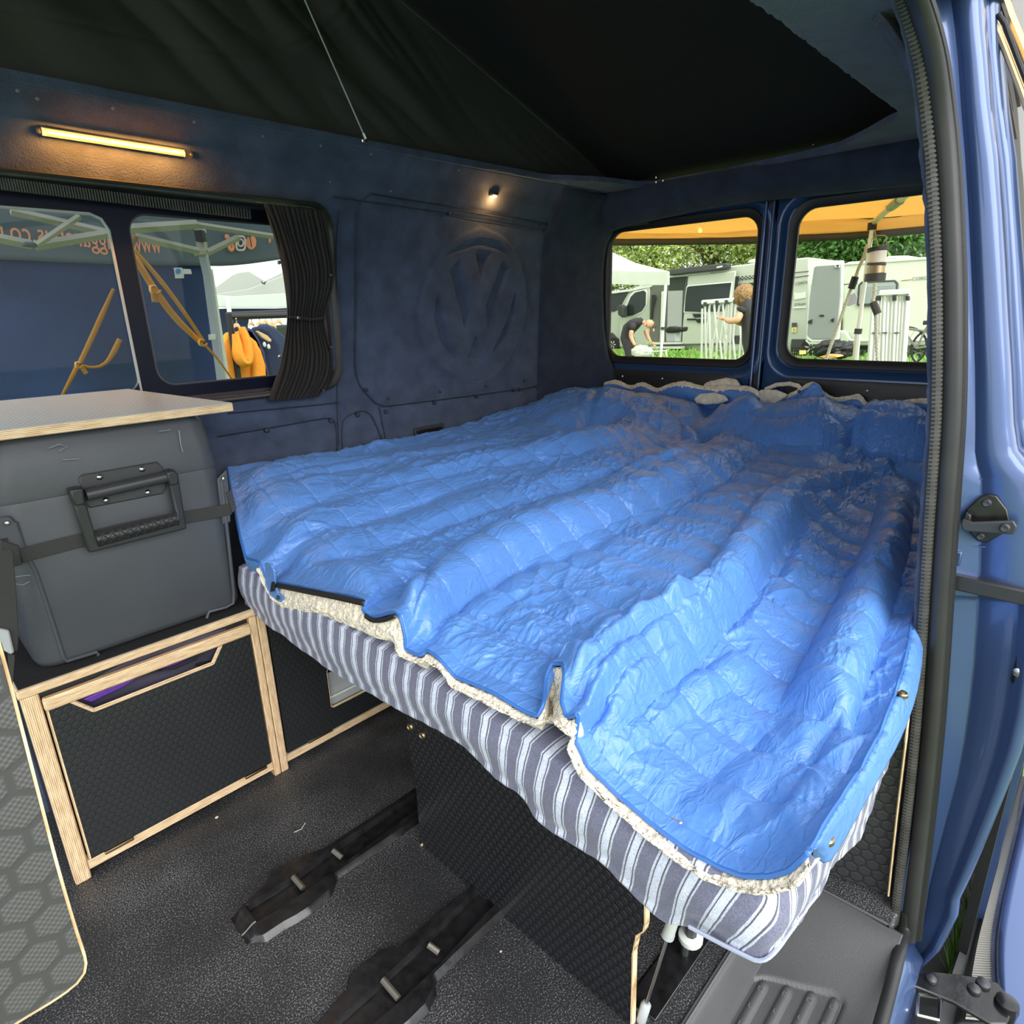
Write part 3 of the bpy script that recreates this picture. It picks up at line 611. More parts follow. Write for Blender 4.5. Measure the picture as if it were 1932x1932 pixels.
# panel line strip on upper jamb
struct('trim_15',G().tube([jp(1790,901,1.345),jp(1830,903,1.345),jp(1862,903,1.345)],.0018,6),M['paint'],smooth=True)
struct('trim_16',G().tube([jp(1795,1029,1.345),jp(1870,1032,1.345),jp(1900,1022,1.345),jp(1914,995,1.345),jp(1926,950,1.345)],.0022,6),M['paint'],smooth=True)
struct('trim_17',G().box(1.335,1.348,float(jp(1815,1050)[1]),float(jp(1788,1050)[1]),float(jp(1800,1066)[2]),float(jp(1800,1038)[2])),M['paint'],bevel=.003)
# sliding door, slid back along the side
dr=bpy.data.objects.new('door_3',None); COL.objects.link(dr); dr.location=(1.6,-.05,.2); dr['kind']='structure'; dr['label']='blue sliding side door standing open, parked behind the opening'
Ld=[(-60,1850),(0,1853),(100,1858),(200,1868),(300,1882),(400,1889),(500,1896),(600,1902),(700,1908),(800,1913),(870,1930),(920,1960)]
rows=[]
for py_ in np.linspace(-60,920,90):
    l_=float(np.interp(py_,[a for a,_ in Ld],[b for _,b in Ld])); rows.append([X((l_+o_,py_),x_) for o_,x_ in ((-6,1.50),(-2,1.45),(2,1.432),(9,1.426),(17,1.430),(22,1.438),(26,1.445),(60,1.60))])
gridobj('door_leading_edge',np.array(rows),M['paint'],dr,thick=.004)
obj('weather_strip',G().tube([X((float(np.interp(py_,[a for a,_ in Ld],[b for _,b in Ld]))+1,py_),1.43) for py_ in np.linspace(-60,900,60)],.0045,8),M['rubber'],dr,smooth=True)
M['mirror']=mat('reflective_door_glass',(.05,.045,.035),.05,spec=1.)
rows=[[X((l_,py_),x_) for l_,x_ in ((float(np.interp(py_,[-60,100,300,600,900],[1868,1874,1904,1924,1950])),1.455),(2030,1.62),(2200,1.9))] for py_ in np.linspace(-80,930,40)]
gridobj('window_glass',np.array(rows),M['mirror'],dr,thick=.004)
M['tan']=mat('chrome_trim_tan_reflection',(.62,.45,.24),.22,metal=.7)  # chrome mouldings with tan reflections painted into the base colour
obj('window_moulding',G().tube([X(p,1.44) for p in [(1868,20),(1876,42),(1900,100),(1925,165),(1950,235)]],.0055,8),M['tan'],dr,smooth=True)
obj('window_moulding',G().tube([X(p,1.46) for p in [(1885,-30),(1905,30),(1932,95),(1960,170)]],.007,8),M['tan'],dr,smooth=True)
obj('window_gasket',G().tube([X(p,1.435) for p in [(1871,36),(1884,28),(1896,45),(1918,105),(1945,175)]],.004,8),M['rubber'],dr,smooth=True)
obj('buffer_block',G().box(1.345,1.375,float(X((1932,1250),1.36)[1])-.04,float(X((1912,1250),1.36)[1]),float(X((1920,1290),1.36)[2]),float(X((1920,1205),1.36)[2])),M['rubber'],dr,bevel=.01)
obj('buffer_pin',G().lathe(X((1922,1268),1.345),[(.009,.01),(.009,-.004),(.004,-.006)],12,'x'),M['steel'],dr,smooth=True)
# door bottom: ribbed scuff strip and blue inner edge hanging low outside the sill
struct('trim_21',G().box(1.08,2.5,-.6,.30,-.34,-.33),M['rubber'])  # black plate added over the grass, standing in for shaded ground
struct('trim_22',G().prism([Z(p,-.215) for p in [(1930,1330),(1908,1400),(1880,1520),(1850,1625),(1838,1690),(1812,1790),(1782,1880),(1766,1932),(1805,1932),(1834,1790),(1860,1700),(1887,1600),(1920,1420)]],(0,0,-.01)),M['plastic'],label='dark plate added as the shaded gap beside the ribbed door strip')  # added plate, the gap's shade put into its dark colour
rbm=mat('ribbed_black_scuff_strip',(.05,.05,.052),.35)
sA=[(1905,1450,1.6),(1893,1560,1.45),(1868,1700,1.3),(1845,1800,1.2),(1815,1932,1.08)]
def zl(p,z=-.30): return Z(p,z)
strip=bpy.data.objects.new('ribbed_door_seal',None); COL.objects.link(strip); s0=Z((1870,1700),-.2); strip.location=Vector(s0); tag(strip,'black ribbed rubber strip along the bottom of the open sliding door','seal')
Lf=smoothline([Z(p,-.20) for p in [(1918,1420),(1885,1600),(1858,1700),(1832,1790),(1800,1932)]],60); Rt=smoothline([Z(p,-.195) for p in [(1932,1440),(1911,1600),(1885,1700),(1868,1790),(1880,1932)]],60)
gridobj('strip_base',np.array([Lf*(1-s)+Rt*s+np.array([0,0,-.004]) for s in np.linspace(0,1,6)]),M['rubber'],strip,thick=.006)
g=G(); LL=resample(Lf,150); RR=resample(Rt,150)
for i in range(148):
    a,b=LL[i]*.75+RR[i]*.25,RR[i+1]; t_=(LL[i+1]-LL[i])*.30
    g.add([a-t_,a+t_*.2+np.array([0,0,.005]),a+t_,b-t_,b+t_*.2+np.array([0,0,.005]),b+t_],[(0,1,4,3),(1,2,5,4)])
o=obj('ribs',g,mat('pale_rib_sky_sheen',(.42,.41,.38),.45),strip); o['kind']='stuff'  # sky reflections on the black ribs painted as a pale base colour
Re=smoothline([Z(p,-.17) for p in [(1975,1440),(1932,1600),(1910,1700),(1896,1790),(1902,1932)]],60); Re2=Re+np.array([.0,-.16,.02])
Lq=smoothline([Z(p,-.195) for p in [(1945,1440),(1911,1600),(1886,1700),(1870,1790),(1882,1932)]],60)
obj('lower_edge_fleece',(lambda g:g)(G().tube(Lq,.006,8)),M['carpet'],dr,smooth=True)
gridobj('lower_skin',np.array([Lq,Lq*.4+Re*.6+np.array([0,0,.012]),Re,Re2]),M['paint'],dr,thick=.01)
# sill outside the opening and roller arm
zc=[]
sill=[[(1.33,.12,-.04),(1.33,.08,-.10),(1.33,.06,-.20),(1.33,.075,-.3)],[(-.7,.12,-.04),(-.7,.08,-.10),(-.7,.06,-.20),(-.7,.075,-.3)]]
gridobj('trim_18',np.array([[tuple(p) for p in r_] for r_ in [[(x,.112,-.083),(x,.098,-.092),(x,.074,-.12),(x,.070,-.15),(x,.060,-.25)] for x in np.linspace(-.7,1.33,30)]]),M['paint'],thick=.006,kind='structure',label='blue painted sill below the door step')
struct('trim_19',G().tube(smoothline([Z((1500,2500),-.045),Z((1640,2010),-.045),Z((1662,1932),-.034),Z((1684,1850),-.020),Z((1697,1795),-.004),X((1705,1760),1.30),X((1712,1720),1.305)],60),.0125,10),M['rubber2'],smooth=True)
arm=thing('sliding_door_roller_arm',Z((1760,1860),-.13),'black pressed steel roller arm reaching from sill to the sliding door','bracket')
ap=[Z(p,-.13) for p in [(1700,1838),(1722,1840),(1760,1832),(1830,1840),(1880,1852),(1905,1880),(1912,1905),(1900,1932),(1870,1932),(1800,1890),(1730,1862),(1700,1858)]]
obj('arm_plate',G().prism(ap,(0,0,-.010)),M['gloss'],arm,bevel=.003)
for p,r_ in (((1757,1848),.010),((1838,1866),.012),((1855,1856),.013)):
    q=Z(p,-.128); obj('bolt',G().lathe(q,[(r_,-.004),(r_,.004),(r_*.6,.008),(r_*.2,.009)],12,'z'),M['boxd'],arm,smooth=True)
q=Z((1795,1892),-.129); 
obj('arm_end_boss',G().lathe(Z((1898,1900),-.135),[(.02,-.02),(.022,.0),(.02,.016),(.01,.02)],16,'z'),M['gloss'],arm,smooth=True)
bx=thing('box_section_bracket',Z((1755,1905),-.16),'open square steel bracket beneath the roller arm','bracket')
c4=[Z(p,-.16) for p in [(1733,1876),(1774,1882),(1772,1925),(1730,1915)]]
g=G()
for i in range(4): g.tube([c4[i],c4[(i+1)%4]],.0035,6)
obj('bracket_frame',g,M['steel'],bx,smooth=True)
obj('bracket_back',G().prism([c+np.array([0,0,-.03]) for c in c4],(0,0,-.004)),M['rubber'],bx)
# ================= FURNITURE =================
FY=1.538
def c(p,y=FY): return Y(p,y)
# --- base cabinet under the cool box
cab=thing('base_cabinet',(.35,1.6,0),'low birch ply cabinet with black hexagon flap door beneath the cool box','cabinet')
x0,x1=.098,.628; zt=.522
obj('carcass',G().box(x0+.012,x1-.004,FY+.035,1.86,.012,zt-.018),M['darkp'],cab)
obj('top_board',G().box(x0-.004,x1-.006,FY-.004,1.86,zt-.018,zt),[M['plyx']],cab,bevel=.003)
obj('top_mat',G().box(x0+.002,x1-.01,FY+.008,1.86,zt,zt+.003),mat('black_carpet_mat',(.008,.008,.009),.95,bump=.002,bscale=200),cab)
obj('post',G().box(x0,x0+.032,FY,FY+.03,.0,zt-.019),M['plyz'],cab,bevel=.004)
obj('post',G().box(.586,.606,FY,FY+.03,.0,zt-.019),M['plyz'],cab,bevel=.003)
obj('bottom_rail',G().box(x0+.032,.586,FY+.004,FY+.03,.022,.046),M['plyx'],cab,bevel=.001)
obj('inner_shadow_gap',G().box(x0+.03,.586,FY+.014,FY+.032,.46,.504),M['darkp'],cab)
# flap door with trapezoid hand hole
dz0,dz1=.052,.488; dx0,dx1=x0+.040,.582; yd=FY-.004
hole=[c(p,yd) for p in [(128,1322),(165,1330),(405,1225),(442,1197)]]
hx0,hx1,hx2,hx3=.180,.215,.480,.508
hz=dz1-.030; hb=hz-.042
g=G()
def doorply(g):
    # door front as a polygon with the hand hole cut from its upper half
    out=[(dx0,dz0),(dx1,dz0),(dx1,dz1-.028),(hx3,hz),(hx2,hb),(hx1,hb),(hx0,hz),(dx0,dz1-.028)]
    g.prism([(a,yd+.004,b) for a,b in out],(0,.012,0)); return g
dr=obj('door',doorply(g),M['hex'],cab)
g=G(); g.box(dx0-.006,dx1+.004,yd-.004,yd+.016,dz1-.030,dz1)
obj('door_top_edge',g,M['plyx'],dr,bevel=.005)
g=G(); e=.005
for a,b in (((hx0,hz),(hx1,hb)),((hx1,hb),(hx2,hb)),((hx2,hb),(hx3,hz))):
    g.tube([(a[0],yd+.006,a[1]),(b[0],yd+.006,b[1])],e,6)
obj('hand_hole_edge',g,M['plyx'],dr,smooth=False)
obj('door_side_edge',G().box(dx0-.004,dx0,yd+.004,yd+.016,dz0,dz1-.03),M['plyz'],dr)
obj('door_gap',G().box(dx0,dx1,yd+.010,yd+.02,.044,dz0),M['rubber'],cab)
for a in (.165,.505):
    obj('hinge',G().box(a,a+.062,yd-.001,yd+.006,.044,.051),M['brass'],cab,bevel=.001)
# --- second cabinet toward the rear, under the bed
cb=thing('rear_cabinet',(1.2,1.6,0),'black hexagon faced cabinet with cut-out standing under the far side of the bed','cabinet')
obj('post',G().box(.607,.629,FY,FY+.03,.0,.50),M['plyz'],cb,bevel=.003)
obj('carcass',G().box(.632,2.2,FY+.045,1.84,.012,.50),M['darkp'],cb)
obj('bottom_rail',G().box(.629,1.9,FY+.004,FY+.03,.022,.042),M['plyx'],cb,bevel=.001)
# front with rectangular cut out
hA,hB=c((614,1262),FY+.01),c((660,1318),FY+.01); kx0,kx1,kz0,kz1=float(hA[0]),1.02,float(hB[2]),float(hA[2])
g=G(); yy=FY+.006
k_=8
o_=[(a,yy,b) for a,b in rr((.634+1.9)/2,.27,1.9-.634,.445,.002,k_)]; i_=[(a,yy,b) for a,b in rr((kx0+kx1)/2,(kz0+kz1)/2,kx1-kx0,kz1-kz0,.012,k_)]
g.loft([[(a,b+.014,c__) for a,b,c__ in o_],o_,i_,[(a,b+.014,c__) for a,b,c__ in i_]],True,False)
dd=obj('door',g,M['hex'],cb)
obj('cut_out_edge',G().tube([(a,yy+.004,b) for a,b in rr((kx0+kx1)/2,(kz0+kz1)/2,kx1-kx0,kz1-kz0,.012,6)][7:28],.0045,6),M['plyx'],dd)
obj('hinge',G().box(.70,.78,yy-.002,yy+.004,.043,.050),M['brass'],cb,bevel=.001)
hb_=thing('grey_storage_tray',(kx0+.1,1.6,.34),'light grey plastic tray seen through the cut-out of the rear cabinet','tray')
g=G(); 
for k,(za,zb,ya,yb) in enumerate([(kz0-.02,kz0+.03,.02,.024),(kz0+.02,kz0+.055,.024,.036),(kz0+.05,kz0+.10,.034,.038)]): g.prism([(kx0-.03,FY+ya,za),(kx0-.03,FY+yb,zb),(kx0-.03,FY+yb+.004,zb),(kx0-.03,FY+ya+.004,za)],(.3,0,0))
obj('tray_steps',g,M['grey'],hb_,bevel=.001)
obj('tray_lip',G().box(kx0-.03,kx0+.28,FY+.021,FY+.028,kz0+.022,kz0+.030),M['white'],hb_,bevel=.002)
# bag behind the hand hole
bag=thing('packed_bag',(.35,1.58,.44),'dark grey and purple bag showing through the flap door hand hole','bag')
P=[]
for s in np.linspace(0,1,40):
    x=.17+.36*s; P.append([(x,FY+.02+.02*math.cos(3*t)*.6+.004*math.sin(9*s+5*t),.395+.10*t-.012*math.cos(5*s)) for t in np.linspace(0,1,16)])
obj('bag_body',G().loft([[tuple(q) for q in r_] for r_ in P],False),mat('dark_grey_bag',(.06,.055,.085),.5,bump=.002,bscale=30),bag,smooth=True)
M['purple']=mat('purple_nylon',(.11,.03,.32),.4,bump=.001,bscale=200)
pa=[c(p,FY+.008) for p in [(290,1262),(318,1250),(355,1238),(372,1228),(366,1240),(345,1252),(310,1264)]]; obj('purple_pocket',G().prism(pa,(0,.012,0)),M['purple'],bag,bevel=.003)
pa=[c(p,FY+.008) for p in [(156,1320),(200,1300),(240,1285),(262,1278),(235,1296),(172,1326)]]; obj('purple_panel',G().prism(pa,(0,.012,0)),M['purple'],bag,bevel=.003)
obj('piping',G().tube([c(p,FY+.006) for p in [(200,1300),(260,1268),(330,1262),(372,1244),(376,1230)]],.002,6),M['rubber'],bag)
obj('piping',G().tube([c(p,FY+.006) for p in [(250,1280),(330,1256),(400,1222),(425,1203)]],.002,6),M['rubber'],bag)
# --- worktop
wt=thing('worktop',(.35,1.7,1.05),'grey worktop with striped birch ply edge over the cool box','worktop')
ztp=1.056
f0=Y((-260,852),1.55); poly=[(-.1,1.553),(.640,1.553),(.515,1.80),(.50,1.835),(-.1,1.835)]
zw=lambda b_: ztp+.030*(b_-1.553)/.282
obj('board',G().prism([(a,b,zw(b)-.020) for a,b in poly],(0,0,.019)),[M['plyx']],wt,bevel=.002)
obj('laminate_top',G().prism([(a+(-.002 if a>.1 else 0),b,zw(b)-.001) for a,b in poly],(0,0,.0018)),M['hext'],wt)
# --- cool box
cbx=thing('cool_box',(.37,1.68,zt),'large grey plastic cool box with black carry handle strapped on the base cabinet','cool box')
BX0,BX1,BY0,BY1=.142,.600,1.572,1.83; bz=zt+.004
def brr(z,ins,r,y0=0): return [(a,b,z) for a,b in rr((BX0+BX1)/2,(BY0+BY1)/2+y0/2,BX1-BX0-2*ins,BY1-BY0-2*ins-y0,r,8)]
obj('body',G().loft([brr(bz,.022,.035),brr(bz+.006,.008,.042),brr(bz+.02,.002,.045),brr(.72,.002,.045),brr(.895,.004,.045),brr(.903,.006,.045)],True,True),M['box'],cbx,smooth=50)
obj('lid',G().loft([brr(.904,.003,.045),brr(.912,.002,.045),brr(.97,.008,.042),brr(1.018,.016,.04),brr(1.032,.026,.036)],True,True),M['box'],cbx,smooth=50)
yf=BY0
def f(p,off=0): return Y(p,yf-off)
# raised edging strips
for l in ([(418,905),(424,960),(434,1050),(441,1120),(440,1138),(425,1146),(394,1154),(390,1166)],):
    obj('edge_ridge',G().tube([f(p,-.002) for p in l],.0045,8),M['box'],cbx,smooth=True)
obj('edge_ridge',G().tube([f(p,-.002) for p in [(28,985),(45,1035),(68,1080),(95,1160),(120,1240),(126,1247),(182,1230),(186,1236)]],.0042,8),M['box'],cbx,smooth=True)
a,b,c1_,d1=f((-40,975)),f((22,972)),f((52,1058)),f((-40,1075))
# corner plates with bolts
for l,bp_ in (([(-30,978),(18,974),(30,985),(52,1060),(-30,1078)],(13,987)),([(410,904),(428,886),(434,930),(436,985),(420,990)],(421,903))):
    obj('corner_plate',G().prism([f(p,.001) for p in l],(0,.006,0)),M['box'],cbx,bevel=.003)
    obj('bolt',G().lathe(f(bp_,.002),[(.006,.004),(.006,0),(.004,-.004),(.0015,-.005)],12,'y'),M['steel'],cbx,smooth=True)
# handle
hd=obj('handle_plate',G().prism([f(p,.002) for p in [(148,903),(155,896),(297,871),(308,882),(315,920),(308,932),(170,959),(163,952)]],(0,.006,0)),M['boxd'],cbx,bevel=.003)
obj('rivet',G().lathe(f((268,885),.003),[(.007,.004),(.007,0),(.0045,-.004),(.0015,-.005)],12,'y'),M['steel'],hd,smooth=True)
for p in ((188,900),(279,929),(200,944)): obj('rivet',G().lathe(f(p,.003),[(.007,.004),(.007,0),(.0045,-.004),(.0015,-.005)],12,'y'),M['steel'],hd,smooth=True)
obj('hinge_bar',G().tube([f((162,934),.016),f((316,899),.016)],.0135,14),M['boxd'],hd,smooth=True)
M['handle']=mat('black_handle_plastic',(.025,.026,.028),.36,bump=.0003,bscale=300)
hl=obj('handle_loop',G().prism([f(p,.030) for p in [(131,925),(155,920),(160,950),(165,955),(180,1008),(333,970),(318,905),(313,890),(330,886),(338,902),(353,998),(168,1044)]],(0,.014,0)),M['handle'],cbx,bevel=.004)
obj('hinge_cap',G().prism([f(p,.034) for p in [(131,925),(157,920),(162,952),(142,956)]],(0,.034,0)),M['handle'],hl,bevel=.004)
obj('hinge_cap',G().prism([f(p,.034) for p in [(314,892),(330,886),(338,898),(337,914),(322,918)]],(0,.034,0)),M['handle'],hl,bevel=.004)
g=G(); gl=[f(p,.031) for p in [(178,1006),(332,966),(338,990),(186,1032)]]
g.loft([[gl[0]*(1-t)+gl[1]*t+np.array([0,-.004-.010*math.sin(math.pi*s),0]) if False else (gl[0]*(1-s)+gl[3]*s)*(1-t)+(gl[1]*(1-s)+gl[2]*s)*t+np.array([0,-.010*math.sin(math.pi*s),0]) for s in np.linspace(0,1,8)] for t in (0,.02,.5,.98,1)],False)
gp=obj('grip',g,M['handle'],hl,smooth=True)
g=G()
for i in range(19):
    for j in range(4):
        t=(i+.6+.35*(j%2))/19.6; s=.18+.2*j; q=(gl[0]*(1-s)+gl[3]*s)*(1-t)+(gl[1]*(1-s)+gl[2]*s)*t+np.array([0,-.010*math.sin(math.pi*s)-.0005,0])
        dx=.0022*(1 if (i+j)%2 else -1); g.tube([q+np.array([-.0028,0,-dx]),q+np.array([.0028,0,dx])],.0012,4)
o=obj('grip_studs',g,M['handle'],hl); o['kind']='stuff'
# scuffs kept as real shallow scratches in the paint: light strokes
M['scuff']=mat('pale_scuff',(.26,.28,.29),.6)
for l in ([(92,846),(112,838),(128,842),(112,851)],[(338,812),(341,838),(345,852)],[(300,814),(322,811)],[(118,868),(150,866)],[(22,1090),(40,1087),(58,1085)],[(30,1102),(44,1104),(56,1097)]):
    obj('scuff',G().tube([f(p,-.0002) for p in l],.0011,4),M['scuff'],cbx)
# strap round the box
sr=thing('lashing_strap',f((250,1000),.003),'black ribbed webbing strap pulled round the cool box behind its handle','strap')
def ribbon(name,l,wd,parent,mt,rib=True,nrm=(0,-1,0)):
    P_=smoothline(l,140,1); n_=Vector(nrm); V_=[];
    for i in range(140):
        t=Vector(P_[min(i+1,139)]-P_[max(i-1,0)]).normalized(); b_=t.cross(n_).normalized(); e_=.0008*(i%2) if rib else 0
        V_.append([Vector(P_[i])+b_*wd*s+n_*e_ for s in (-.5,-.46,0,.46,.5)])
    return gridobj(name,np.array([[tuple(q) for q in r_] for r_ in V_]),mt,parent,thick=.0015)
ribbon('webbing',[f((38,1050),.004),f((60,1043),.004),(f((110,1030),.004)),f((160,1018),.003),f((250,995),.003),f((345,977),.003),f((400,968),.003),f((436,960),.003)],.030,sr,M['webb'])
obj('sleeve',G().prism([f(p,.009) for p in [(0,1018),(12,1022),(36,1030),(42,1066),(12,1072),(0,1064)]],(0,.006,0)),M['webb'],sr,bevel=.002)
obj('slot',G().box(*(sorted([float(f((-20,1015))[0]),float(f((14,1015))[0])])),yf-.003,yf,float(f((10,1021))[2]),float(f((10,1015))[2])),M['rubber'],sr)
obj('loop_bracket',G().prism([f(p,.006) for p in [(428,930),(437,924),(447,960),(438,968)]],(0,.006,0)),M['boxd'],sr,bevel=.001)
hs=thing('hanging_strap',Y((8,1150),1.50),'black webbing strap with grey buckle hanging at the cool box left end','strap')
ribbon('webbing',[Y(p,1.50) for p in [(-4,1040),(2,1100),(6,1160),(8,1210),(6,1230)]],.045,hs,M['webb'])
obj('buckle',G().prism([Y(p,1.49) for p in [(-10,1185),(18,1190),(28,1232),(20,1236),(8,1228),(4,1214),(-12,1210)]],(0,.012,0)),M['grey'],hs,bevel=.004)
obj('tail',G().prism([Y(p,1.505) for p in [(14,1232),(28,1236),(24,1290),(20,1290)]],(0,.002,0)),M['webb'],hs)
# --- near left hanging board
nb=thing('flap_table_board',Y((60,1600),.42),'grey hexagon board with rounded ply corner hanging nearest the camera','board')
yb=.42
outl=[(-330,1932+40),(-330,1040)]; 
E1=[Y(p,yb) for p in [(-34,1120),(0,1212),(60,1445),(110,1640),(150,1775),(160,1800),(164,1822),(158,1842),(140,1862),(100,1890),(28,1932),(-60,1990),(-330,2160)]]
E1=E1[:-2]; zb_=float(E1[-1][2]); pts=[np.array([-.40,yb,1.16]),np.array([float(E1[0][0]),yb,1.16])]+E1+[np.array([-.05,yb,zb_-.002]),np.array([-.40,yb,zb_-.004])]
obj('board_face',G().prism(pts,(0,.019,0)),M['hexn'],nb)
# raw ply edge beyond the film
obj('support_post',G().box(-.39,-.35,yb+.012,yb+.05,.0,1.12),M['plyz'],nb,bevel=.003)
g=G(); EE=smoothline([pts[1]]+E1+[pts[-2],pts[-1]],110,2); L=[]
for i in range(110):
    p=EE[i]; t=EE[min(i+1,109)]-EE[max(i-1,0)]; t=t/np.linalg.norm(t); n_=np.array([-t[2],0,t[0]]); n_=n_ if np.dot(n_,np.array([1,0,0]))>0 or True else n_
    cxz=np.array([float(Y((-100,1500),yb)[0]),0,float(Y((-100,1500),yb)[2])]); 
    if np.dot(n_,p-cxz)<0: n_=-n_
    L.append([p-n_*.001+np.array([0,-.0006,0]),p+n_*.0006+np.array([0,-.0002,0]),p+n_*.0012+np.array([0,.006,0]),p+n_*.0012+np.array([0,.014,0]),p+n_*.0008+np.array([0,.0205,0]),p-n_*.001+np.array([0,.0202,0])])
M['plyr']=plymat('raw_ply_edge',1,.0028)
obj('ply_edge',G().loft(L,True,True),M['plyr'],nb,smooth=True)
# --- seat rails on the floor
def seatrail(nm,far,near,s_far,s_near,x_end,label,endcap,pins):
    F=np.array([Z(p,.012)[:2] for p in far]); Nn=np.array([Z(p,.012)[:2] for p in near]); SF=np.array([Z(p,.014)[:2] for p in s_far]); SN=np.array([Z(p,.014)[:2] for p in s_near])
    xs0=min(F[0,0],Nn[0,0]); xs_=np.r_[np.linspace(xs0,1.0,150),np.linspace(1.01,2.35,20)]
    rt=thing(nm,(1.0,float(F[0,1]-.03),0),label,'seat rail')
    L=[]
    s0=max(SF[0,0],SN[0,0])
    for x in xs_:
        yf_=np.interp(x,F[:,0],F[:,1]); yn=np.interp(x,Nn[:,0],Nn[:,1]); a=np.interp(x,SF[:,0],SF[:,1]); b=np.interp(x,SN[:,0],SN[:,1])
        e=sstep(xs0,xs0+.03,x) if endcap else 1.; hgt=.016*(.35+.65*e); k=sstep(s0,s0+.006,x); mdy=(yf_+yn)/2; sh=1-.25*(1-e)
        yf2=mdy+(yf_-mdy)*sh; yn2=mdy+(yn-mdy)*sh; dz=-.018*k
        L.append([(x,yf2+.004,.0),(x,yf2,hgt*.7),(x,yf2-.005,hgt),(x,a+.002,hgt),(x,a,hgt*.8+dz*.2),(x,a-.003,.002+.0*dz if k<.5 else .001),(x,b+.003,.001 if k>.5 else .002),(x,b,hgt*.6),(x,b-.002,hgt-.002),(x,yn2+.007,hgt-.003),(x,yn2+.002,hgt*.5),(x,yn2-.003,.0)])
        if k<.5: L[-1][5]=(x,a-.003,hgt); L[-1][6]=(x,b+.003,hgt); L[-1][4]=(x,a,hgt); L[-1][7]=(x,b,hgt)
    obj('channel',G().loft([[tuple(q) for q in r_] for r_ in L],True,True),M['gloss'],rt,smooth=35)
    for p,q in pins:
        u,v_=Z(p,.020),Z(q,.010); obj('pin',G().tube([u,v_],.0065,8),mat('dusty_steel',(.16,.15,.13),.5,metal=.6),rt,smooth=True)
    sp_=G(); u=Z(s_far[-1],.019); 
    return rt
seatrail('seat_rail',[(435,1731),(452,1712),(471,1697),(501,1666),(513,1642),(581,1610),(611,1600),(785,1485),(900,1412)],[(480,1772),(500,1768),(539,1742),(560,1731),(585,1715),(624,1682),(634,1651),(789,1545),(900,1478)],
  [(463,1710),(510,1682),(560,1650),(620,1606),(785,1496),(900,1424)],[(480,1740),(530,1712),(580,1677),(645,1630),(785,1526),(900,1455)],2.3,'glossy black floor seat rail nearer the cabinets, with rounded end',True,
  [((553,1654),(572,1676)),((628,1604),(645,1618))])
seatrail('seat_rail',[(520,1990),(596,1932),(640,1880),(654,1868),(660,1837),(719,1790),(755,1785),(831,1717),(930,1640)],[(690,2000),(773,1932),(806,1899),(821,1868),(819,1846),(860,1805),(934,1735),(1030,1650)],
  [(570,1990),(628,1932),(700,1868),(780,1795),(885,1692),(960,1620)],[(640,1990),(700,1932),(760,1882),(830,1815),(915,1722),(990,1655)],2.3,'glossy black floor seat rail running into the bed base panel',False,
  [((722,1848),(752,1884)),((808,1782),(828,1797))])
# crumbs and straw on the floor
for p,s,k in (((409,1542),.005,0),((569,1564),.02,1),((945,1795),.003,0),((1000,1935),.004,0)):
    q=Z(p,.002)
    if k: o=obj('straw',G().tube([q+np.array([-.018,.004,0]),q,q+np.array([.016,.010,.001])],.0008,5),M['white'],smooth=True); tag(o,'thin pale straw lying on the black floor','straw')
    else: o=obj('crumb',G().ball(q,(s,s*.8,s*.5),7,4),mat('pale_crumb',(.6,.55,.42),.8),smooth=True); tag(o,{409:'pale crumb on the floor in front of the cabinet',945:'pale crumb on the floor beside the bed base panel',1000:'pale crumb at the bottom edge of the floor'}[p[0]],'crumb')
# --- black hexagon panel on the near side under the bed
sp2=thing('side_panel',(1.3,.2,.0),'black hexagon board with thin ply edge standing inside the door seal behind the step','panel')
_a,_b=Z((1480,1618),.004),Z((1679,1690),.004)
obj('board',G().prism([_a,_b,_b+np.array([0,.03,.56]),_a+np.array([0,0,.56])],(.012,0,0)),hexmat('black_hexagon_side',(.022,.022,.026),(.036,.036,.040),.026,(1,2),.42,.0008),sp2)
obj('ply_edge',G().tube([Y(p,.152) for p in [(1676,1690),(1692,1540),(1709,1400)]]+[Y((1717,1320),.16)],.0022,6),M['plyr'],sp2)
obj('inner_step',G().box(1.0,1.225,.30,.36,.0,.02),M['floor'],sp2) if 0 else None
# ================= BED =================
def px_of(P):
    q=(np.asarray(P)-CAM)@ROT; return CX-F_PX*q[...,0]/q[...,2], CY+F_PX*q[...,1]/q[...,2]
bed=thing('bed_base',(.72,.7,0),'black hexagon boarded bed base standing under the striped mattress','bed')
xb=.715
def b(p,x=xb): return X(p,x)
pl=[b(p) for p in [(766,1340),(772,1400),(786,1500),(793,1590),(787,1600),(790,1640),(800,1690),(818,1706),(834,1716),(838,1712),(880,1700),(925,1735)]]
bt=[np.array([xb,pl[-1][1],.0])]+[np.array([xb,.405,.0])]
pl=pl[:-1]+[np.array([xb,float(pl[-1][1]),.014])]+[np.array([xb,.78,.002]),np.array([xb,float(X((1190,1932),xb)[1]),-.03])]+[b(p) for p in [(1190,1932),(1193,1800),(1200,1765),(1213,1757),(1216,1744),(1216,1640)]]+[np.array([xb,.42,.50]),np.array([xb,1.02,.50])]
obj('front_board',G().prism(pl,(.012,0,0)),M['hexy'],bed)
ed=[b(p) for p in [(1216,1640),(1216,1744),(1213,1757),(1200,1765),(1193,1800),(1190,1932),(1189,1960)]]
L=[[p+np.array([-.0008,.0005,0]),p+np.array([-.0008,-.0024,0]),p+np.array([.0125,-.0024,0]),p+np.array([.0125,.0005,0])] for p in ed]
obj('ply_side_edge',G().loft(L,True,True),M['plyr'],bed)
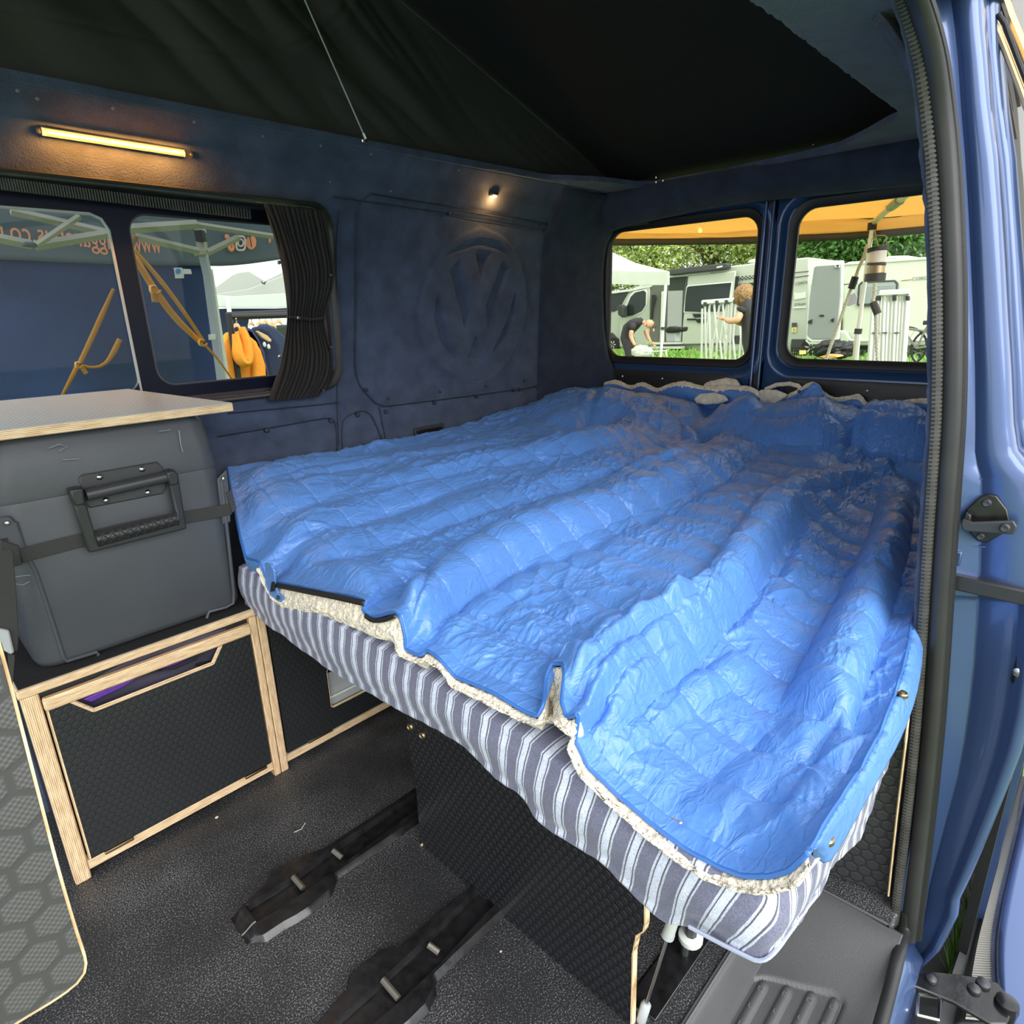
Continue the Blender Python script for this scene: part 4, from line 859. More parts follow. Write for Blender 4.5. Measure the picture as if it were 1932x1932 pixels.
g=G(); s_=[b(p,xb-.002) for p in [(829,1650),(833,1646),(841,1652),(846,1706),(834,1714)]]; obj('ply_slot_edge',G().prism(s_,(.002,0,0)),M['plyr'],bed)
s_=[b(p,xb-.0015) for p in [(787,1600),(796,1591),(797,1596),(789,1606)]]; obj('ply_notch_edge',G().prism(s_,(.002,0,0)),M['plyr'],bed)
for p in ((774,1371),(797,1387)):
    q=b(p); o=obj('bolt',G().lathe(q,[(.010,.004),(.010,-.001),(.0075,-.004),(.006,-.002),(.002,-.002)],14,'x'),M['brass'],bed,smooth=True)
obj('side_board',G().prism([(.73,1.0,.004),(2.3,1.0,.004),(2.3,1.0,.48),(.73,1.0,.48)],(0,-.012,0)),M['hexy'],bed)
obj('side_board',G().prism([(.95,.46,.004),(2.3,.46,.004),(2.3,.46,.48),(.95,.46,.48)],(0,-.012,0)),M['hexy'],bed)
obj('deck',G().box(.70,2.38,.21,1.50,.485,.50),M['darkp'],bed)
obj('near_leg_foot',G().box(.650,.714,.49,.557,-.0,.022),M['darkp'],bed) if 0 else None
gs=thing('gas_strut',X((1215,1905),.74),'steel gas strut with grey end caps beside the bed base board','strut')
t0,t1=X((1284,1690),.775),X((1207,1932),.735)
def on(k): return t0+(t1-t0)*k
obj('cylinder',G().tube([on(-.2),on(.29)],.0105,14),mat('pale_grey_plastic_cap',(.45,.49,.46),.4),gs,smooth=True)
obj('cylinder_collar',G().tube([on(.27),on(.30)],.0112,14),M['grey'],gs,smooth=True)
obj('rod',G().tube([on(.3),on(.84)],.0036,10),M['steel'],gs,smooth=True)
obj('end_socket',G().tube([on(.82),on(.835),on(.96),on(.99)],[.006,.0095,.0098,.006],12),M['grey'],gs,smooth=True)
q=on(.93); obj('ball_stud',G().tube([q+np.array([0,.006,.002]),q+np.array([0,.020,.004])],.005,8),M['steel'],gs,smooth=True)
ft=thing('round_foot',X((1300,1768),.80),'small white round plastic foot peeping out under the mattress','foot')
q=Z((1303,1762),.10); q=X((1303,1768),.90); obj('foot_disc',G().lathe(q,[(.022,-.008),(.024,-.004),(.024,.006),(.018,.009)],18,'z'),M['white'],ft,smooth=True)
obj('foot_stem',G().tube([q,q+np.array([0,0,.30])],.012,8),M['boxd'],ft,smooth=True)
obj('foot_post',G().tube([q+np.array([0,.01,-.005]),[q[0],q[1]+.01,0]],.008,8),M['boxd'],ft,smooth=True)
# edge rail of the floor between bed base and step
struct('trim_20',G().box(.75,2.3,.395,.455,.0,.006),M['gloss'],bevel=.002)
# ---- mattress under a striped sheet
mt_=thing('mattress',(.62,.85,.50),'thick mattress in a blue and white striped sheet hanging over the bed front','mattress')
obj('foam',G().box(.63,2.38,.22,1.50,.502,.555),M['darkp'],mt_,bevel=.02)
SB=[(463,1140,.602),(492,1168,.602),(530,1195,.600),(620,1262,.602),(720,1322,.600),(770,1347,.602),(870,1402,.606),(915,1447,.604),(985,1500,.600),(1008,1545,.596),(1060,1582,.598),(1130,1620,.600),(1200,1690,.602),(1255,1738,.604),(1320,1756,.598),(1385,1790,.592),(1436,1814,.588)]
SS=[(1462,1795,.180),(1500,1740,.176),(1545,1682,.172),(1562,1650,.160),(1600,1600,.166),(1620,1580,.156),(1646,1530,.166),(1655,1482,.160),(1690,1392,.172),(1708,1350,.166)]
bot=[X(p[:2],p[2]) for p in SB]+[Y(p[:2],.168) for p in SS]
def cz(y): return float(np.interp(y,[.15,.2,.35,.6,1.0,1.5],[.580,.582,.588,.612,.625,.628]))
nf=len(SB); crest=[]
for i,q in enumerate(bot):
    if i<nf: crest.append(np.array([.600+.005*math.sin(i*1.7),q[1],cz(q[1])]))
    else: crest.append(np.array([max(.61,q[0]),.178,.582+.03*max(0,q[0]-.7)]))
crest[nf-1]=np.array([.605,.190,.580]); inner=[]
for i,q in enumerate(crest):
    inner.append(q+np.array([.10,0,-.004]) if i<nf-1 else (q+np.array([.08,.10,-.004]) if i<nf+1 else q+np.array([0,.10,-.004])))
n_=1300; BO,CRs,INr=smoothline(bot,n_,2),None,None
Lb=np.r_[0,np.cumsum(np.linalg.norm(np.diff(np.array(bot),axis=0),axis=1))]; 
tq=np.linspace(0,1,n_)
def along(P):  # keep the pairing with the bottom line
    P=np.array(P); return np.stack([np.interp(tq*Lb[-1],Lb,P[:,k]) for k in range(3)],1)
def blur(A,k):
    w_=np.hanning(k+2)[1:-1]; w_/=w_.sum(); return np.stack([np.convolve(np.pad(A[:,i],k//2,mode='edge'),w_,'valid')[:len(A)] for i in range(3)],1)
BO=blur(along(bot),41); CR=blur(along(crest),41); INr=blur(along(inner),61)
arc=np.r_[0,np.cumsum(np.linalg.norm(np.diff(CR,axis=0),axis=1))]
rows=[];uvs=[]
def rowp(P,vv): rows.append(P); uvs.append(np.stack([arc/.043+6.1*vv*sstep(.35,.8,arc/arc[-1])*(1-sstep(.80,.86,arc/arc[-1]))-.6*vv,np.full(n_,vv)],1))
for s in np.linspace(0,1,10): rowp(INr*(1-s)+CR*s+np.array([0,0,.012*math.sin(math.pi*s*.9)]),-.1*(1-s))
nrm=np.gradient(CR,axis=0); nrm=np.stack([nrm[:,1],-nrm[:,0],0*nrm[:,0]],1); nrm/=np.linalg.norm(nrm,axis=1)[:,None]
if nrm[10,0]>0: nrm=-nrm
for s in np.linspace(0.03,1,34):
    w1=noise2(arc*16+s*1.0,np.full(n_,s*1.4))*.007*s+noise2(arc*45+s*3,np.full(n_,s*5.))*.0022
    bulge=.010*math.sin(math.pi*min(1,s*1.15))
    rowp(CR*(1-s)+BO*s+nrm*(w1+bulge)[:,None],s*.18)
for s in np.linspace(.1,1,8): rowp(BO-nrm*(.06*s)+np.array([0,0,-.004*math.sin(math.pi*s)+.006*s]),.18+.06*s)
M['sheet']=stripes_uv('striped_cotton_sheet',(.2,.22,.33),[(0,(.15,.155,.235)),(.42,(.52,.56,.68)),(.485,(.10,.10,.14)),(.535,(.56,.61,.75)),(.56,(.60,.65,.80)),(.79,(.10,.10,.14)),(.845,(.52,.56,.68)),(.91,(.15,.155,.235))])
sh=gridobj('striped_sheet',np.array(rows),M['sheet'],mt_,uv=np.array(uvs),thick=.0015)
# turned hem at the near corner
g=G(); cp_=[X(p,.585) for p in [(1300,1748),(1352,1776),(1400,1800),(1436,1817)]]+[Y(p,.166) for p in [(1464,1797),(1500,1742),(1540,1688)]]
obj('hem',G().tube(smoothline(cp_,40),.0028,6),mat('pale_hem',(.40,.44,.58),.85),mt_,smooth=True)
# ---- duvet
T=[((430,880),.70,(432,886)),((438,930),.66,(440,934)),((452,1000),.62,(452,1005)),((465,1050),.60,(466,1060)),((492,1058),.598,(490,1068)),((500,1085),.597,(504,1104)),((512,1100),.6,(522,1134)),
((525,1097),.602,(545,1152)),((600,1112),.605,(602,1154)),((690,1130),.61,(690,1190)),((684,1148),.60,(702,1198)),((700,1163),.598,(725,1204)),((745,1152),.602,(745,1207)),((757,1170),.600,(753,1216)),((766,1205),.598,(752,1228)),((765,1225),.596,(766,1238)),
((795,1235),.596,(792,1248)),((806,1222),.605,(812,1245)),((830,1240),.60,(838,1262)),((860,1275),.60,(860,1294)),((930,1303),.60,(925,1326)),((990,1338),.60,(982,1354)),((1015,1349),.598,(1018,1364)),((1027,1325),.61,(1031,1361)),
((1030,1275),.65,(1037,1348)),((1042,1248),.67,(1042,1338)),((1062,1252),.67,(1046,1338)),((1066,1275),.65,(1050,1348)),((1060,1320),.61,(1052,1364)),((1070,1352),.598,(1068,1375)),((1092,1350),.60,(1086,1390)),((1085,1395),.597,(1077,1408)),
((1110,1445),.597,(1098,1458)),((1170,1500),.6,(1160,1517)),((1230,1550),.6,(1219,1572)),((1290,1595),.6,(1279,1618)),((1350,1630),.6,(1344,1657)),((1400,1648),.6,(1399,1675)),((1450,1651),.602,(1456,1681)),((1492,1637),.606,(1506,1668)),((1528,1602),.615,(1533,1628))]
Fp=np.array([X(p,x) for p,x,_ in T]); Fl=np.array([X(q,x-.004) for _,x,q in T])
LF=np.r_[0,np.cumsum(np.linalg.norm(np.diff(np.array([t[0] for t in T],float),axis=0),axis=1))]; LF/=LF[-1]
NU,NV=1000,760
uu=np.linspace(0,1,NU); vv=np.linspace(0,1,NV)**1.25
F0=np.stack([np.interp(uu,LF,Fp[:,k]) for k in range(3)],1); F1=blur(F0,9); FS=blur(F0,361)
F1[0]=F0[0]
e_=sstep(0,.10,uu)*sstep(0,.06,1-uu); FS=F1*(1-e_)[:,None]+FS*e_[:,None]
Bp=np.array([X(p,2.42) for p in [(1036,738),(1110,726),(1180,738),(1240,746),(1300,756),(1340,772),(1420,766),(1480,764),(1530,752),(1570,764),(1620,786),(1680,785),(1750,778),(1800,775)]]); Bk=blur(resample(Bp,NU),31)
Lf=np.array([Y(p,1.80) for p in [(430,880),(520,868),(640,850),(800,820),(920,790),(1036,738)]]); Lf[0]=F1[0]; Lf[-1]=Bk[0]; Lf[:,1]=np.maximum(Lf[:,1],1.74)
Rt=np.array([F1[-1],Z((1600,1490),.632),Z((1650,1408),.634),Z((1686,1320),.640),Z((1712,1230),.648),Z((1722,1150),.655),(1.50,.215,.67),(1.8,.235,.70),(2.1,.25,.75),Bk[-1]])
def byv(P):
    P=np.asarray(P); l=np.r_[0,np.cumsum(np.linalg.norm(np.diff(P,axis=0),axis=1))]; l/=l[-1]; return np.stack([np.interp(vv,l,P[:,k]) for k in range(3)],1)
Lv,Rv=blur(byv(smoothline(Lf,300)),31),blur(byv(smoothline(Rt,300)),31); Lv[0]=F1[0];Rv[0]=F1[-1];Lv[-1]=Bk[0];Rv[-1]=Bk[-1]
U=uu[:,None,None]; V=vv[None,:,None]
base_=(1-V)*FS[:,None]+V*Bk[:,None]+(1-U)*Lv[None]+U*Rv[None]-((1-U)*(1-V)*FS[0]+U*(1-V)*FS[-1]+(1-U)*V*Bk[0]+U*V*Bk[-1])
base_=base_+((F1-FS)[:,None])*np.exp(-(vv[None,:,None]/.045)**1.3)
# mattress crown: lift interior a touch above the edges
crown=.022*np.sin(np.pi*np.clip(V[...,0],0,1))**.8*np.sin(np.pi*np.clip(U[...,0],0,1))**.5
base_[...,2]+=crown
ridges=[ # crest line (photo), half widths start/end, height
 ([(440,905),(560,885),(700,868),(860,842),(1000,815),(1120,790)],20,14,.030),
 ([(446,955),(600,918),(760,890),(900,865),(1040,842),(1180,818),(1290,800)],26,16,.040),
 ([(500,1010),(600,978),(720,940),(860,905),(980,880),(1100,850),(1220,822)],22,14,.034),
 ([(540,1045),(660,1015),(760,985),(880,945),(1000,915),(1090,890),(1180,862),(1280,838)],18,14,.026),
 ([(620,1100),(740,1060),(850,1020),(920,990),(1010,955)],26,16,.022),
 ([(740,1170),(800,1115),(870,1060),(950,1010),(1040,965),(1150,925),(1260,885),(1350,850),(1410,805),(1430,780)],30,24,.050),
 ([(560,1075),(640,1080),(720,1092)],18,18,.010),
 ([(1052,1252),(1110,1232),(1180,1196),(1250,1160),(1310,1120)],26,22,.036),
 ([(1120,1310),(1200,1250),(1270,1190),(1330,1130),(1380,1070),(1420,1010),(1450,965),(1500,930),(1560,905)],46,26,.052),
 ([(1090,1300),(1150,1240),(1220,1190)],18,22,.018),
 ([(1540,1330),(1580,1240),(1620,1150),(1655,1070),(1680,1000),(1692,940),(1690,900)],52,22,.050),
 ([(780,1200),(860,1165),(960,1110),(1050,1060)],22,16,.010),
 ([(870,1245),(960,1205),(1060,1165),(1150,1120)],20,14,.008),
 ([(1480,930),(1560,905),(1630,888),(1700,868)],16,12,.020),
 ([(1160,900),(1230,880),(1310,865)],12,12,.014),
 ([(1110,1420),(1220,1360),(1330,1290),(1430,1230)],30,20,.012),
 ([(1300,1560),(1400,1480),(1500,1400),(1560,1330)],34,26,.008),
 ([(1480,1570),(1560,1460),(1620,1360)],22,20,.010),
 ([(1290,830),(1340,800),(1400,790),(1440,770)],16,14,.030),
]
mounds=[(1090,762,85,34,.045),(1215,770,105,32,.050),(1000,790,60,22,.012),(1380,800,46,22,.030),(1520,790,125,38,.060),(1690,800,80,40,.062),(1600,835,60,26,.020),(1545,735,28,20,.03),(1330,760,20,10,.01)]
valleys=[([(640,870),(830,850),(1000,828),(1130,800)],9,.008),([(700,1065),(850,1030),(1000,985),(1120,945),(1250,905),(1340,860)],12,.012),([(800,1215),(870,1140),(940,1095),(1060,1045),(1200,985),(1300,940),(1400,880),(1450,840)],13,.014),
 ([(1105,1370),(1180,1310),(1270,1245),(1350,1190),(1420,1130),(1475,1060),(1510,980)],15,.014),([(1240,780),(1300,810),(1330,835)],9,.02),([(1330,770),(1340,800)],12,.02),([(1620,800),(1600,850)],10,.02),([(1125,775),(1100,815)],9,.015),([(1690,880),(1730,900),(1745,960)],12,.02),
 ([(760,1200),(800,1150),(820,1100)],8,.01),([(550,985),(620,960),(760,935)],8,.006),([(480,985),(520,975)],8,.006)]
H=np.zeros((NU,NV)); edgef=sstep(0,.035,vv)[None,:]*.75+.25
_c={}
def lifted(h_):
    k=round(h_*.7,3)
    if k not in _c: _c[k]=px_of(base_+np.array([0,0,k]))
    return _c[k]
for l,w0,w1,h_ in ridges:
    PX,PY=lifted(h_*1.15); d_,t_,_=poly_dist(PX,PY,l); w_=(w0*(1-t_)+w1*t_)*1.45; q=np.clip(1-(d_/w_)**2,0,1)
    H+=1.25*h_*(q*q*(3-2*q)*.35+q*.65)*sstep(-.02,.12,t_+.015)*(1-.8*sstep(.82,1.,t_))
for x_,y_,rx_,ry_,h_ in mounds: PX,PY=lifted(h_); q=np.clip(1-((PX-x_)/rx_/1.2)**2-((PY-y_)/ry_/1.2)**2,0,1); H+=h_*1.5*q**1.2
PX,PY=lifted(.01)
for l,w_,h_ in valleys: d_,t_,_=poly_dist(PX,PY,l); H-=h_*np.exp(-(d_/w_)**2)
H*=edgef
xw,yw=base_[...,0],base_[...,1]
# quilting: stitched seams running across the bed, padding puffed between them
wx=xw+.020*noise2(xw*3+2,yw*3)+.25*(H); per=.105; ph=(wx/per)%1; sdist=np.minimum(ph,1-ph)*per
wy=yw+.03*noise2(xw*3+7,yw*3+5)+.10*xw; per2=.34; ph2=(wy/per2)%1; sd2=np.minimum(ph2,1-ph2)*per2
puff=(.0022+.0045*sstep(1.35,.85,yw))*(1-np.exp(-(sdist/.020)**2))+.0006*(1-np.exp(-(sd2/.014)**2))-.0022*np.exp(-(sdist/.0028)**2)
seamf=np.exp(-(sdist/.012))+.25*np.exp(-(sd2/.012))
puck=noise2(xw*22,yw*75)*.0022*seamf
# wrinkles: sharp creases in several directions, stronger in hollows
def crease(a,fx,fy,ox):
    X_=xw*math.cos(a)+yw*math.sin(a); Y_=-xw*math.sin(a)+yw*math.cos(a)
    X_=X_+.018*noise2(xw*9+ox,yw*9); Y_=Y_+.018*noise2(xw*9,yw*9+ox)
    n=noise2(X_*fx+ox,Y_*fy+ox*2); return (1-np.abs(n)*2.8).clip(0,1)**2.6
mask=sstep(-.12,.22,noise2(xw*3.6+11,yw*3.6+4))*.8+.2
fine=sstep(-.1,.25,noise2(xw*5+31,yw*5+14))
wr=(crease(.45,4,14,1)*.0065+crease(-.30,4.5,16,5)*.0058)*mask+(crease(1.1,7,20,9)*.0030)*sstep(0,.3,noise2(xw*3+1,yw*3))+(crease(.25,9,42,14)*.0030+crease(-.7,10,38,21)*.0026+crease(.8,12,55,31)*.0012)*fine
low=noise2(xw*4,yw*4)*.006+noise2(xw*10+3,yw*10)*.0025
detail=(puff+puck+wr+low)*(.35+.65*sstep(0,.03,vv)[None,:])
Pd=base_.copy(); Pd[...,2]+=H+detail-.004
# keep it off the far wall and behind the near seal
Pd[...,1]=np.minimum(Pd[...,1],wally(Pd[...,2])-.018)
dv=thing('sleeping_quilt',(1.3,.9,.66),'large crumpled bright blue quilted duvet with cream fleece lining spread over the bed','duvet')
def duvmat():
    m=mat('blue_satin_nylon',(.095,.245,.62),.34,spec=.55,sheen=.12,var=.05,vscale=3); nt=m.node_tree; b_=nt.nodes['Principled BSDF']; b_.inputs['Sheen Tint'].default_value=(.55,.75,1,1); b_.inputs['Sheen Roughness'].default_value=.4
    tc=N(nt,'ShaderNodeTexCoord'); mp=N(nt,'ShaderNodeMapping'); mp.inputs['Scale'].default_value=(16,34,24); mp.inputs['Rotation'].default_value=(0,0,.5); nt.links.new(tc.outputs['Object'],mp.inputs[0])
    n=N(nt,'ShaderNodeTexNoise',Scale=1.,Detail=4.,Distortion=1.2); nt.links.new(mp.outputs[0],n.inputs[0])
    r=math_(nt,'ABSOLUTE',math_(nt,'SUBTRACT',n.outputs[0],.5)); r=ramp(nt,r,[(0,(1,1,1)),(.12,(.2,.2,.2)),(.3,(0,0,0))])
    bp=N(nt,'ShaderNodeBump',Strength=.8,Distance=.0016); nt.links.new(r,bp.inputs['Height']); nt.links.new(bp.outputs[0],b_.inputs['Normal']); return m
M['duvet']=duvmat()
gridobj('quilted_cover',Pd,M['duvet'],dv,thick=.003)
M['pipe']=mat('blue_edge_binding',(.04,.15,.46),.4)
obj('edge_binding',G().tube(Pd[::4,0]+np.array([-.001,0,-.001]),.0034,7),M['pipe'],dv,smooth=True)
# fleece lining showing past the front edge
M['fleece']=mat('cream_fleece',(.88,.79,.63),.95,spec=.1,bump=.012,bscale=95,var=.14,vscale=60,sheen=.4,det=3)
FL=blur(np.stack([np.interp(uu,LF,Fl[:,k]) for k in range(3)],1),9); k0=int(np.searchsorted(uu,LF[4])); rows=[]
aF=np.r_[0,np.cumsum(np.linalg.norm(np.diff(F1,axis=0),axis=1))]
A0=Pd[:,6].copy()+np.array([.006,0,-.034]); A1=Pd[:,0]+np.array([.001,0,-.009])
ctrl=[A0,A1,A1*.65+FL*.35+np.array([-.006,0,-.004]),A1*.3+FL*.7+np.array([-.010,0,.0]),FL+np.array([-.004,0,0]),FL+np.array([.010,0,-.001]),FL*.5+A0*.5+np.array([.03,0,-.01])]
n_s=30
for s in np.linspace(0,len(ctrl)-1.001,n_s):
    i=int(s); t=s-i; r_=ctrl[i]*(1-t)+ctrl[i+1]*t; k=noise2(aF*70+s*2,np.full(NU,s*2.1))*.0055+noise2(aF*150,np.full(NU,s*4.))*.0035
    on_=min(1,s/1.5); rows.append(r_+np.array([-1,0,.3])*(k*on_)[:,None])
gridobj('fleece_lining',np.array(rows)[:,k0:],M['fleece'],dv,thick=.002)
e5=Pd[:k0+6,0]; gridobj('edge_drop',np.array([e5+np.array([0,0,.001]),e5+np.array([-.004,-.002,-.010]),e5+np.array([.002,.004,-.030]),e5+np.array([.02,.02,-.05])]),M['duvet'],dv,thick=.002)
# zip along the far foot end
zp=[X(p,x) for p,x in [((519,1099),.594),((560,1107),.594),((620,1118),.596),((690,1133),.600)]]
zz2=smoothline(zp,40,1); P=np.array([[q+np.array([-.002,0,.002]),q+np.array([-.006,0,-.003]),q+np.array([-.006,0,-.010]),q+np.array([-.001,0,-.013])] for q in zz2]); M['zip']=mat('black_zip_tape',(.012,.012,.012),.5,bump=.0008,bscale=300)
gridobj('zip',P,M['zip'],dv,thick=.001)
zz3=smoothline([X(p,.592) for p in [(690,1158),(703,1168),(725,1167),(746,1158)]],30,1); P=np.array([[q+np.array([-.001,0,.002]),q+np.array([-.004,0,-.002]),q+np.array([-.004,0,-.007]),q+np.array([.001,0,-.009])] for q in zz3]); gridobj('zip',P,M['zip'],dv,thick=.001)
q=X((514,1108),.590); obj('zip_pull',G().prism([X(p,.582) for p in [(512,1098),(517,1098),(516,1116),(509,1117)]],(.003,0,0)),M['zip'],dv,bevel=.0008)
# far foot corner tab with a snap
tb=smoothline([X(p,.592) for p in [(500,1000),(497,1040),(500,1085),(510,1118),(525,1134)]],30); obj('corner_tab',G().prism([X(p,.588) for p in [(499,1062),(510,1064),(517,1078),(518,1100),(524,1120),(535,1130),(528,1140),(511,1130),(500,1105)]],(.006,0,0)),M['duvet'],dv,bevel=.002)
obj('snap',G().lathe(X((524,1128),.584),[(.005,.003),(.005,-.001),(.0025,-.003)],12,'x'),M['boxd'],dv,smooth=True)
# side flap hanging beyond the long seam
R0=Pd[-1,:470:6]; ppx=[(1534,1608),(1545,1618),(1563,1626),(1600,1562),(1650,1474),(1700,1388),(1733,1292),(1741,1190),(1729,1112)]
FO=np.array([Z(ppx[0],.622),Z(ppx[1],.612),Z(ppx[2],.604),Z(ppx[3],.606),Z(ppx[4],.608),Z(ppx[5],.606),Z(ppx[6],.61),Z(ppx[7],.63),Z(ppx[8],.655)])
FO=smoothline(FO,160,2); R1=resample(np.array(R0),160); k=np.argmin(np.linalg.norm(R1-FO[-1],axis=1)); R1=resample(R1[:max(k,20)],160)
rows=[]; al=np.linspace(0,1,160)
for s in np.linspace(0,1,26):
    bulge=.010*math.sin(math.pi*s)-.012*math.exp(-(s/.09)**2); pk=noise2(al*75,np.full(160,s*1.5))*.0045*(math.exp(-(s/.3)**2)+.3)
    rows.append(R1*(1-s)+FO*s+np.array([0,0,1])*(bulge+pk)[:,None]-np.array([0,0,.001]))
FLP=np.array(rows); gridobj('side_flap',FLP,M['duvet'],dv,thick=.003)
obj('flap_binding',G().tube(FLP[-1][::2],.003,7),M['pipe'],dv,smooth=True)
obj('seam_piping',G().tube(R1[::2]+np.array([0,0,.003]),.0028,7),M['pipe'],dv,smooth=True)
for p,zc_,r_ in (((1555,1581),.636,.0115),((1702,1310),.640,.009)):
    q=Z(p,zc_); obj('snap',G().lathe(q,[(r_,-.003),(r_,.002),(r_*.8,.004),(r_*.55,.002),(r_*.45,.006),(r_*.1,.006)],16,'z'),M['brass'],dv,smooth=True)
# fleece roll along the head end
bp_=[(1033,738),(1046,722),(1070,716),(1110,727),(1140,724),(1165,719),(1190,734),(1210,723),(1228,731),(1240,738),(1262,728),(1290,722),(1320,731),(1345,733),(1380,731),(1425,734),(1440,756),(1455,765),(1478,752),(1500,742),(1522,728),(1535,724),(1552,744),(1572,755),(1600,752),(1622,746),(1636,768),(1652,774),(1690,764),(1720,757),(1752,756),(1800,757)]
BL=smoothline([X(p,2.425) for p in bp_],500,2); al=np.linspace(0,1,500)
rows=[]
for k in range(15):
    a=math.pi*(k/14*1.25-.12); r_=.013*(1+.25*noise2(al*130,np.full(500,k*.8))+.35*noise2(al*22,np.full(500,2.)))
    rows.append(BL+np.stack([-np.cos(a)*r_*1.3,0*r_,np.sin(a)*r_-.004],1))
rows=[rows[0]+np.array([0.0,0,-.03])]+rows+[rows[-1]+np.array([.02,0,-.10])]
gridobj('head_fleece',np.array(rows),M['fleece'],dv,thick=.002)
# blue underside standing up to the fleece roll
rows=[]
Bd=resample(Pd[:,-1],500)
for s in np.linspace(0,1,12): rows.append(Bd*(1-s)+(BL+np.array([-.016,0,-.006]))*s+np.stack([-.01*np.sin(np.pi*s)+0*al,0*al,.010*noise2(al*60,np.full(500,s*2))*math.sin(math.pi*s)],1))
gridobj('head_turn_up',np.array(rows),M['duvet'],dv,thick=.002)
def clump(pxs,x,name,mt2,par,th=.02):
    pts=[X(p,x) for p in pxs]; o=obj(name,G().prism(pts,(th,0,0)),mt2,par,bevel=.009,seg=4); return o
clump([(1322,733),(1330,722),(1345,718),(1368,713),(1388,716),(1396,728),(1398,736),(1360,738)],2.44,'fleece_fold',M['fleece'],dv)
clump([(1308,752),(1318,744),(1345,741),(1366,747),(1373,757),(1355,762),(1330,764),(1312,762)],2.36,'fleece_fold',M['fleece'],dv)
clump([(1430,736),(1462,736),(1485,745),(1478,752),(1462,762),(1440,768),(1432,756)],2.38,'fleece_fold',M['fleece'],dv)
obj('loose_fleece_edge',G().tube([X(p,2.44) for p in [(1444,735),(1465,726),(1490,724),(1506,728),(1512,736)]],.008,8),M['fleece'],dv,smooth=True)
clump([(1495,762),(1515,740),(1534,720),(1545,728),(1556,748),(1570,765),(1530,768)],2.35,'blue_corner_fold',M['duvet'],dv)
obj('snap',G().lathe(X((1508,739),2.345),[(.006,.003),(.006,-.001),(.0025,-.003)],10,'x'),M['boxd'],dv,smooth=True)
# ================= OUTSIDE =================
def gz(x,y):  # the field lies low at the van and climbs away from it
    return -.62+.90*sstep(3.5,9.,np.hypot(x,y))
ax_=np.r_[np.linspace(-6,30,110),np.linspace(32,70,12)]; ay_=np.r_[np.linspace(-14,30,120),np.linspace(32,60,8)]
XX,YY=np.meshgrid(ax_,ay_,indexing='ij'); P=np.stack([XX,YY,gz(XX,YY)+.03*noise2(XX*.8,YY*.8)],-1)
def grassmat():
    m=mat('mown_grass',(.16,.25,.07),.9,var=.35,vscale=1.5,bump=.03,bscale=30); return m
M['grass']=grassmat(); gridobj('ground',P,M['grass'],kind='structure',label='mown green field around the vans')
def leafblades(name,pts,h,w_,m_,parent=None,kind='stuff'):
    V_=[];F_=[]
    for (x,y,z) in pts:
        a=rng.random()*6.28; hh=h*(.6+.7*rng.random()); lx,ly=rng.normal(0,.35,2)*hh; dx,dy=math.cos(a)*w_,math.sin(a)*w_; o=len(V_)
        V_+=[(x-dx,y-dy,z),(x+dx,y+dy,z),(x+lx*.5+dx*.7,y+ly*.5+dy*.7,z+hh*.6),(x+lx*.5-dx*.7,y+ly*.5-dy*.7,z+hh*.6),(x+lx,y+ly,z+hh)]; F_+=[(o,o+1,o+2,o+3),(o+3,o+2,o+4)]
    o=obj(name,(V_,F_),m_,parent,recalc=False); o['kind']=kind; return o
gm=mat('long_grass_blades',(.20,.42,.06),.6)
pts=[]
for i in range(90):
    px_=rng.uniform(1792,1845); py_=1835-(px_-1792)*3.2+rng.normal(0,10); q=Z((px_,py_),-.31); pts.append((q[0],q[1],-.33))
g_=leafblades('grass_tuft',pts,.11,.0022,gm); tag(g_,'bright green grass showing in the gap beside the open sliding door','grass')
pts=[(x,y,float(gz(x,y))) for x,y in zip(rng.uniform(9,17,5000),rng.uniform(1,9,5000))]
g_=leafblades('field_grass',pts,.07,.02,gm); tag(g_,'short grass blades of the field behind the van','grass')
# ---- paints
M['van']=mat('grey_cream_van_paint',(.48,.53,.44),.3,coat=.4); M['cara']=mat('cream_caravan_skin',(.72,.77,.64),.4)
M['tent']=fabric('white_tent_fabric',(.82,.85,.80),.4); M['tyre']=mat('tyre_rubber',(.015,.015,.015),.8); M['dglass']=mat('dark_vehicle_glass',(.03,.04,.04),.12,spec=.25)
M['dgrey']=mat('dark_grey_trim',(.05,.055,.055),.6); M['alu']=mat('brushed_aluminium_frame',(.78,.80,.76),.35,metal=.5)
M['skin']=mat('skin',(.72,.38,.25),.55); M['navy']=mat('navy_cloth',(.018,.028,.07),.9); M['yellow']=fabric('mustard_awning_canvas',(.95,.67,.30),.6)
M['char']=mat('charcoal_cloth',(.04,.04,.045),.9); M['chrome']=mat('light_alloy',(.7,.7,.7),.25,metal=.8)
XV=14.0
def e(p,x=XV): return X(p,x)
def plate(name,pl,x,d,mt,parent,bev=0,lab=None): return obj(name,G().prism([X(p,x) for p in pl],(d,0,0)),mt,parent,bevel=bev,label=lab)
def wheel(par,p,x,r,name='wheel'):
    c_=X(p,x); o=obj(name,G().lathe(c_,[(r*.62,.0),(r*.95,0),(r,.05),(r,.2),(r*.6,.22)],24,'x'),M['tyre'],par,smooth=True)
    g=G(); g.lathe(c_,[(r*.6,.02),(r*.58,.0),(r*.5,.03),(r*.1,.03)],20,'x')
    obj('rim',g,M['dgrey'],o,smooth=True); g=G()
    for k in range(6):
        a=k*math.pi/3; g.prism([c_+np.array([-.01,math.cos(a+s_)*r*q_,math.sin(a+s_)*r*q_]) for s_,q_ in ((-.12,.12),(-.2,.56),(.2,.56),(.12,.12))],(.03,0,0))
    obj('spokes',g,M['chrome'],o)
    return o
